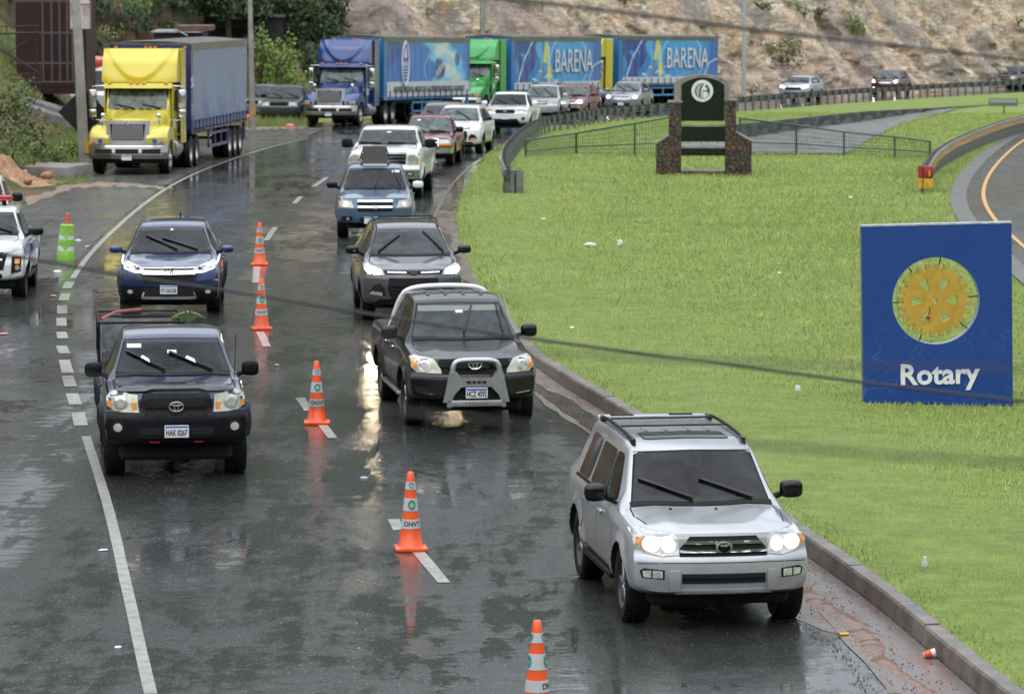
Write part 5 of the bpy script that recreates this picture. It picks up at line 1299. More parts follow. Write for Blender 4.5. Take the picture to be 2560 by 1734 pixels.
vb.inputs['Roughness'].default_value = .42; vb.inputs['Coat Weight'].default_value = .6; vb.inputs['Coat Roughness'].default_value = .14
TARP = pmat('roof_tarp', (.11,.105,.095), .5, noise=.3, nscale=2, coat=.5, coatr=.25, bump=.3, bscale=3)
def semi(name, label, g, psi, gt, psit, col, tcol, art, texts=(), nstrap=15, group=None, guard=None, fair=True):
    root = thing(name, label, 'truck', veh_matrix(g, psi), group)
    O = lambda n, vf, m, p=None, sm=True, an=35: obj(n, vf, m, p or root, sm, an)
    # hood and fenders
    secs = []
    for y, hw, zb, zt in ((-.93,.60,.95,1.60), (-.80,.64,.95,1.67), (-.2,.72,.98,1.76), (.5,.82,1.0,1.86), (1.1,.93,1.05,1.95)):
        prof = chaikin([(-hw, zb), (hw, zb), (hw, zt-.10), (hw*.55, zt), (-hw*.55, zt), (-hw, zt-.10)], 2)
        secs.append([(x, y, z) for x, z in prof])
    O('hood', fixn(loft(secs)), col)
    for s in (-1, 1):
        pf = [(-1.02,.93),(-1.04,1.12),(-.92,1.32),(-.6,1.46),(-.1,1.52),(.4,1.44),(.68,1.2),(.74,.9),(.66,.62)] + [(.60*math.cos(a), .51+.60*math.sin(a)) for a in np.linspace(.15, math.pi-.42, 9)] + [(-.66,.93)]
        V0 = [(y, z) for y, z in pf]
        secs = []
        for x, k in ((.58, 1.0), (.95, 1.0), (1.12, .985), (1.20, .95)):
            secs.append([(s*x, (y+.0)*k + (.16*((x-.58)/.62)**2 if y < -.5 else 0), .51+(z-.51)*k) for y, z in V0])
        f = O('fender', fixn(loft(secs)), col)
        O('headlight', fixn(slab(.70, 1.15, .95, 1.14, lambda x, z: -1.055+.16*((x-.58)/.62)**2, -.9, 6, 3)) if s > 0 else fixn(xf(slab(.70, 1.15, .95, 1.14, lambda x, z: -1.055+.16*((x-.58)/.62)**2, -.9, 6, 3), Matrix.Scale(-1, 4, (1, 0, 0)))), LENS)
        O('headlight_bulb', xf(lathe([(0, -.01), (.065, -.01), (.07, .0), (0, .01)], 14, 'y'), Matrix.Translation((s*.84, -1.055, 1.045))), pmat('lamp_glass_dark', (.12,.13,.14), .1, .3), f)
        O('marker_lens', box(s*1.04-.05, s*1.04+.05, -1.0, -.9, 1.0, 1.08), ORANGE, f)
        put_wheel(root, s*1.02, 0, False)
        O('hood_mirror', blob((s*.86, -.35, 1.78), (.075, .05, .09)), CHROME)
        O('mirror_arm', tube([(s*.86, -.35, 1.72), (s*.9, -.3, 1.42)], .012, 5), BLACKP)
        # large door mirrors
        m = O('side_mirror', rbox(s*1.40-.11, s*1.40+.11, 1.05, 1.20, 2.0, 2.56, .03, 2), CHROME)
        O('lower_mirror', rbox(s*1.40-.11, s*1.40+.11, 1.05, 1.20, 1.70, 1.95, .03, 2), CHROME, m)
        O('mirror_bracket', tube([(s*1.0, 1.25, 2.68), (s*1.42, 1.15, 2.66), (s*1.42, 1.15, 1.62), (s*1.0, 1.25, 1.60)], .018, 6), CHROME, m)
        # doors
        d = O('door', rbox(s*1.06-.02, s*1.06+.02, 1.28, 2.25, .95, 2.62, .015, 1), col)
        O('side_window', fixn(prism([(1.36, 1.92), (2.15, 1.86), (2.15, 2.52), (1.52, 2.52)], s*1.083, s*1.075)) if False else xf(fixn(prism([(1.36, 1.92), (2.15, 1.86), (2.15, 2.52), (1.52, 2.52)], -.006, .006)), Matrix.Translation((s*1.084, 0, 0)) @ Matrix.Rotation(math.pi/2, 4, 'Z') @ Matrix.Scale(1, 4)), GLASS, d)
        O('door_sticker', box(s*1.083-.004, s*1.083+.004, 1.45, 1.75, 1.35, 1.62), WHITEPL, d)
        O('side_extender', rbox(s*1.20-.03, s*1.20+.03, 2.25, 3.15, .85, 3.80, .02, 1), col)
        t = O('fuel_tank', xf(fixn(lathe([(0, -.6), (.30, -.6), (.33, -.56), (.33, .56), (.30, .6), (0, .6)], 20, 'y')), Matrix.Translation((s*.86, 2.2, .72))), pmat('dull_aluminium', (.45,.45,.46), .35, .8))
        O('step', box(s*1.0-.18, s*1.0+.18, 1.0, 1.5, .42, .50), BLACKP)
    # grille
    gf = O('grille_surround', fixn(slab(-.68, .68, .93, 1.66, lambda x, z: -1.03+.05*abs(x/.68)**3+.04*(z-.93), -.8, 12, 6, lambda z: .93+.07*(z-.93)/.73)), pmat('satin_chrome', (.62,.62,.63), .28, .75))
    gv = O('grille', fixn(slab(-.545, .545, 1.06, 1.555, lambda x, z: -1.045+.05*abs(x/.68)**3+.04*(z-.93), -.95, 12, 4, lambda z: .90+.10*(z-1.06)/.5)), VOID)
    bar = mesh('grille_bar', rbox(-.010, .010, -.012, .012, 1.075, 1.54, .003, 1), pmat('grille_bar_satin', (.42,.42,.42), .35, .3))
    for k in range(-11, 12):
        x = k*.0455; b = obj('grille_bar', bar, None, gv); b.matrix_local = Matrix.Translation((x, -1.05+.05*abs(x/.68)**3+.015, 0)) @ Matrix.Rotation(-.03*k/11, 4, 'Y')
    O('badge', xf(fixn(lathe([(0, -.015), (.075, -.01), (.08, .01), (0, .015)], 4, 'y')), Matrix.Translation((0, -1.05, 1.575))), CHROME, gf, False)
    # bumper
    by = lambda x, z: -1.22+.30*abs(x/1.22)**3.2+.05*abs(z-.66)/.2
    O('bumper', fixn(slab(-1.22, 1.22, .50, .92, by, -.75, 20, 8)), pmat('bumper_chrome', (.34,.335,.33), .25, .9, bump=.05, bscale=10))
    for (xa, xb, s) in ((-.36, .36, 0), (.46, 1.02, 1), (-1.02, -.46, -1)):
        O('bumper_opening', fixn(slab(xa, xb, .66, .80, lambda x, z: by(x, z)-.006, -1.0 if s == 0 else -.8, 8, 2)), VOID)
    for zz in (.885, .63): O('bumper_rib', fixn(slab(-1.1, 1.1, zz-.018, zz+.018, lambda x, z: by(x, z)-.03, -.9, 20, 1)), CHROME)
    O('bumper_skirt', fixn(slab(-1.12, 1.12, .36, .50, lambda x, z: by(x, z)+.06, -.7, 14, 1)), BLACKP)
    pl = O('license_plate', box(-.155, .155, -1.255, -1.235, .46, .61), WHITEPL); O('plate_band', box(-.145, .145, -1.259, -1.256, .575, .60), BLUEPL, pl)
    # cab
    secs = []
    for y, hw, zb, zt in ((1.02,1.03,.95,1.98), (1.10,1.04,.9,2.10), (1.42,1.05,.9,2.72), (2.9,1.08,.9,2.75)):
        prof = chaikin([(-hw, zb), (hw, zb), (hw*.97, zt-.08), (hw*.85, zt), (-hw*.85, zt), (-hw*.97, zt-.08)], 2)
        secs.append([(x, y, z) for x, z in prof])
    cab = fixn(loft(secs)); O('cab', cab, col)
    pj = Proj(cab)
    O('windshield_seal', pj.patch('F', [(-.99, 1.93), (.99, 1.93), (.93, 2.62), (-.93, 2.62)], .004, .03, .2), BLACKP)
    w = O('windshield', pj.patch('F', [(-.93, 1.97), (.93, 1.97), (.88, 2.56), (-.88, 2.56)], .012, .03, .2), GLASSL)
    O('wiper', pj.strip('F', [(-.1, 1.98), (-.7, 2.10)], .03, .04, .02), BLACKP, w); O('wiper', pj.strip('F', [(.75, 1.98), (.15, 2.10)], .03, .04, .02), BLACKP, w)
    vz = O('sun_visor', fixn(slab(-1.06, 1.06, 2.60, 2.76, lambda x, z: 1.02+.10*abs(x)**3+.35*(z-2.60), 1.6, 12, 3)), col)
    for x in (-.88, -.2, 0, .2, .88): O('marker_light', rbox(x-.06, x+.06, 1.02+.10*abs(x)**3, 1.2, 2.735, 2.78, .01, 1), ORANGE, vz)
    if fair:
        def fy(x, z):
            t = max(0.0, (z-2.80)/1.06); u = x/1.17
            crease = .06*ss((u*u*1.15+.12 - t)/.16)          # scooped lower half with a curved shoulder line
            return 1.22+.55*t**1.5 + .16*abs(u)**4 + crease*(1-.3*t) - .04*math.exp(-((t-.62)/.2)**2)
        O('roof_fairing', fixn(slab(-1.17, 1.17, 2.78, 3.82, fy, 3.1, 30, 26)), col)
    O('frame', join(box(-.45, -.35, .8, 6.6, .75, .98), box(.35, .45, .8, 6.6, .75, .98), box(-.5, .5, 3.2, 4.0, .7, .9)), BLACKP)
    for y in (4.5, 5.85):
        for s in (-1, 1): put_wheel(root, s*.93, y, True)
        O('mudguard', box(-1.2, 1.2, y-.1, y+.1, .5, .52) if False else box(-.6, .6, y-.08, y+.08, .43, .60), BLACKP)
    # ---------------- trailer
    Mi = veh_matrix(g, psi).inverted() @ veh_matrix(gt, psit)
    L = 12.4; hw = 1.27; z0, z1 = 1.22, 3.93
    fr = join(box(-hw, hw, 0, .10, z0, z1), box(-hw, hw, L-.1, L, z0, z1), box(-hw, -hw+.06, 0, .12, z0-.1, z1), box(hw-.0, hw+.03, -.02, .42, z0-.12, z1-.02), box(-hw-.03, -hw, -.02, .42, z0-.12, z1-.02),
              box(-hw, hw, .1, L-.1, z0-.10, z0), box(-.5, -.38, .6, L-.2, .92, z0-.1), box(.38, .5, .6, L-.2, .92, z0-.1))
    tr = obj('trailer', fr, tcol, root); tr.matrix_local = Mi
    rf = []
    P = np.zeros((30, 9, 3))
    for i in range(30):
        for j in range(9):
            x = -hw+2*hw*j/8; y = L*i/29; P[i, j] = (x, y, z1+.03+.035*math.sin(i*1.9)*(1-(x/hw)**2)+.06*(1-(x/hw)**2))
    O('roof_tarp', join(gridvf(P), box(-hw-.035, -hw-.005, .0, L, z1-.20, z1+.03), box(hw+.005, hw+.035, .0, L, z1-.20, z1+.03), box(-hw, hw, -.01, .0, z1-.02, z1+.04)), TARP, tr)
    nu, nv = (190, 64) if art is not art_plain else (90, 20)
    for s in (1, -1):
        U, V_ = np.meshgrid(np.linspace(0, 1, nu+1), np.linspace(0, 1, nv+1)); P = np.zeros((nv+1, nu+1, 3))
        P[..., 1] = .42+U*(L-.47); P[..., 2] = z0+.02+V_*(z1-.20-z0-.02)
        P[..., 0] = s*(hw+.012+.018*np.sin(U*nstrap*2*math.pi)*np.sin(math.pi*V_)+.012*np.sin(U*23+V_*4))
        me = mesh('curtain', gridvf(P), VC if art is not art_plain else pmat('plain_curtain', (.13,.19,.40), .32, coat=.6, coatr=.14, noise=.12, nscale=1.2), True)
        if art is not art_plain:
            c = art(U, V_).reshape(-1, 3); a = me.color_attributes.new('print', 'FLOAT_COLOR', 'POINT'); a.data.foreach_set('color', np.concatenate([c, np.ones((len(c), 1))], 1).ravel().astype(np.float32))
        cu = obj('curtain', me, None, tr)
        sm = mesh('strap', join(box(-.012, .012, -.022, .022, 0, .34), box(-.02, .02, -.03, .03, .26, .34)), BLACKP)
        for k in range(nstrap):
            y = .42+(k+.5)*(L-.47)/nstrap; q = obj('strap', sm, None, tr); q.matrix_local = Matrix.Translation((s*(hw+.045), y, z0-.05))
    RT = Matrix.Rotation(math.pi/2, 4, 'Z')
    for (txt, size, u, v, colr, bold, sx, rot) in texts:
        t = textvf(txt, size, .004, bold)
        M = Matrix.Translation((hw+(.045 if colr is LR else .058), .42+u*(L-.47), z0+v*(z1-.2-z0))) @ RT @ Matrix.Rotation(rot, 4, 'Y') @ Matrix.Diagonal((sx, 1, 1, 1))
        obj('curtain_lettering', xf(t, M), colr, tr)
    gc_ = guard or tcol
    for s in (-1, 1):
        obj('side_guard', join(box(s*1.18-.03, s*1.18+.03, 4.2, 8.4, .50, .60), box(s*1.18-.03, s*1.18+.03, 4.2, 8.4, .92, 1.0), *[box(s*1.18-.03, s*1.18+.03, y, y+.08, .50, 1.15) for y in (4.2, 5.6, 7.0, 8.32)]), gc_, tr)
        slm = mesh('side_light', box(-.01, .01, 0, .1, z0-.07, z0-.03), REDL)
        for y in (.6, 2.6, 4.6, 6.6, 8.6, 10.6, 12.0): q = obj('side_light', slm, None, tr); q.matrix_local = Matrix.Translation((s*(hw+.03), y, 0))
        for y in (8.9, 10.1, 11.3): put_wheel(tr, s*.93, y, True, True)
        obj('landing_leg', box(s*.8-.05, s*.8+.05, 2.6, 2.7, .55, 1.1), gc_, tr)
    for x in (-1.1, -.15, 0, .15, 1.1): obj('front_light', box(x-.05, x+.05, -.02, 0, z1-.12, z1-.06), ORANGE, tr)
    obj('rear_frame', join(box(-1.2, 1.2, L-.12, L-.04, .5, .6), box(-1.22, -1.12, L-.15, L, .5, 1.1), box(1.12, 1.22, L-.15, L, .5, 1.1)), gc_, tr)
    return root
YEL = paint('yellow_cab_paint', (.62,.52,.03), .05, .35); GREEN = paint('green_cab_paint', (.015,.30,.055), .1, .35); CABB = paint('blue_cab_paint', (.006,.04,.17), .15, .3)
TN = pmat('trailer_navy', (.025,.03,.14), .4, noise=.2, coat=.6); TB = pmat('trailer_blue', (.02,.16,.40), .4, noise=.2, coat=.6); LB = pmat('pale_blue_frame', (.10,.30,.52), .45, noise=.2, coat=.5)
LW = pmat('lettering_white', (.72,.72,.76), .4); LR = pmat('lettering_shadow', (.18,.08,.16), .5)
def vy(x, y): return Vector((x, y, ZT(y)))
def behind(g, psi, d): return vy(g.x - math.sin(R(psi))*d, g.y + math.cos(R(psi))*d)
semi('curtain_truck', 'yellow truck with a plain grey-blue curtain trailer standing by the concrete pole', G(332, 434), -3.4, behind(G(332, 434), -3.4, 3.9), -4.6, YEL, TN, art_plain, nstrap=16, guard=pmat('navy_guard', (.06,.07,.16), .5, coat=.4))
ADV = 'ADVERTENCIA EL ABUSO DE LA CERVEZA PERJUDICA LA SALUD'
r_ = semi('curtain_truck', 'blue truck whose curtain trailer shows an oval crest and a line of warning lettering', G(838, 315), -12, behind(G(838, 315), -12, 3.9), -17.7, CABB, TB, art_wave,
     texts=[(ADV, .36, .5, .135, INK, .004, .98, 0), ('BARENA', .46, .62, .50, LW, .003, .75, R(-24)), ('BARENA', .30, .205, .60, LW, .004, .62, 0)], guard=LB)
tr = [c for c in r_.children if c.name.startswith('trailer')][0]
cr = join(xf(torus_ell(.50, 1.0, .05, 36), Matrix.Identity(4)), torus_ell(.42, .9, .025, 36), *[tube([(-.28+abs(k)*.03, 0, -.22-k*.14), (.28-abs(k)*.03, 0, -.22-k*.14)], .022, 5) for k in range(4)], tube([(-.16, 0, .28), (0, 0, .75), (.16, 0, .28)], .03, 5), tube([(0, 0, .75), (0, 0, .25)], .04, 5))
obj('oval_crest', xf(cr, Matrix.Translation((1.27+.06, .42+.205*12, 1.22+.61*2.5)) @ Matrix.Rotation(math.pi/2, 4, 'Z')), LW, tr, True)
BT_ = [('BARENA', 1.72, .675, .545, LR, .012, .82, 0), ('BARENA', 1.72, .670, .56, LW, .004, .82, 0)]
semi('curtain_truck', 'green truck with a blue printed curtain trailer reading BARENA, second in the queue', behind(vy(-1.25, 212.4), -18, -3.9), -18, vy(-1.25, 212.4), -23, GREEN, TB, art_barena, texts=BT_, guard=LB)
semi('curtain_truck', 'yellow truck mostly hidden between the two BARENA trailers, pulling the last one', behind(vy(4.95, 237.6), -26, -3.9), -26, vy(4.95, 237.6), -30, YEL, TB, art_barena, texts=BT_, guard=LB)
# red-and-white truck parked behind the yellow one
def parked_truck():
    r = thing('parked_truck', 'white truck with a red roof, mostly hidden behind the yellow truck', 'truck', veh_matrix(vy(-16.15, 156), 2))
    wh = paint('aged_white', (.55,.55,.55), .05, .4); rd = paint('red_roof', (.5,.06,.03), .1, .4)
    secs = []
    for y, hw, zb, zt in ((-.3,1.1,.8,1.8), (0,1.15,.7,2.1), (.3,1.15,.7,2.9), (2.0,1.15,.7,2.95)):
        secs.append([(x, y, z) for x, z in chaikin([(-hw, zb), (hw, zb), (hw, zt-.1), (hw*.85, zt), (-hw*.85, zt), (-hw, zt-.1)], 2)])
    c = fixn(loft(secs)); obj('cab', c, wh, r, True); pj = Proj(c)
    obj('windshield', pj.patch('F', [(-.98, 1.95), (.98, 1.95), (.93, 2.7), (-.93, 2.7)], .01, .03, .25), GLASSM, r, True)
    obj('roof', blob((0, 1.1, 2.98), (1.1, .95, .30), 3), rd, r, True)
    obj('bumper', rbox(-1.15, 1.15, -.55, -.25, .5, .85, .05, 2), wh, r, True)
    obj('grille', box(-.6, .6, -.33, -.28, 1.0, 1.6), VOID, r)
    obj('cargo_box', rbox(-1.2, 1.2, 2.2, 7.5, 1.1, 3.0, .03, 1), wh, r)
    for s in (-1, 1):
        put_wheel(r, s*.98, .5, False); put_wheel(r, s*.93, 5.8, True)
        obj('side_mirror', rbox(s*1.4-.1, s*1.4+.1, .1, .2, 1.9, 2.5, .03, 1), BLACKP, r)
    obj('tarpaulin', blob((-.2, -.55, 1.6), (.75, .25, .75), 2.4), pmat('white_sheet', (.7,.7,.72), .6, noise=.15, bump=.6, bscale=5), r, True)
parked_truck()
# ================================================================ ROADSIDE THINGS
# ---------------------------------------------------------------- blue sign with the gear wheel
def rot_sign():
    g = G(2344, 1022)
    M = Matrix.Translation(g + Vector((0, 0, -.06))) @ Matrix.Rotation(R(3), 4, 'Z') @ Matrix.Rotation(R(-1.2), 4, 'Y')
    r = thing('rotary_sign', 'upright blue sign slab with a golden gear wheel and white Rotary lettering', 'sign', M)
    W2, H, T = 1.105, 2.78, .09; cx, cz, rr = -.02, 1.67, .645; n = 48
    BL, bnt, bb = node_mat('cracked_blue_paint'); bn = NB(bnt)
    cr = bn.voro(5.5, 'DISTANCE_TO_EDGE', 0, (1, 1, 1)); sep = bnt.nodes.new('ShaderNodeSeparateXYZ'); bnt.links.new(bn.co, sep.inputs[0])
    mask = bn.math('MULTIPLY', bn.rng(bn.noise(2.2, 4, .6), .50, .60), bn.rng(sep.outputs[2], 1.42, 1.0))
    vein = bn.math('MULTIPLY', bn.rng(cr, .0, .035, 1, 0), mask)
    c = bn.mix(bn.rng(bn.noise(3, 5, .7), .3, .7), (.003,.038,.21), (.005,.048,.255))
    c = bn.mix(bn.math('MULTIPLY', vein, .38), c, (.16,.27,.50)); bn.lnk(c, bb, 'Base Color'); bb.inputs['Roughness'].default_value = .42; bb.inputs['Coat Weight'].default_value = .3; bb.inputs['Coat Roughness'].default_value = .2
    inner = [(cx+rr*math.cos(2*math.pi*k/n), cz+rr*math.sin(2*math.pi*k/n)) for k in range(n)]
    outer = []
    for k in range(n):
        a = 2*math.pi*k/n; dx, dz = math.cos(a), math.sin(a); t = min(((W2 if dx > 0 else -W2)-cx)/dx if abs(dx) > 1e-6 else 9e9, ((H if dz > 0 else 0)-cz)/dz if abs(dz) > 1e-6 else 9e9)
        outer.append((cx+t*dx, cz+t*dz))
    # exact corners
    for cxx, czz in ((W2, H), (-W2, H), (-W2, 0), (W2, 0)):
        k = min(range(n), key=lambda i: math.hypot(outer[i][0]-cxx, outer[i][1]-czz)); outer[k] = (cxx, czz)
    V = []
    for y in (-T, T): V += [(x, y, z) for x, z in inner] + [(x, y, z) for x, z in outer]
    Fc = []
    for k in range(n):
        l = (k+1) % n
        Fc += [(k, l, n+l, n+k), (2*n+k, 3*n+k, 3*n+l, 2*n+l), (n+k, n+l, 3*n+l, 3*n+k), (k, 2*n+k, 2*n+l, l)]
    obj('panel', fixn((V, Fc)), BL, r)
    obj('top_edge', box(-W2-.005, W2+.005, -T-.004, T+.004, H, H+.022), pmat('pale_cap', (.35,.38,.42), .5, noise=.3), r)
    # rim of the hole
    obj('hole_rim', join(*[([( (cx+q*math.cos(a)), y, cz+q*math.sin(a)) for a in (2*math.pi*k/n, 2*math.pi*(k+1)/n) for q, y in ((rr, -T+.01), (rr-.008, -T+.01), (rr-.008, T-.01), (rr, T-.01))], [(0,1,5,4),(1,2,6,5),(2,3,7,6)]) for k in range(n)]), pmat('pale_rim', (.30,.36,.42), .5), r)
    GOLD = pmat('weathered_gold', (.44,.26,.03), .45, .1, noise=.35, nscale=6, bump=.4, bscale=12, col2=(.54,.36,.06))
    # gear: ring of teeth, six triangular windows, hub hole
    bm = bmesh.new(); ro, rt, ri, rh = .455, .535, .31, .045; gx, gz = -.03, 1.67; NT = 24
    out = []
    for k in range(NT):
        a0 = 2*math.pi*k/NT+.05
        for da, q in ((0, ro), (.06, ro), (.085, rt), (.185, rt), (.21, ro)):
            out.append((gx+q*math.cos(a0+da), gz+q*math.sin(a0+da)))
    cu = bpy.data.curves.new('gear', 'CURVE'); cu.dimensions = '2D'; cu.fill_mode = 'BOTH'; cu.extrude = .035; cu.bevel_depth = .006
    def spl(pts):
        s = cu.splines.new('POLY'); s.points.add(len(pts)-1)
        for p, (a, b) in zip(s.points, pts): p.co = (a, b, 0, 1)
        s.use_cyclic_u = True
    spl(out); spl([(gx+rh*math.cos(2*math.pi*k/16), gz+rh*math.sin(2*math.pi*k/16)) for k in range(16)])
    for k in range(6):
        a = math.pi/3*k + .02; h = .235
        p0 = (gx+.13*math.cos(a), gz+.13*math.sin(a)); pts = [p0]
        for q in np.linspace(-h*.95, h*.95, 6): pts.append((gx+.345*math.cos(a+q), gz+.345*math.sin(a+q)))
        spl(pts)
    o = bpy.data.objects.new('t', cu); COL.objects.link(o); dg = bpy.context.evaluated_depsgraph_get(); me = bpy.data.meshes.new_from_object(o.evaluated_get(dg))
    vf = ([(v.co.x, -v.co.z, v.co.y) for v in me.vertices], [tuple(p.vertices) for p in me.polygons]); bpy.data.objects.remove(o); bpy.data.meshes.remove(me)
    obj('gear_wheel', vf, GOLD, r, True, 30)
    for a in (82, 128, 4, 182, 248, 318):
        a = R(a); ca, sa = math.cos(a), math.sin(a)
        obj('hanger', tube([(gx+.51*ca, 0, gz+.51*sa), (cx+.65*ca, 0, cz+.65*sa)], .011, 6), INK, r, True)
    o = obj('camera_ball', blob((-.14, -.07, 1.43), (.032, .03, .035)), REDL, r, True); obj('camera_cord', tube([(-.13, -.06, 1.46), (-.10, -.05, 1.57)], .006, 5), INK, o)  # small red camera ball on its cord, not a light
    t = textvf('Rotary', .42, .012, .011); x0 = min(v[0] for v in t[0]); x1 = max(v[0] for v in t[0]); k = 1.17/(x1-x0)
    obj('lettering', xf(t, Matrix.Translation((.03-(x0+x1)/2*k, -T-.012, .575)) @ Matrix.Diagonal((k, 1, k*.98, 1))), pmat('sign_white', (.72,.74,.76), .4, noise=.08), r)
    # concrete slab in the grass beside it
    p = G(2130, 1028); sl = obj('concrete_slab', rbox(-.22, .22, -.30, .30, -.03, .07, .02, 1), KERB, None, M=Matrix.Translation(p)); tag(sl, 'small grey concrete block in the grass left of the blue sign', 'block')
rot_sign()

# ---------------------------------------------------------------- stone monument
def clip_poly(poly, px_, py_, nx, ny):
    out = []
    for i in range(len(poly)):
        a, b = poly[i], poly[(i+1) % len(poly)]
        da = (a[0]-px_)*nx+(a[1]-py_)*ny; db = (b[0]-px_)*nx+(b[1]-py_)*ny
        if da <= 0: out.append(a)
        if da*db < 0: t = da/(da-db); out.append((a[0]+(b[0]-a[0])*t, a[1]+(b[1]-a[1])*t))
    return out
def monument():
    g = G(1760, 437); r = thing('stone_monument', 'brown stone monument with arched dark plaque and round white emblem on the grass', 'monument', Matrix.Translation(g+Vector((0, 0, -.05))) @ Matrix.Rotation(R(-2), 4, 'Z'))
    MORT = pmat('mortar', (.026,.023,.02), .7, noise=.3); CONC = pmat('stained_concrete', (.21,.20,.17), .6, noise=.45, nscale=3, coat=.3, coatr=.3, bump=.4, bscale=10)
    SM = [pmat('field_stone', c, .5, noise=.35, nscale=7, bump=.6, bscale=14, coat=.4, coatr=.25) for c in ((.055,.04,.031),)]
    for i, c in enumerate(((.095,.04,.024), (.065,.048,.034), (.036,.03,.028), (.10,.06,.032), (.045,.036,.032))): SM.append(pmat('field_stone_%s' % 'abcde'[i], c, .5, noise=.35, nscale=7, bump=.6, bscale=14, coat=.4, coatr=.25))
    D = .22
    cols = {'outer_pier': [[(-1.47,0),(-1.095,0),(-1.095,1.24),(-1.47,.99)], [(.975,0),(1.45,0),(1.45,1.06),(.975,1.36)]], 'pier': [[(-1.09,0),(-.70,0),(-.70,2.27),(-1.09,2.27)], [(.64,0),(.97,0),(.97,2.33),(.64,2.33)]], 'foot_beam': [[(-.695,0),(.635,0),(.635,.16),(-.695,.16)]]}
    rr = random.Random(5)
    for nm_, ps in cols.items():
        for poly in ps:
            dd = D if nm_ != 'foot_beam' else D-.03
            p = obj(nm_, fixn(prism(poly, -dd, dd)), MORT, r)
            top = [q for q in poly if q[1] > .1]
            if nm_ != 'foot_beam':
                (xa, za), (xb, zb) = sorted(top)[0], sorted(top)[-1]
                obj('coping', fixn(prism([(xa-.03, za), (xb+.03, zb), (xb+.03, zb+.05), (xa-.03, za+.05)], -dd-.03, dd+.03)), CONC, p)
            else: obj('coping', box(-.69, .63, -dd-.01, dd+.01, .16, .20), CONC, p)
            xa = min(q[0] for q in poly); xb = max(q[0] for q in poly); zb = max(q[1] for q in poly)
            pts = []; st = .17; z = st*.4; row = 0
            while z < zb+st:
                x = xa + (st*.5 if row % 2 else 0)
                while x < xb+st: pts.append((x+rr.uniform(-.06, .06), z+rr.uniform(-.06, .06))); x += st
                z += st*.92; row += 1
            for i, (x, z) in enumerate(pts):
                c = list(poly)
                for j, (u, v) in enumerate(pts):
                    if i == j or abs(u-x) > .45 or abs(v-z) > .45: continue
                    nx, nz_ = u-x, v-z; l = math.hypot(nx, nz_)
                    c = clip_poly(c, (x+u)/2-nx/l*.009, (z+v)/2-nz_/l*.009, nx, nz_)
                    if len(c) < 3: break
                if len(c) < 3: continue
                ar = abs(sum(c[k][0]*c[(k+1) % len(c)][1]-c[(k+1) % len(c)][0]*c[k][1] for k in range(len(c))))/2
                if ar < .003: continue
                mx_, mz_ = sum(q[0] for q in c)/len(c), sum(q[1] for q in c)/len(c); n = len(c); pr = rr.uniform(.022, .045)
                ins = [(mx_+(q[0]-mx_)*.86, mz_+(q[1]-mz_)*.86) for q in c]
                V = [(a, -dd+.005, b) for a, b in c] + [(a, -dd-pr*.7, b) for a, b in c] + [(a, -dd-pr, b) for a, b in ins]
                Fc = [tuple(range(2*n, 3*n))] + [(k, (k+1) % n, n+(k+1) % n, n+k) for k in range(n)] + [(n+k, n+(k+1) % n, 2*n+(k+1) % n, 2*n+k) for k in range(n)]
                obj('stone', fixn((V, Fc)), rr.choice(SM), p)
    arch = lambda hw, zs, zt, c0, n=14: [(c0+hw*math.cos(a)*1.0, zs+(zt-zs)*(math.sin(a)-math.sin(.62))/(1-math.sin(.62))) for a in np.linspace(.62, math.pi-.62, n)]
    def archpoly(x0, x1, z0, zs, zt):
        c0 = (x0+x1)/2; hw = (x1-x0)/2; k = 1/math.cos(.62)
        return [(x0, z0), (x1, z0)] + [(c0+hw*k*math.cos(a), zs+(zt-zs)*(math.sin(a)-math.sin(.62))/(1-math.sin(.62))) for a in np.linspace(.62, math.pi-.62, 16)]
    o = obj('arch_surround', fixn(prism(archpoly(-.92, .78, 1.72, 2.88, 3.12), -.10, .16)), CONC, r)
    GRAN = pmat('dark_green_granite', (.005,.010,.009), .2, coat=.2, noise=.6, nscale=14)
    obj('plaque', fixn(prism(archpoly(-.70, .60, 1.70, 2.80, 3.03), -.135, -.10)), GRAN, o)
    for za, zb in ((1.07, 1.53), (.64, .87)):
        q = obj('plaque', box(-.695, .635, -.12, .02, za, zb), GRAN, r); obj('ledge', box(-.695, .635, -.14, .10, zb, zb+.05), CONC, q)
        obj('drips', join(*[box(x, x+.02, -.125, -.10, za-.05, za) for x in (-.5, -.1, .1, .4)]), MORT, q)
    cx, cz = -.065, 2.62
    d = obj('emblem', xf(fixn(lathe([(0, -.02), (.33, -.02), (.335, .0), (0, .01)], 40, 'y')), Matrix.Translation((cx, -.15, cz))), pmat('emblem_white', (.66,.69,.68), .5, noise=.1), r, True, 30)
    dk = pmat('emblem_slate', (.06,.10,.12), .5); pk = pmat('emblem_pinkgrey', (.42,.36,.34), .5)
    def disc(pts, m, y): obj('emblem_mark', fixn(prism(pts, y, y+.006)), m, d)
    circ = ell(cx, cz, .235, .235, 36); disc(circ, dk, -.178)
    disc(chaikin([(cx-.21, cz+.02), (cx-.12, cz+.19), (cx+.05, cz+.23), (cx-.06, cz+.08), (cx-.09, cz-.21), (cx-.15, cz-.17)], 2), pk, -.183)
    wt = _mc['emblem_white']
    disc([(cx-.045, cz-.23), (cx-.02, cz-.23), (cx+.02, cz+.02), (cx+.13, cz+.235), (cx+.06, cz+.235), (cx-.03, cz+.05)], wt, -.188)
    disc(ell(cx+.085, cz+.06, .052, .052, 16), wt, -.188)
    disc(chaikin([(cx+.01, cz-.22), (cx+.02, cz-.02), (cx+.07, cz-.005), (cx+.17, cz-.05), (cx+.19, cz-.12), (cx+.10, cz-.21)], 2), wt, -.188)
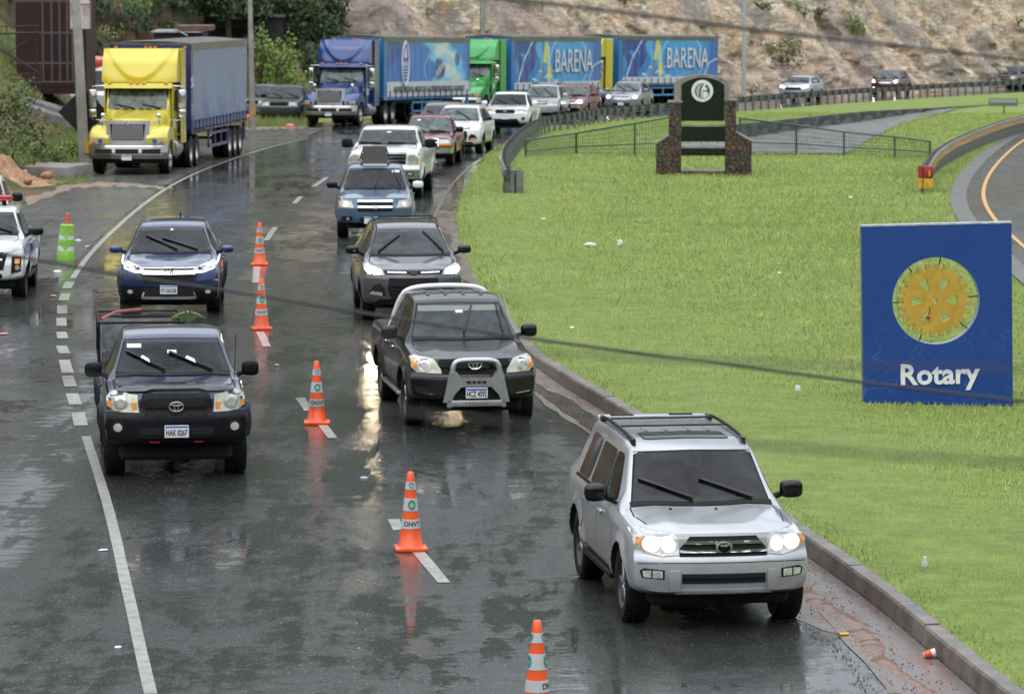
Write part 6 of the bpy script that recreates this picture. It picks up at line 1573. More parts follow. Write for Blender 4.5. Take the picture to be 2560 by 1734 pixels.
    disc([(cx-.105, cz-.21), (cx-.09, cz-.21), (cx-.06, cz+.05), (cx+.03, cz+.23), (cx+.01, cz+.235), (cx-.085, cz+.06)], dk, -.187)
monument()

# ---------------------------------------------------------------- cones
ORC = pmat('cone_orange', (.80,.095,.012), .45, noise=.12, nscale=6, coat=.5); CWH = pmat('cone_band', (.44,.47,.47), .5, noise=.1); TEAL = pmat('emblem_teal', (.03,.20,.24), .5); YLG = pmat('emblem_yellowgreen', (.35,.42,.06), .5)
def cone(g, label, rz=0, lean=0.0, num=0):
    r = thing('traffic_cone', label, 'cone', Matrix.Translation(g) @ Matrix.Rotation(R(lean), 4, 'Y'), 'orange traffic cones along the lane line')
    H = .90; rad = lambda z: .132 - (.132-.036)*((z-.045)/(H-.045))
    fl = [1-.13, 1-.235, 1-.35, 1-.52, 1-.63, 1-.755]; zz = [.045+f*(H-.045) for f in fl]
    obj('base', xf(rbox(-.185, .185, -.185, .185, 0, .045, .018, 2), Matrix.Rotation(R(rz), 4, 'Z')), ORC, r, True)
    obj('body', lathe([(.150, .04), (.138, .055), (rad(zz[5]), zz[5]), (rad(zz[0]), zz[0]), (rad(H-.01), H-.01), (.03, H), (0, H-.004)], 28), ORC, r, True, 50)
    for za, zb, txt in ((zz[0], zz[1], 1), (zz[2], zz[3], 2), (zz[4], zz[5], 3)):
        b = obj('reflective_band', lathe([(rad(za)-.002, za), (rad(za)+.004, za-.002), (rad(zb)+.004, zb+.002), (rad(zb)-.002, zb)], 28), CWH, r, True, 50)
        zm = (za+zb)/2; rm = rad(zm)+.006
        def wrap(vf, m, nm_, extra=0.0, a0=0.0):
            V = []
            for x, y, z in vf[0]:
                rr_ = rad(zm+z)+.0055+extra; a = x/rm + a0 + R(rz)*.3; V.append((rr_*math.sin(a), -rr_*math.cos(a), zm+z))
            obj(nm_, (V, vf[1]), m, b)
        if txt == 3: wrap(textvf('DNVT', .075, .0, .0016), INK, 'band_lettering', .001, .18 if num != 4 else 1.35)
        else:
            k = (za-zb)*.40; e = chaikin([(-k*.85, k), (0, k*1.1), (k*.85, k), (k*.8, -.2*k), (0, -k*1.1), (-k*.8, -.2*k)], 2) if txt == 1 else ell(0, 0, k*.8, k, 18)
            def fan(p, y): return ([(0, y, 0)] + [(a, y, c) for a, c in p], [(0, i+1, (i+1) % len(p)+1) for i in range(len(p))])
            a0 = .18 if num != 4 else 1.3
            wrap(fan(e, 0), TEAL, 'band_emblem', .001, a0); wrap(fan([(a*.45, c*.5) for a, c in e], 0), YLG if txt == 2 else CWH, 'band_emblem', .002, a0)
            if num == 4: wrap(fan(e, 0), TEAL, 'band_emblem', .001, -1.25)
    return r
def cone_at(x, y, **k): cone(G(x*1.1015, y*1.1015), **k)
cone_at(932, 1247, label='orange and white cone standing beside the front-left side of the silver off-roader', rz=6, num=0)
cone_at(719, 961, label='orange cone with DNVT band between the navy pickup and the black pickup', rz=4, num=1)
cone_at(593.5, 747, label='orange cone just in front of the farthest cone, right of the navy pickup roof', rz=10, num=2)
cone_at(589.5, 601, label='farthest small orange cone to the right of the blue crossover', rz=3, num=3)
pc = at(1219*1.1015, 1422*1.1015, 36.9); cone(Vector((pc.x, 36.9, 0)), label='nearest orange cone cut off by the bottom edge of the picture', rz=8, num=4)
# green stacked barrel marker
g = G(163.5, 652); r = thing('barrel_marker', 'leaning green and white barrel marker with an orange post on top beside the police pickup', 'barrel', Matrix.Translation(g) @ Matrix.Rotation(R(3.5), 4, 'Y'))
GRN = pmat('marker_green', (.22,.46,.06), .5, noise=.25, nscale=4, coat=.4); GWH = pmat('marker_white', (.58,.60,.60), .5, noise=.15)
rad = lambda z: .195-.045*z/.78
obj('lower_drum', lathe([(.2, 0), (.205, .02), (rad(.22)+.008, .22), (rad(.25), .24)], 28), GRN, r, True, 40)
obj('white_band', lathe([(rad(.22), .23), (rad(.35), .35)], 28), GWH, r, True)
obj('middle_drum', lathe([(rad(.34), .335), (rad(.34)+.008, .34), (rad(.48)+.008, .47), (rad(.48), .475)], 28), GRN, r, True, 40)
obj('white_band', lathe([(rad(.47), .47), (rad(.58), .58)], 28), GWH, r, True)
obj('upper_drum', lathe([(rad(.57), .565), (rad(.57)+.008, .57), (rad(.78)+.004, .70), (.15, .775), (.12, .79), (0, .79)], 28), GRN, r, True, 40)
for z0, w, h in ((.335, .10, .10), (.56, .085, .08)):
    V = []; 
    for a, z in ((-w/.18, z0+.01), (w/.18, z0+.01), (w/.36, z0-h*.5), (0, z0-h), (-w/.36, z0-h*.5)): V.append(((rad(z)+.006)*math.sin(a), -(rad(z)+.006)*math.cos(a), z))
    V.append((0, -rad(z0)-.008, z0-h*.2)); obj('paint_drip', (V, [(5, i, (i+1) % 5) for i in range(5)]), GRN, r)
obj('orange_post', tube([(.0, 0, .78), (.0, 0, 1.02), (0, 0, 1.035)], [.033, .033, .02], 12), ORC, r, True)

# ---------------------------------------------------------------- guard rails
RAIL = pmat('rail_steel', (.15,.152,.14), .42, .35, noise=.4, nscale=1.2, coat=.3); RAILD = pmat('rail_post_weathered', (.14,.15,.135), .6, .15, noise=.4, nscale=2); RAILBK = pmat('rail_block_dark', (.045,.047,.043), .6, noise=.3)
def arcpts(pts, st):
    P = dens(pts, .25); out = [P[0]]; acc = 0
    for a, b in zip(P, P[1:]):
        acc += (b-a).length
        if acc >= st: out.append(b); acc = 0
    return out
def guardrail(name, label, pts, side, step=2.0, refl=False, h0=.0, postm=RAILD):
    """side=+1: beam stands to the left of the travel direction pts"""
    P = dens(pts, .5); r = thing(name, label, 'guard rail', Vector((P[0].x, P[0].y, ZT(P[0].y))))
    inv = Matrix.Translation(-r.location)
    prof = [(0,.40),(.05,.44),(.05,.50),(0,.545),(0,.575),(.05,.62),(.05,.68),(0,.72)]
    V = []; n = len(prof)
    for i, p in enumerate(P):
        t = (P[min(i+1, len(P)-1)]-P[max(i-1, 0)]).normalized(); nr = Vector((-t.y, t.x, 0))*side
        for o_, z in prof: q = p + nr*(o_+.16); V.append((q.x, q.y, ZT(q.y)+z+h0))
        for o_, z in prof[::-1]: q = p + nr*(o_+.145); V.append((q.x, q.y, ZT(q.y)+z+h0))
    m = 2*n; Fc = [(i*m+k, i*m+(k+1) % m, (i+1)*m+(k+1) % m, (i+1)*m+k) for i in range(len(P)-1) for k in range(m)]
    b = obj('beam', fixn((V, Fc)), RAIL, r, True, 40); b.matrix_parent_inverse = inv
    pm = mesh('post', fixn(join(box(-.075, .075, -.045, .045, -.2, .70+h0))), postm); bm_ = mesh('spacer_block', rbox(-.06, .06, .04, .16, .42+h0, .74+h0, .012, 1), RAILBK)
    cm = mesh('reflector', box(-.26, .26, .19, .225, .47+h0, .64+h0), pmat('yellow_reflector', (.75,.38,.02), .3, coat=1))
    A = arcpts(pts, step)
    for i, p in enumerate(A):
        q = A[min(i+1, len(A)-1)]; pr = A[max(i-1, 0)]; t = (q-pr).normalized(); nr = Vector((-t.y, t.x, 0))*side
        M = Matrix.Translation((p.x, p.y, ZT(p.y))) @ Matrix(((nr.y*1.0, nr.x, 0, 0), (-nr.x, nr.y, 0, 0), (0, 0, 1, 0), (0, 0, 0, 1)))
        o = obj('post', pm, None, r); o.matrix_local = inv @ M
        s_ = obj('spacer_block', bm_, None, o)
        if refl and i % 1 == 0:
            obj('reflector', cm, None, o)
    return r, inv
far = [G(*p) for p in ((1280,489),(1266,455),(1272,420),(1290,395),(1312,370),(1351,343),(1395,331),(1438,325),(1524,307),(1654,290))]
far = [Vector((p.x, p.y, 0)) for p in far if p.y < 200]
def fr(px_, Y): return Vector((at(px_, 260, Y).x, Y, 0))
far += [fr(1760, 212), fr(1860, 222), fr(2073, 245), fr(2318, 272), fr(2560, 295), fr(2800, 320)]
guardrail('guard_rail', 'long grey guard rail curving from the road edge to the far right behind the monument', smoothpts(far, 2), 1, 2.0)
nr_ = [G(*p) for p in ((2305,482),(2318,455),(2337,430),(2375,404),(2440,372),(2510,345),(2570,328),(2640,310))]
r_, inv = guardrail('guard_rail', 'grey guard rail with yellow reflectors and a painted end beside the right-hand road', smoothpts([Vector((p.x, p.y, 0)) for p in nr_], 2), -1, .9, True)
e = G(2305, 482)
for nm_, z0, z1, m in (('red_end_cap', .42, .76, pmat('faded_red', (.28,.025,.02), .5, noise=.3)), ('yellow_end_cap', .12, .42, pmat('faded_yellow', (.55,.33,.03), .5, noise=.3))):
    o = obj(nm_, join(rbox(.02, .30, -.22, -.02, z0, z1, .05, 2), box(-.12, .0, -.12, -.02, z0, z1)), m, r_, True); o.matrix_local = inv @ Matrix.Translation((e.x, e.y, e.z))
# end shoe of the long rail
e = G(1280, 489); o = thing('rail_end', 'crumpled pale steel end piece of the long guard rail', 'rail end', Vector((e.x, e.y, e.z)))
obj('end_shoe', xf(lathe([(.17, .05), (.19, .2), (.16, .45), (.20, .62), (.15, .72), (.0, .73)], 14), Matrix.Translation((-.05, .1, 0)) @ Matrix.Diagonal((1.1, .7, 1, 1))), RAIL, o, True)
obj('end_post', box(.12, .32, -.02, .12, -.1, .70), RAILD, o)

# ---------------------------------------------------------------- green mesh fence
FG = pmat('fence_green_steel', (.055,.10,.085), .45, .3, noise=.3)
def fence(label, posts):
    """posts: (base px, base py, top py)"""
    r = thing('mesh_fence', label, 'fence', G(posts[0][0], posts[0][1])); inv = Matrix.Translation(-r.location)
    B = [G(a, b) for a, b, c in posts]; T = [at(a, c, q.y) for (a, b, c), q in zip(posts, B)]
    def add(nm_, vf, kind=None):
        o = obj(nm_, vf, FG, r, True); o.matrix_parent_inverse = inv
        if kind: o['kind'] = kind
    for b, t in zip(B, T): add('post', tube([b-Vector((0,0,.1)), t+Vector((0,0,.02))], .035, 8))
    wires = []
    for i in range(len(B)-1):
        add('top_rail', tube([T[i], T[i+1]], .032, 7)); add('lower_rail', tube([B[i].lerp(T[i], .38), B[i+1].lerp(T[i+1], .38)], .025, 6))
        L_ = (B[i+1]-B[i]).length; n = int(L_/.085)
        for k in range(1, n):
            f = k/n; a = B[i].lerp(B[i+1], f); b = T[i].lerp(T[i+1], f); w = .007
            wires.append(box(a.x-w, a.x+w, a.y-w, a.y+w, a.z, b.z))
        for f in (.12, .25, .5, .65, .8):
            a = B[i].lerp(T[i], f); b = B[i+1].lerp(T[i+1], f); wires.append(tube([a, b], .005, 4, False))
    add('wire_mesh', join(*wires), 'stuff')
fence('green mesh fence from the rail end to the left side of the monument', [(1314,396,351),(1441,388,333),(1587,392,309),(1690,394,291)])
fence('green mesh fence right of the monument in front of the concrete channel', [(1850,392,296),(1991,388,313),(2110,391,330),(2237,394,342),(2325,397,354)])
# ---------------------------------------------------------------- drainage channel
CH, cnt, cb = node_mat('channel_concrete'); cn = NB(cnt)
c = cn.mix(cn.rng(cn.noise(.8, 6, .7), .35, .65), (.09,.09,.083), (.18,.18,.17)); c = cn.mix(cn.rng(cn.noise(.5, 5, .7, scale3=(3, .4, 1)), .5, .62, 0, .8), c, (.045,.045,.04))
cn.lnk(c, cb, 'Base Color'); cb.inputs['Roughness'].default_value = .6; cb.inputs['Coat Weight'].default_value = .4; cb.inputs['Coat Roughness'].default_value = .3
top = [(1700,352),(1860,343),(1990,323),(2150,303),(2330,277),(2400,268)]; bot = [(1700,383),(1880,382),(2120,384),(2165,352),(2240,314),(2400,270)]
def resamp(pts, n):
    P = [Vector((p[0], p[1], 0)) for p in pts]; L_ = [0]
    for a, b in zip(P, P[1:]): L_.append(L_[-1]+(b-a).length)
    return [tuple(float(np.interp(t, L_, [q[k] for q in P])) for k in (0, 1)) for t in np.linspace(0, L_[-1], n)]
tp, bt_ = resamp(top, 26), resamp(bot, 26)
P = np.zeros((26, 9, 3))
for i in range(26):
    for j in range(9):
        f = j/8; g = G(tp[i][0]*(1-f)+bt_[i][0]*f, tp[i][1]*(1-f)+bt_[i][1]*f, .012); P[i, j] = g
tag(obj('channel_floor', gridvf(P), CH, smooth=True, angle=None), kind='structure')
cw = thing('channel_wall', 'dark wet retaining wall with slanted buttresses along the concrete channel', 'wall', G(1860, 345)); inv = Matrix.Translation(-cw.location)
WALL = pmat('dark_wet_wall', (.05,.052,.048), .6, noise=.5, nscale=1.5, coat=.3, bump=.5, bscale=6)
bl = resamp([(1690,356),(1860,345),(1990,325),(2150,305),(2330,277),(2480,262),(2600,256)], 40); tl = dict()
tz = lambda x: float(np.interp(x, [1690,1860,2160,2560], [330,310,279,258]))
V = []; 
for a, b in bl:
    q = G(a, b); t = at(a, tz(a), q.y)
    V += [(q.x, q.y, q.z-.2), (t.x, t.y, t.z), (t.x, t.y+.35, t.z), (t.x, t.y+.35, q.z-.2)]
o = obj('wall', fixn((V, [(i*4+k, (i+1)*4+k, (i+1)*4+(k+1) % 4, i*4+(k+1) % 4) for i in range(39) for k in range(4)])), WALL, cw); o.matrix_parent_inverse = inv
for k in range(9):
    a = 1880+k*52; b = float(np.interp(a, [p[0] for p in bl], [p[1] for p in bl])); q = G(a, b); t = at(a, tz(a), q.y); h = max(.2, t.z-q.z)
    vf = ([(q.x-1.1, q.y-.55, q.z-.1), (q.x+.2, q.y-.02, q.z-.1), (q.x+.2, q.y-.02, q.z+h*.96), (q.x+.75, q.y+.3, q.z+h*.96), (q.x-.5, q.y-.15, q.z+.1), (q.x+.0, q.y+.1, q.z-.1)], [(0,1,2),(0,2,4),(1,5,3,2),(0,4,3,5),(0,5,1),(4,2,3)])
    o = obj('buttress', fixn(vf), pmat('buttress_concrete', (.11,.11,.10), .55, noise=.4, coat=.3), cw); o.matrix_parent_inverse = inv

# ---------------------------------------------------------------- poles
CONCP = pmat('pole_concrete', (.29,.285,.265), .6, noise=.22, nscale=2.2, coat=.25, coatr=.3, bump=.3, bscale=20)
YPL = pmat('pole_yellow_mark', (.55,.30,.03), .5, noise=.3)
def pole(label, base, tops, w0, w1, mat, n=4, mark=None, extra=6.0):
    g = base; t = at(tops[0], tops[1], g.y); d = (t-g); t2 = t + d*(extra/d.length)
    r = thing('utility_pole', label, 'pole', g); inv = Matrix.Translation(-g)
    k = (t-g).length/(t2-g).length; w2 = w0+(w1-w0)/k*1.0
    w2 = max(w2, w1*.6)
    V = []
    for p, w in ((g-Vector((0, 0, .3)), w0), (g.lerp(t2, .33), w0+(w2-w0)*.33), (g.lerp(t2, .66), w0+(w2-w0)*.66), (t2, w2)):
        for i in range(n): a = 2*math.pi*(i+.5)/n + .2; V.append((p.x+w*.62*math.cos(a), p.y+w*.62*math.sin(a), p.z))
    Fc = [(i*n+j, i*n+(j+1) % n, (i+1)*n+(j+1) % n, (i+1)*n+j) for i in range(3) for j in range(n)] + [tuple(3*n+j for j in range(n))]
    o = obj('shaft', fixn((V, Fc)), mat, r, n > 6, 40); o.matrix_parent_inverse = inv
    if mark:
        zc, h = mark; p = g + (t2-g)*(zc/(t2-g).z); o = obj('yellow_marker', box(p.x+w0*.10, p.x+w0*.60, p.y-w0*.53, p.y-w0*.42, g.z+zc, g.z+zc+h), YPL, r); o.matrix_parent_inverse = inv
    return r
pole('thick grey concrete pole standing in front of the black diamond, left of the yellow truck', G(212, 426), (190, 0), .37, .29, CONCP, 4, (.55, .38))
gp = Vector((at(631, 292, 176).x, 176, ZT(176)))
pole('slim pale concrete pole behind the rear end of the yellow truck trailer', gp, (625, 0), .27, .20, CONCP, 4, (.62, .36))
pole('light steel pole behind the second curtain trailer', Vector((at(1207, 60, 229).x, 229, ZT(229))), (1206, 0), .26, .24, STEEL, 10, None)
pole('steel pole behind the stone monument with a yellow mark near its foot', Vector((at(1859, 250, 257).x, 257, ZT(257))), (1861, 0), .24, .22, pmat('pole_grey_paint', (.42,.44,.45), .45, .2, noise=.1), 10, (.62, .35))

# ---------------------------------------------------------------- left background: diamond board, gate, billboard, shed, ramp
BK = pmat('flat_black', (.006,.006,.007), .6)
c0 = at(208, 281, 130.5); g = Vector((c0.x, 130.5, ZT(130.5)))
r = thing('diamond_sign', 'black diamond-shaped board seen from behind the thick concrete pole', 'sign', g); inv = Matrix.Translation(-g)
o = obj('board', xf(rbox(-.56, .56, -.015, .015, -.56, .56, .01, 1), Matrix.Translation(c0) @ Matrix.Rotation(R(45), 4, 'Y')), BK, r); o.matrix_parent_inverse = inv
o = obj('sign_post', tube([g-Vector((0,0,.3)) + Vector((.35,.05,0)), c0+Vector((.35,.05,1.0))], .035, 8), pmat('maroon_post', (.09,.03,.025), .6), r); o.matrix_parent_inverse = inv
def gz_at(x0, y0, x1, y1, Y): return at(x0, y0, Y), at(x1, y1, Y)
# billboard panel
Y = 133; a = at(176, 72, Y); b = at(224, -60, Y); g = Vector(((a.x+b.x)/2+.3, Y, ZT(Y)))
r = thing('advert_panel', 'white advertising panel with faded red lettering behind the top of the concrete pole', 'sign', g); inv = Matrix.Translation(-g)
o = obj('panel', rbox(a.x, b.x, Y, Y+.12, a.z, b.z, .01, 1), pmat('panel_white', (.55,.53,.55), .5, noise=.08), r); o.matrix_parent_inverse = inv
fr_ = obj('panel_frame', join(box(a.x-.03, a.x, Y-.02, Y+.13, a.z-.03, b.z), box(b.x, b.x+.03, Y-.02, Y+.13, a.z-.03, b.z), box(a.x, b.x, Y-.02, Y+.13, a.z-.03, a.z), box(a.x, b.x, Y-.02, Y, a.z+.76, a.z+.79)), pmat('panel_brown_frame', (.20,.12,.10), .5), r); fr_.matrix_parent_inverse = inv
RT_ = pmat('faded_red_print', (.42,.16,.18), .5)
for row, (s_, z_) in enumerate((('REP', .66), ('ESC', .54), ('DE', .43))):
    o = obj('lettering', xf(textvf(s_, .15, .001, .0), Matrix.Translation((b.x-.13, Y-.008, a.z+z_))), RT_, r); o.matrix_parent_inverse = inv
    o = obj('lettering', xf(textvf(s_[:1], .15, .001, .0), Matrix.Translation((a.x+.06, Y-.008, a.z+z_))), RT_, r); o.matrix_parent_inverse = inv
o = obj('face_outline', xf(torus_ell(.08, .13, .008, 20), Matrix.Translation((b.x-.13, Y-.01, a.z+.2))), pmat('grey_print', (.32,.30,.33), .5), r); o.matrix_parent_inverse = inv
o = obj('support', box(b.x-.32, b.x-.26, Y+.05, Y+.12, ZT(Y)-.2, a.z), BLACKP, r); o.matrix_parent_inverse = inv
# dark red barred gate building
Y = 146; a = at(98, 232, Y); b = at(186, -120, Y); g = Vector((a.x, Y, ZT(Y)))
r = thing('barred_building', 'dark maroon building front behind tall grey vertical bars at the top left', 'building', g); inv = Matrix.Translation(-g)
o = obj('wall', box(a.x-.9, b.x+.3, Y+.8, Y+4, at(0, 238, Y).z, b.z), pmat('dark_maroon_wall', (.030,.007,.007), .7, noise=.3), r); o.matrix_parent_inverse = inv
bm_ = mesh('bar', box(-.028, .028, -.028, .028, at(0, 205, Y).z, b.z), pmat('bar_grey', (.085,.08,.08), .6, .2))
for px_ in (106, 128, 148, 167, 180): o = obj('bar', bm_, None, r); o.matrix_local = inv @ Matrix.Translation((at(px_, 0, Y).x, Y, 0))
for py_ in (3, 82, 158, 205): z = at(0, py_, Y).z; o = obj('cross_bar', box(a.x-.8, b.x+.2, Y-.03, Y+.03, z-.03, z+.03), _mc['bar_grey'], r); o.matrix_parent_inverse = inv
# rusty empty billboard frame
Y = 126; g = Vector((at(60, 200, Y).x, Y, ZT(Y)))
r = thing('billboard_frame', 'rusty empty metal frame with diagonal braces sticking out of the left bank', 'frame', g); inv = Matrix.Translation(-g)
q = lambda x, y, dy=0: at(x, y, Y) + Vector((0, dy, 0))
for nm_, p0, p1, w in (('strut', (-20, 67), (98, 65), .02), ('strut', (-20, 85), (98, 82), .025), ('diagonal', (-5, 120), (100, 184), .03), ('diagonal', (18, 133), (70, 100), .018), ('strut', (101, 160), (101, 198), .025), ('strut', (25, 187), (100, 184), .018), ('strut', (25, 200), (101, 198), .018), ('strut', (17, 68), (17, 84), .015), ('upright', (92, 64), (92, 230), .02)):
    o = obj(nm_, tube([q(*p0), q(*p1)], w, 5), pmat('rusty_dark_iron', (.035,.022,.018), .7), r); o.matrix_parent_inverse = inv
# black shed and low shack roof behind the yellow truck
Y = 208; a = at(636, 140, Y); b = at(706, 42, Y); g = Vector((a.x, Y, ZT(Y)))
r = thing('black_shed', 'black tarred shed with a flat roof between the slim pole and the dark trees', 'shed', g); inv = Matrix.Translation(-g)
TAR = pmat('black_sheet', (.016,.017,.019), .6, noise=.5, nscale=3, bump=.4, bscale=8)
x0 = at(520, 0, Y).x
for x in np.arange(a.x-.2, b.x-.001, .42): o = obj('wall_sheet', box(x, min(b.x, x+.41), Y-.02, Y+.02, ZT(Y)-.3, b.z-.05), TAR, r); o.matrix_parent_inverse = inv
o = obj('shed_body', box(x0, b.x, Y+.03, Y+4, ZT(Y)-.3, b.z-.1), TAR, r); o.matrix_parent_inverse = inv
o = obj('open_front', box(x0+.1, a.x-.3, Y-.01, Y+.02, ZT(Y), b.z-.55), VOID, r); o.matrix_parent_inverse = inv
o = obj('roof', box(x0-.2, b.x+.1, Y-.15, Y+4.1, b.z-.05, b.z+.04), pmat('roof_felt', (.07,.065,.065), .6, noise=.5, nscale=2), r); o.matrix_parent_inverse = inv
Y = 172; a = at(385, 92, Y); b = at(505, 62, Y); g = Vector((a.x, Y, ZT(Y)))
r = thing('shack', 'low shack with a pale sheet roof showing above the yellow truck trailer', 'shed', g); inv = Matrix.Translation(-g)
for nm_, vf, m in (('wall', box(a.x, b.x, Y, Y+3, ZT(Y), b.z-.35), TAR), ('roof', box(a.x-.1, b.x+.0, Y-.2, Y+3, b.z-.33, b.z-.27), pmat('pale_sheet', (.35,.37,.38), .4, .4, noise=.3)), ('awning', box(b.x-1.1, b.x+.4, Y-.1, Y+2, b.z-.25, b.z-.05), pmat('rust_sheet', (.12,.07,.05), .7, noise=.4)), ('pipe', tube([(a.x+.9, Y-.2, b.z-.2), (a.x+1.4, Y-.2, b.z-.45)], .03, 6), STEEL)):
    o = obj(nm_, vf, m, r); o.matrix_parent_inverse = inv

# small sign on a post beyond the right guard rail
Y = 214; p = at(2508, 256, Y); g = Vector((p.x, Y, ZT(Y)))
r = thing('small_sign', 'small pale lettered sign on a thin post just beyond the right-hand guard rail', 'sign', g); inv = Matrix.Translation(-g)
o = obj('sign_plate', box(p.x-.75, p.x+.75, Y-.02, Y+.02, p.z-.2, p.z+.2), pmat('sign_grey', (.13,.14,.13), .5, noise=.2), r); o.matrix_parent_inverse = inv
for k in range(11):
    o = obj('letter_mark', box(p.x-.68+k*.125, p.x-.60+k*.125, Y-.03, Y-.021, p.z-.02, p.z+.16), pmat('pale_print', (.40,.42,.40), .5), r); o.matrix_parent_inverse = inv
o = obj('post', tube([(p.x+.05, Y+.05, g.z-.2), (p.x+.05, Y+.05, p.z)], .035, 6), BLACKP, r); o.matrix_parent_inverse = inv
# ================================================================ VEGETATION
def tri_mesh(name, V, mats, tint=None, normals_up=False):
    """V: (n,3,3) triangles"""
    n = len(V); me = bpy.data.meshes.new(name)
    me.vertices.add(n*3); me.vertices.foreach_set('co', V.reshape(-1).astype(np.float32))
    me.loops.add(n*3); me.loops.foreach_set('vertex_index', np.arange(n*3, dtype=np.int32))
    me.polygons.add(n); me.polygons.foreach_set('loop_start', np.arange(0, n*3, 3, dtype=np.int32)); me.polygons.foreach_set('loop_total', np.full(n, 3, np.int32))
    if tint is not None:
        a = me.attributes.new('tint', 'FLOAT', 'POINT'); a.data.foreach_set('value', np.repeat(tint, 3).astype(np.float32))
    me.materials.append(mats); me.update(calc_edges=True); return me
def leafmat(name, c1, c2, c3=None, up=.6, sc=.8, patch=None):
    m, nt, b = node_mat(name); n = NB(nt)
    at_ = nt.nodes.new('ShaderNodeAttribute'); at_.attribute_name = 'tint'
    c = n.mix(at_.outputs['Fac'], c1, c2)
    if c3: c = n.mix(n.rng(n.noise(sc, 5, .65), .46, .66, 0, .8), c, c3)
    if patch: c = n.mix(n.rng(n.noise(patch[0], 5, .7), patch[1], patch[2], 0, .9), c, patch[3])
    n.lnk(c, b, 'Base Color'); b.inputs['Roughness'].default_value = .5; b.inputs['Specular IOR Level'].default_value = .35
    ge = nt.nodes.new('ShaderNodeNewGeometry'); vm = nt.nodes.new('ShaderNodeVectorMath'); vm.operation = 'SCALE'; vm.inputs['Scale'].default_value = 1-up; nt.links.new(ge.outputs['Normal'], vm.inputs[0])
    va = nt.nodes.new('ShaderNodeVectorMath'); va.operation = 'ADD'; nt.links.new(vm.outputs[0], va.inputs[0]); va.inputs[1].default_value = (0, 0, up)
    vn = nt.nodes.new('ShaderNodeVectorMath'); vn.operation = 'NORMALIZE'; nt.links.new(va.outputs[0], vn.inputs[0]); nt.links.new(vn.outputs[0], b.inputs['Normal'])
    return m
def blades(P, h, w, lean=.45):
    n = len(P); a = rng.uniform(0, 2*math.pi, n); d = np.stack([np.cos(a), np.sin(a), 0*a], 1)*w[:, None]/2
    b = rng.uniform(0, 2*math.pi, n); l = np.abs(rng.normal(0, lean, n))
    tip = P + np.stack([np.cos(b)*l*h, np.sin(b)*l*h, h*np.clip(1-.4*l, .3, 1)], 1)
    return np.stack([P-d, P+d, tip], 1)
def nzf(x, y, s):
    return (np.sin(x*s+1.3*np.sin(y*s*.7))+np.sin(y*s*1.3+1.7*np.sin(x*s*.9+2))+.6*np.sin((x+y)*s*2.3+1)+.5*np.sin((x-y)*s*3.1))/3.1
rlY = {}
def rl_right(y):
    k = round(y); 
    if k not in rlY: rlY[k] = rlx_at(float(k)) or 200.0
    return rlY[k]
def vz(x, y):
    """height of the verge sheet"""
    e = x - (np.interp(y, YS, XR) + np.where(y < 78, .19, -.10)); hh = np.array([gz(t) for t in y])
    return ZTv(y) + np.where(e < 4, np.interp(e, [0, .5, 1.6, 4], [0, 0, 0, -1])*hh*.5 + hh, np.clip(hh*.5*(1-(e-4)/3.5), -.02, 1))
zones = [(33, 46, 620, 1.0), (46, 60, 560, 1.0), (60, 80, 380, 1.15), (80, 110, 200, 1.5), (110, 150, 110, 2.0), (150, 215, 42, 3.0)]
T_, tt = [], []
chan = [G(*p) for p in [(1700,352),(1860,343),(1990,323),(2150,303),(2330,277),(2240,314),(2165,352),(2120,384),(1880,382),(1700,383)]]
chx, chy = np.array([p.x for p in chan]), np.array([p.y for p in chan])
def inside(x, y):
    c = np.zeros(len(x), bool); j = len(chx)-1
    for i in range(len(chx)):
        k = ((chy[i] > y) != (chy[j] > y)) & (x < (chx[j]-chx[i])*(y-chy[i])/(chy[j]-chy[i]+1e-9)+chx[i]); c ^= k; j = i
    return c
for y0, y1, dn, k in zones:
    ym = (y0+y1)/2; xa_ = min(xr(y0), xr(y1), xr(ym))-.2; xb_ = 1300*y1/10354+1.5
    n = int((xb_-xa_)*(y1-y0)*dn); x = rng.uniform(xa_, xb_, n); y = rng.uniform(y0, y1, n)
    rx = np.array([rl_right(t) for t in np.arange(0, 260)]); 
    e = x - (np.interp(y, YS, XR)+np.where(y < 78, .17, -.12))
    ok = (e > np.abs(rng.normal(0, .05, n)) + .04*nzf(x, y, 2.0)) & (x < np.interp(y, np.arange(260), rx) - .02) & (np.abs(x) < y*.1265+1.5)
    # the side road's bulge: stay on its left side for every depth
    ok &= ~inside(x, y)
    x, y = x[ok], y[ok]; 
    clump = nzf(x, y, 1.1)*.5 + nzf(x+5, y, 3.1)*.4
    bare = nzf(x*1.0+11, y*.6, .9)*.6 + nzf(x, y*.7+4, 2.6)*.5
    keep = rng.uniform(0, 1, len(x)) < np.clip(.82+clump*.5, .35, 1)*np.where(bare > .62, .30, 1); x, y, clump = x[keep], y[keep], clump[keep]
    z = vz(x, y) - .005
    h = (.042+.030*rng.random(len(x))+.028*np.clip(clump, -.6, 1))*min(k, 1.6)*(1+(rng.random(len(x)) < .02)*1.2); w = .010*k*(1+.5*rng.random(len(x)))
    T_.append(blades(np.stack([x, y, z], 1), h, w)); tt.append(np.clip(.5+.25*rng.normal(0, 1, len(x))+.35*clump, 0, 1))
GRM = leafmat('grass_blades', (.12,.205,.022), (.39,.475,.09), (.165,.26,.034), up=.62, sc=.28, patch=(.40, .56, .74, (.40,.41,.14)))
o = obj('grass', tri_mesh('grass', np.concatenate(T_), GRM, np.concatenate(tt)), None); tag(o, 'bright green rough cut grass covering the median between the two roads', 'grass', kind='stuff')
print('grass tris', len(o.data.polygons))

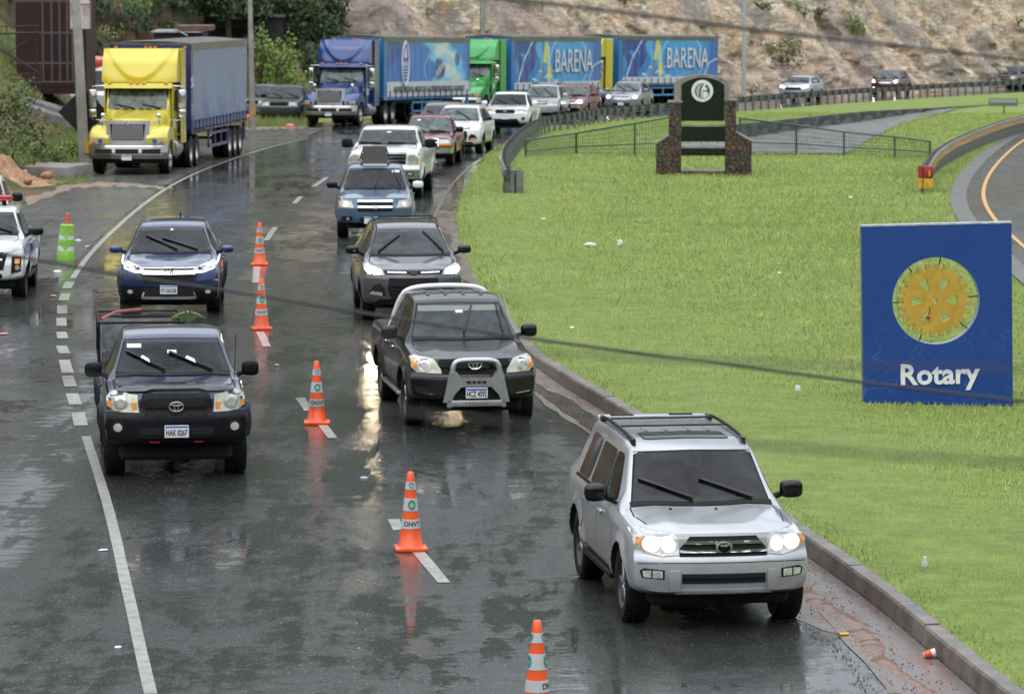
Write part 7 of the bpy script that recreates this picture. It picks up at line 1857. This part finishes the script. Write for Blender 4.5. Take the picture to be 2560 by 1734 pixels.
# surfaces of bank and hill for scattering
def surf(name):
    o = bpy.data.objects[name]; me = o.data; return BVHTree.FromPolygons([v.co.copy() for v in me.vertices], [tuple(p.vertices) for p in me.polygons])
BVB, BVH_, BVR = surf('bank'), surf('hill'), surf('rock_face')
def onsurf(px_, py_, trees=(BVB, BVH_, BVR)):
    d = ray(px_, py_).normalized(); best = None
    for t in trees:
        h = t.ray_cast(Vector((0, 0, CAMH)), d)
        if h[0] is not None and (best is None or h[3] < best[1]): best = (h[0], h[3])
    return best[0] if best else G(px_, py_)
def leaves(cs, n, size, seed=0, flat=.8):
    """cs: list of (centre, (rx,ry,rz)); small triangles spread through lumpy volumes"""
    rg = np.random.default_rng(seed); out = []
    for c, r in cs:
        m = int(n*r[0]*r[2]); d = rg.normal(0, 1, (m, 3)); d /= np.linalg.norm(d, axis=1)[:, None]
        q = rg.uniform(.45, 1, m)**.5
        lump = 1+.28*np.sin(d[:, 0]*5+c[0])*np.sin(d[:, 1]*4+c[1]*2)+.2*np.sin(d[:, 2]*7+c[2]*3)
        p = np.array(c) + d*np.array(r)*(q*lump)[:, None]
        a = rg.normal(0, 1, (m, 3)); a /= np.linalg.norm(a, axis=1)[:, None]; b = np.cross(a, rg.normal(0, 1, (m, 3))); b /= np.linalg.norm(b, axis=1)[:, None]
        s = size*rg.uniform(.6, 1.4, m)[:, None]
        out.append(np.stack([p-a*s*.5-b*s*.35, p+a*s*.5-b*s*.35, p+b*s*.8], 1))
    return np.concatenate(out)
LM = {}
LM['bright'] = leafmat('leaves_bright', (.07,.13,.012), (.20,.30,.035), up=.45)
LM['olive'] = leafmat('leaves_olive', (.045,.065,.015), (.15,.17,.045), up=.4)
LM['dark'] = leafmat('leaves_dark', (.012,.028,.008), (.05,.085,.018), up=.35)
LM['dry'] = leafmat('leaves_dry', (.09,.08,.03), (.24,.20,.09), up=.4)
LM['grassy'] = leafmat('leaves_grassy', (.07,.13,.015), (.20,.26,.05), up=.5)
WOOD = pmat('branch_wood', (.055,.04,.03), .8, noise=.3)
sd = [11]
def bush(label, at_, r, mat, n=340, size=.10, lumps=5, name='bush', group=None, cat='bush', trunk=False):
    sd[0] += 1; rr = random.Random(sd[0]); g = Vector(at_)
    root = thing(name, label, cat, g, group)
    cs = [((0, 0, r[2]*.55), (r[0]*.6, r[1]*.6, r[2]*.5))]
    for k in range(lumps):
        a = rr.uniform(0, 2*math.pi); cs.append(((math.cos(a)*r[0]*.6, math.sin(a)*r[1]*.6, r[2]*rr.uniform(.25, 1.0)), (r[0]*rr.uniform(.28, .5), r[1]*rr.uniform(.28, .5), r[2]*rr.uniform(.22, .42))))
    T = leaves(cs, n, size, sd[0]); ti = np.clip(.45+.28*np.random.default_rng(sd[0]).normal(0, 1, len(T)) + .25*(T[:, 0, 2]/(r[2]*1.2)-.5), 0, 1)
    o = obj('foliage' if not trunk else 'crown', tri_mesh('foliage', T, LM[mat], ti), None, root)
    st = [tube([(0, 0, -.3), (rr.uniform(-.1, .1)*r[0], 0, r[2]*.3), (rr.uniform(-.2, .2)*r[0], 0, r[2]*.8)], [.05*max(1, r[2]/2), .04*max(1, r[2]/2), .02], 6)]
    for k in range(3):
        c = cs[1+k][0]; st.append(tube([(0, 0, r[2]*.15), (c[0]*.5, c[1]*.5, c[2]*.6), c], [.03*max(1, r[2]/3), .02*max(1, r[2]/3), .01], 5))
    obj('trunk' if trunk else 'stems', join(*st), WOOD, root, True)
    return root
# left bank bushes: (px, py of base, radius, height, kind, label)
BG = 'bushes on the left bank'
BS = [((25, 405), 1.3, 1.0, 'olive', 'broad olive bush at the far left above the earth heap'),
 ((85, 392), 1.1, .9, 'olive', 'brownish olive bush next to the far left bush'),
 ((140, 412), .8, .5, 'grassy', 'low grassy bush behind the earth heap'),
 ((8, 310), 1.2, 1.1, 'olive', 'dark olive bush in the middle of the left edge'),
 ((50, 330), .9, .7, 'olive', 'olive bush below the left end of the diagonal ramp'),
 ((182, 398), .5, .55, 'bright', 'bright green shrub left of the foot of the concrete pole'),
 ((25, 60), 1.3, 1.2, 'grassy', 'tall grassy shrub at the top left corner'),
 ((72, 70), .7, 1.0, 'bright', 'light green leafy shrub beside the barred building'),
 ((98, 120), .4, .8, 'bright', 'small light green shrub hanging before the grey bars'),
 ((60, 118), .5, .7, 'olive', 'dark shrub behind the empty metal frame'),
 ((126, 172), .4, .6, 'bright', 'leafy shrub low in front of the grey bars'),
 ((98, 210), .5, .6, 'dark', 'dark shrub at the foot of the barred building'),
 ((160, 225), .5, .35, 'dark', 'dark low shrub under the grey bars beside the pole'),
 ((15, 355), .9, .7, 'dry', 'dry brownish bush at the left edge above the cream pickup')]
for (p, w, h, m, l) in BS: bush(l, onsurf(*p, (BVB,)), (w, w*.8, h), m, n=620, size=.085, group=BG)
# bushes on the hillside behind the yellow truck and around the shed
hs = [((250, 120), 1.6, 1.2, 'olive'), ((300, 60), 1.8, 1.5, 'dark'), ((330, 40), 1.4, 1.2, 'bright'), ((290, 95), 1.3, .9, 'bright'), ((380, 40), 1.6, 1.2, 'dark'), ((420, 75), 1.2, .8, 'olive'), ((345, 80), 1.3, 1.0, 'dark'), ((460, 30), 1.3, 1.0, 'dark'), ((520, 25), 1.5, 1.3, 'dark'), ((570, 30), 1.6, 1.5, 'dark'), ((240, 40), 1.2, 1.2, 'dark'), ((270, 160), 1.4, .8, 'olive'), ((400, 12), 1.5, 1.0, 'dark')]
pos_ = ['lowest on the left', 'high above the red roof', 'bright one high above the yellow cab', 'bright one above the yellow cab', 'above the middle of the yellow truck', 'low above the shack', 'dark one over the yellow cab', 'left of the bare orange earth', 'right of the bare orange earth', 'beside the top of the slim pole', 'beside the advertising panel', 'directly over the red roof', 'topmost above the yellow truck']
for ((p, w, h, m), l) in zip(hs, pos_): bush('scrub bush on the brown hill, ' + l, onsurf(*p), (w*.72, w*.72, h*.75), m, n=300, size=.13, group='scrub on the hill')
def gy_(px_, Y, dz=0): return Vector((at(px_, 300, Y).x, Y, ZT(Y)+dz))
for (px_, Y, w, h, m, l, dz) in ((655, 202, 1.2, 2.6, 'olive', 'tall grey-green shrub between the slim pole and the black shed wall', 0), (693, 201.5, 1.1, 2.7, 'bright', 'tall light green shrub in front of the black shed', 0), (668, 203.5, .9, 1.6, 'grassy', 'leafy shrub above the parked grey wagon', .2), (738, 201, 1.1, 1.5, 'bright', 'round green shrub above the dark parked off-roader', 0), (716, 202.5, 1.0, 1.7, 'olive', 'grey-green shrub right of the shed corner', 0), (700, 199.6, 2.0, .8, 'grassy', 'wide green shrub on the slope behind the parked cars', .2)):
    bush(l, gy_(px_, Y, sloph(Y)), (w, w*.7, h), m, n=300, size=.13, group='shrubs around the shed')
# trees
for (px_, Y, r, h, base, m, l) in ((742, 212, 3.0, 3.0, 3.4, 'dark', 'large dark green tree at the top behind the blue truck fairing'), (795, 209, 1.2, 1.8, 3.6, 'dark', 'dark pine branch mass against the bare rock, right of the large tree'), (655, 214, 2.8, 2.6, 5.2, 'dark', 'dark tree crown over the black shed roof'), (600, 213, 2.6, 2.2, 5.0, 'dark', 'dark tree crown beside the top of the slim pole'), (572, 206.5, 2.2, 2.2, 4.6, 'dark', 'dark tree crown left of the slim pole top, above the shack'), (748, 207, 1.3, 1.9, 1.2, 'dark', 'dark undergrowth tree in the shade beside the shed wall')):
    t = bush(l, gy_(px_, Y, base-ZT(Y)*0+ (.0)), (r, r*.8, h), m, n=420, size=.17, lumps=9, name='tree', cat='tree', group='dark trees over the shed', trunk=True)
    obj('lower_trunk', tube([(0, 0, .3), (.1, 0, -base-.5)], [.14, .2], 8), WOOD, t, True)
# tufts on the cliff
for (p, w, h, m, l) in (((2010, 40), 1.1, .7, 'bright', 'small bright bush high on the rock right of the steel pole'), ((2130, 85), 1.0, 1.3, 'bright', 'small tree-like bush on the rock above the silver hatchback'), ((1910, 28), 1.0, .5, 'dark', 'dark tuft on the rock just right of the steel pole top'), ((1950, 165), 2.0, 1.5, 'olive', 'wide olive scrub low on the rock above the silver hatchback'), ((2050, 38), .8, .5, 'dark', 'dark tuft beside the small bright bush on the rock'), ((2545, 62), .5, .6, 'bright', 'tiny bush on the rock at the right edge'), ((1560, 8), .8, .5, 'dark', 'dark tuft at the top above the last trailer'), ((1880, 235), .9, .5, 'grassy', 'green weeds at the foot of the steel pole'), ((850, 130), .7, .5, 'olive', 'small scrub on the rock above the blue fairing')):
    bush(l, onsurf(*p), (w, w*.6, h), m, n=260, size=.14, group='bushes on the rock cut')
# rough grass (long) at road edges and on the bank: one mass
T_, tt = [], []
def scatter_px(x0, x1, y0, y1, n, hh, ww, trees=(BVB,), flat=False):
    P_ = []
    for _ in range(n):
        a, b = random.uniform(x0, x1), random.uniform(y0, y1)
        q = G(a, b) if flat else onsurf(a, b, trees); P_.append(tuple(q))
    P_ = np.array(P_); T_.append(blades(P_, hh*rng.uniform(.5, 1.2, n), np.full(n, ww), .5)); tt.append(np.clip(rng.normal(.5, .25, n), 0, 1))
scatter_px(0, 225, 20, 255, 6500, .22, .030)
scatter_px(0, 225, 325, 430, 7000, .22, .030)
scatter_px(0, 60, 255, 325, 2500, .26, .030)
scatter_px(618, 768, 286, 318, 5200, .50, .03, flat=True)
scatter_px(618, 770, 262, 300, 3000, .45, .035, flat=True)
scatter_px(120, 228, 420, 462, 1500, .16, .02, flat=True)
LG = leafmat('long_grass_blades', (.05,.09,.012), (.22,.29,.05), (.10,.15,.03), up=.5, sc=.5, patch=(.45, .54, .62, (.20,.13,.06)))
o = obj('long_grass', tri_mesh('long_grass', np.concatenate(T_), LG, np.concatenate(tt)), None); tag(o, 'long rough grass and weeds on the left bank and round the parked cars', 'grass', kind='stuff')

# ================================================================ EARTH HEAP, RAMP, LITTER
EARTH = pmat('orange_earth', (.20,.085,.035), .7, noise=.3, nscale=5, bump=.8, bscale=9, col2=(.40,.24,.13))
g = G(60, 470); P = np.zeros((90, 90, 3))
for i in range(90):
    for j in range(90):
        u, v = j/89, i/89; x = -4.2+7.4*u; y = -6+12*v
        h = 1.25*math.exp(-((x+2.6)/1.7)**2-((y-.5)/2.8)**2) + .40*math.exp(-((x+1.0)/.8)**2-((y+.5)/1.8)**2)
        h += .30*fbm2(x*1.9, y*1.9, 5, 2)*min(1, h*2.5) + .14*fbm2(x*6, y*6, 4, 5)*min(1, h*4)
        P[i, j] = (x, y, h-.03 + ZT(g.y+y)-ZT(g.y))
tag(obj('earth_heap', gridvf(P), EARTH, None, True, None, Matrix.Translation(G(80, 462))), 'heap of orange earth and rubble beside the road behind the police pickup', 'earth heap')
rk = [((30, 425), .45), ((62, 420), .26), ((95, 436), .22), ((10, 436), .3), ((118, 455), .14), ((72, 468), .12), ((48, 455), .2)]
for k, (p, s) in enumerate(rk):
    v, f = blob((0, 0, 0), (s*1.3, s, s*.7), 3.2, 10, 7); v = [(a+s*.12*math.sin(7*b+k), b+s*.12*math.sin(9*c+k), c+s*.10*math.sin(8*a)) for a, b, c in v]
    q = G(*p); q.z += .35 if k in (0, 1, 3) else .2
    tag(obj('boulder', (v, f), EARTH, None, True, 25, Matrix.Translation(q) @ Matrix.Rotation(k, 4, 'Z') @ Matrix.Rotation(.4, 4, 'Y')), ['largest reddish boulder on top of the earth heap', 'second boulder right of the largest one on the heap', 'small boulder on the right slope of the earth heap', 'boulder at the left edge of the earth heap', 'small stone at the road end of the earth heap', 'pale stone low on the earth heap', 'stone in the middle of the earth heap'][k], 'boulder', 'boulders on the earth heap')
# washed-out sand across the lay-by
SAND, snt, sb = node_mat('washed_sand'); sn_ = NB(snt)
sn_.lnk(sn_.mix(sn_.rng(sn_.noise(2.5, 6, .7), .35, .65), (.13,.105,.085), (.36,.25,.16)), sb, 'Base Color'); sb.inputs['Roughness'].default_value = .6; sb.inputs['Coat Weight'].default_value = .5; sb.inputs['Coat Roughness'].default_value = .2
def sand(name, up, lo, n=40):
    a = resamp(up, n); b = resamp(lo, n); P = np.zeros((n, 5, 3))
    for i in range(n):
        wb = 2.2*math.sin(i*1.3)+1.5*math.sin(i*2.9+1)
        for j in range(5):
            f = j/4; P[i, j] = G(a[i][0]*(1-f)+b[i][0]*f, a[i][1]*(1-f)+b[i][1]*f + wb*(1 if j == 4 else (-.5 if j == 0 else 0)), .008)
    tag(obj(name, gridvf(P), SAND, smooth=True, angle=None), kind='structure')
sand('sand_wash', [(60,496),(120,470),(170,462),(250,455),(330,458),(430,470)], [(70,512),(130,490),(180,471),(250,466),(330,466),(440,474)])
sand('sand_wash', [(596,318),(640,314),(700,313),(765,314)], [(600,327),(640,325),(700,322),(770,319)])
# diagonal concrete ramp on the bank and the low block by the pole
RAMP = pmat('ramp_concrete', (.21,.19,.175), .6, noise=.35, nscale=1.6, coat=.2, bump=.3, bscale=8)
def bankribbon(name, a, b, lift, mat, n=26):
    A, B = resamp(a, n), resamp(b, n); V = []
    for (x0, y0), (x1, y1) in zip(A, B):
        p, q = onsurf(x0, y0, (BVB,)), onsurf(x1, y1, (BVB,)); V += [tuple(p+Vector((0, 0, lift))), tuple(q+Vector((0, 0, lift))), tuple(q+Vector((0, -.05, -.5)))]
    o = obj(name, (V, [(i*3+k, i*3+k+1, i*3+k+4, i*3+k+3) for i in range(n-1) for k in range(2)]), mat, None, False); tag(o, kind='structure'); return o
bankribbon('ramp_edge', [(64,258),(120,274),(200,296),(240,308)], [(66,266),(120,284),(200,307),(240,319)], .26, RAMP)
bankribbon('ramp', [(64,262),(120,281),(200,305),(240,317)], [(66,276),(120,296),(200,318),(240,330)], .14, pmat('ramp_dark', (.09,.09,.09), .5, noise=.3))
bankribbon('ramp_edge', [(66,275),(120,294),(200,316),(240,329)], [(64,282),(120,302),(200,325),(240,338)], .26, RAMP)
g = G(128, 446); tag(obj('drain_block', rbox(-.75, .75, -.5, 1.6, -.1, .38, .04, 2), RAMP, None, True, 35, Matrix.Translation(g) @ Matrix.Rotation(-.25, 4, 'Z')), 'grey concrete drain block at the foot of the bank beside the earth heap', 'block')

def litter(label, p, s, mat, flat=.5, on=0.0, seed=0):
    v, f = blob((0, 0, 0), (s, s*.7, s*flat), 2.3, 9, 6); rr = random.Random(seed+17); v = [(a*(1+rr.uniform(-.22, .22)), b*(1+rr.uniform(-.2, .2)), c*(1+rr.uniform(-.3, .3))) for a, b, c in v]
    q = G(*p); q.z += s*flat*.8+on; return tag(obj('litter_scrap', (v, f), mat, None, False, None, Matrix.Translation(q) @ Matrix.Rotation(seed, 4, 'Z')), label, 'litter', kind='thing')
WL = pmat('litter_white', (.66,.68,.70), .4, noise=.15); PL = pmat('litter_pinkish', (.45,.25,.23), .5)
for k, (l, p, s, m, fl, on) in enumerate((('crumpled translucent bag on the grass, left one of the pair', (1476, 622), .13, WL, .35, .06), ('white bag scrap on the grass, right one of the pair', (1550, 621), .075, WL, 1.0, .06), ('white scrap far back on the grass towards the right road', (2126, 502), .07, WL, .5, .06), ('white upright cup on the grass in front of the sign', (1995, 999), .05, WL, 1.7, .07), ('small pale scrap on the grass right of the silver off-roader roof', (2140, 1160), .045, WL, .6, .07), ('pale scrap on the grass left of the blue sign top', (1948, 691), .05, WL, .4, .06),
     ('small scrap on the grass above the long cable', (1430, 850), .035, WL, .6, .2), ('white scrap on the verge by the far shoulder', (1358, 556), .08, WL, .3, .06), ('orange leaf on the grass behind the silver off-roader', (2015, 1192), .05, pmat('orange_leaf', (.4,.16,.05), .6), .3, .08),
     ('flat white scrap on the wet road beside the nearest cones', (910, 1195), .05, WL, .25, 0), ('white scrap on the wet road near the solid edge line', (258, 1376), .06, WL, .2, 0), ('small white scrap low on the road left of the near lane', (295, 1618), .05, WL, .2, 0), ('pinkish scrap on the road below the green barrel', (133, 742), .08, PL, .3, 0), ('white scrap on the road under the green barrel', (143, 682), .09, WL, .35, 0), ('reddish scrap beside the edge line right of the green barrel', (218, 619), .09, PL, .3, 0), ('white scrap just right of the green barrel', (196, 603), .08, WL, .3, 0),
     ('pink scrap at the left edge of the wet road', (8, 836), .1, PL, .2, 0), ('small dark red scrap right of the second cone', (692, 915), .05, PL, .4, 0), ('pink bag on the sand left of the blue truck', (725, 318), .22, pmat('litter_pink', (.75,.22,.25), .5), .35, .0), ('orange-red rag behind the yellow truck trailer', (622, 311), .32, pmat('litter_orange', (.65,.13,.04), .5), .6, .1),
     ('pinkish stone on the grass by the rail posts', (1545, 306), .14, PL, .7, .05), ('orange scrap at the rail left of the red off-roader', (1373, 317), .18, PL, .8, .1))):
    litter(l, p, s, m, fl, on, k)
# bottle in the grass, cup at the kerb, yellow wrapper
g = G(2311, 1462); r = thing('plastic_bottle', 'clear plastic bottle lying in the grass near the kerb', 'bottle', Matrix.Translation(g+Vector((0, 0, .22))) @ Matrix.Rotation(R(20), 4, 'X'))
obj('bottle_body', lathe([(0, -.09), (.032, -.088), (.034, .03), (.015, .075), (.013, .09), (0, .09)], 12), pmat('bottle_plastic', (.62,.68,.74), .15, coat=1), r, True); obj('cap', lathe([(.014, .08), (.014, .1), (0, .1)], 10), WHITEPL, r)
g = G(2329, 1645); r = thing('paper_cup', 'crushed red and white paper cup lying against the kerb', 'cup', Matrix.Translation(g+Vector((-.02, 0, .045))) @ Matrix.Rotation(R(75), 4, 'Y'))
obj('cup_body', lathe([(0, -.06), (.032, -.06), (.047, .06), (.043, .055), (0, .02)], 14), pmat('cup_white', (.66,.64,.62), .4), r, True); obj('cup_sleeve', lathe([(.0345, -.055), (.0475, .02), (.046, .02)], 14), pmat('cup_red', (.60,.07,.04), .4), r, True)
g = G(2110, 1589); r = thing('yellow_wrapper', 'yellow wrapper lying flat on the gutter beside the silver off-roader', 'wrapper', Matrix.Translation(g+Vector((0, 0, .012))) @ Matrix.Rotation(R(4), 4, 'Z'))
obj('wrapper', rbox(-.05, .05, -.02, .02, 0, .022, .006, 1), pmat('wrapper_yellow', (.72,.40,.03), .4), r, True); obj('wrapper_end', box(-.058, -.045, -.012, .012, .002, .02), INK, r)
# gutter pebbles and mud: uncountable
T_, tt = [], []; n = 5200
y = rng.uniform(33, 75, n); e = np.abs(rng.normal(0, 1, n)); lane = rng.integers(0, 3, n)
x = np.interp(y, YS, XR) - np.where(lane == 0, .93+.05*rng.normal(0, 1, n)+.05*np.sin(y*2), np.where(lane == 1, .50+.08*rng.normal(0, 1, n), rng.uniform(.05, .95, n)))
P_ = np.stack([x, y, ZTv(y)+.004], 1); s = rng.uniform(.004, .014, n)*np.where(lane == 1, 1.3, 1)
a = rng.uniform(0, 6.3, n)
for k in range(3):
    a0 = a+2.1*k; a1 = a+2.1*(k+1)
    T_.append(np.stack([P_+np.stack([np.cos(a0)*s, np.sin(a0)*s, 0*s], 1), P_+np.stack([np.cos(a1)*s, np.sin(a1)*s, 0*s], 1), P_+np.stack([0*s, 0*s, s*1.1], 1)], 1)); tt.append(np.where(lane == 1, .8, .15)+0*s)
PBM = leafmat('gutter_grit', (.02,.016,.014), (.16,.075,.04), up=.2)
o = obj('gutter_grit', tri_mesh('gutter_grit', np.concatenate(T_), PBM, np.concatenate(tt)), None); tag(o, 'dark grit and brown mud crumbs washed along the kerb', 'grit', kind='stuff')
# ridge of brown mud beside the kerb
ys_ = np.arange(37.0, 47.5, .06); V = []
MUD = pmat('brown_mud', (.075,.032,.018), .55, noise=.5, nscale=20, bump=1, bscale=40, coat=.3, col2=(.20,.10,.06))
for y in ys_:
    w = .10*max(0, math.sin(math.pi*(y-37)/10.5))*(1+.5*fbm2(y*3, 0, 4, 9)); c = xr(y)-.50+.05*math.sin(y*1.7)
    for u, hh in ((-1, 0), (-.5, .6), (0, 1), (.5, .7), (1, 0)): V.append((c+u*w*1.4, y, ZT(y)+.004+hh*.028*min(1, w*12)*(1+.5*fbm2(y*5, u*3, 3, 4))))
tag(obj('mud_ridge', (V, [(i*5+k, i*5+k+1, (i+1)*5+k+1, (i+1)*5+k) for i in range(len(ys_)-1) for k in range(4)]), MUD, None, True, None), 'streak of brown mud lying in the gutter right of the silver off-roader', 'mud')

# ================================================================ CABLES CLOSE TO THE CAMERA
CAB = pmat('cable_black', (.02,.018,.02), .6)
def cable(label, pts, Y, r):
    P_ = smoothpts([at(a*1.1015, b*1.1015, Y) for a, b in pts], 2); tag(obj('cable', tube(P_, r, 7), CAB, None, True), label, 'cable')
cable('thin dark overhead cable crossing the whole picture from the upper left to the sign', [(-300, 530), (80, 588), (300, 630), (500, 656), (880, 720), (1210, 770), (1560, 815), (1960, 868), (2330, 912), (2700, 950)], 17, .0066)
cable('dark overhead cable crossing the rock at the top right', [(900, -35), (1130, -2), (1300, 14), (1640, 58), (1700, 68), (2000, 100), (2324, 137), (2700, 178)], 15, .0062)
cable('blurred near cable crossing the grass at the lower right', [(-400, 800), (600, 900), (1300, 975), (1680, 1008), (2324, 1052), (2800, 1080)], 7.0, .0035)
cable('blurred near cable crossing behind the sign lettering', [(-400, 660), (600, 730), (1230, 803), (1700, 822), (2324, 838), (2800, 845)], 7.5, .0028)
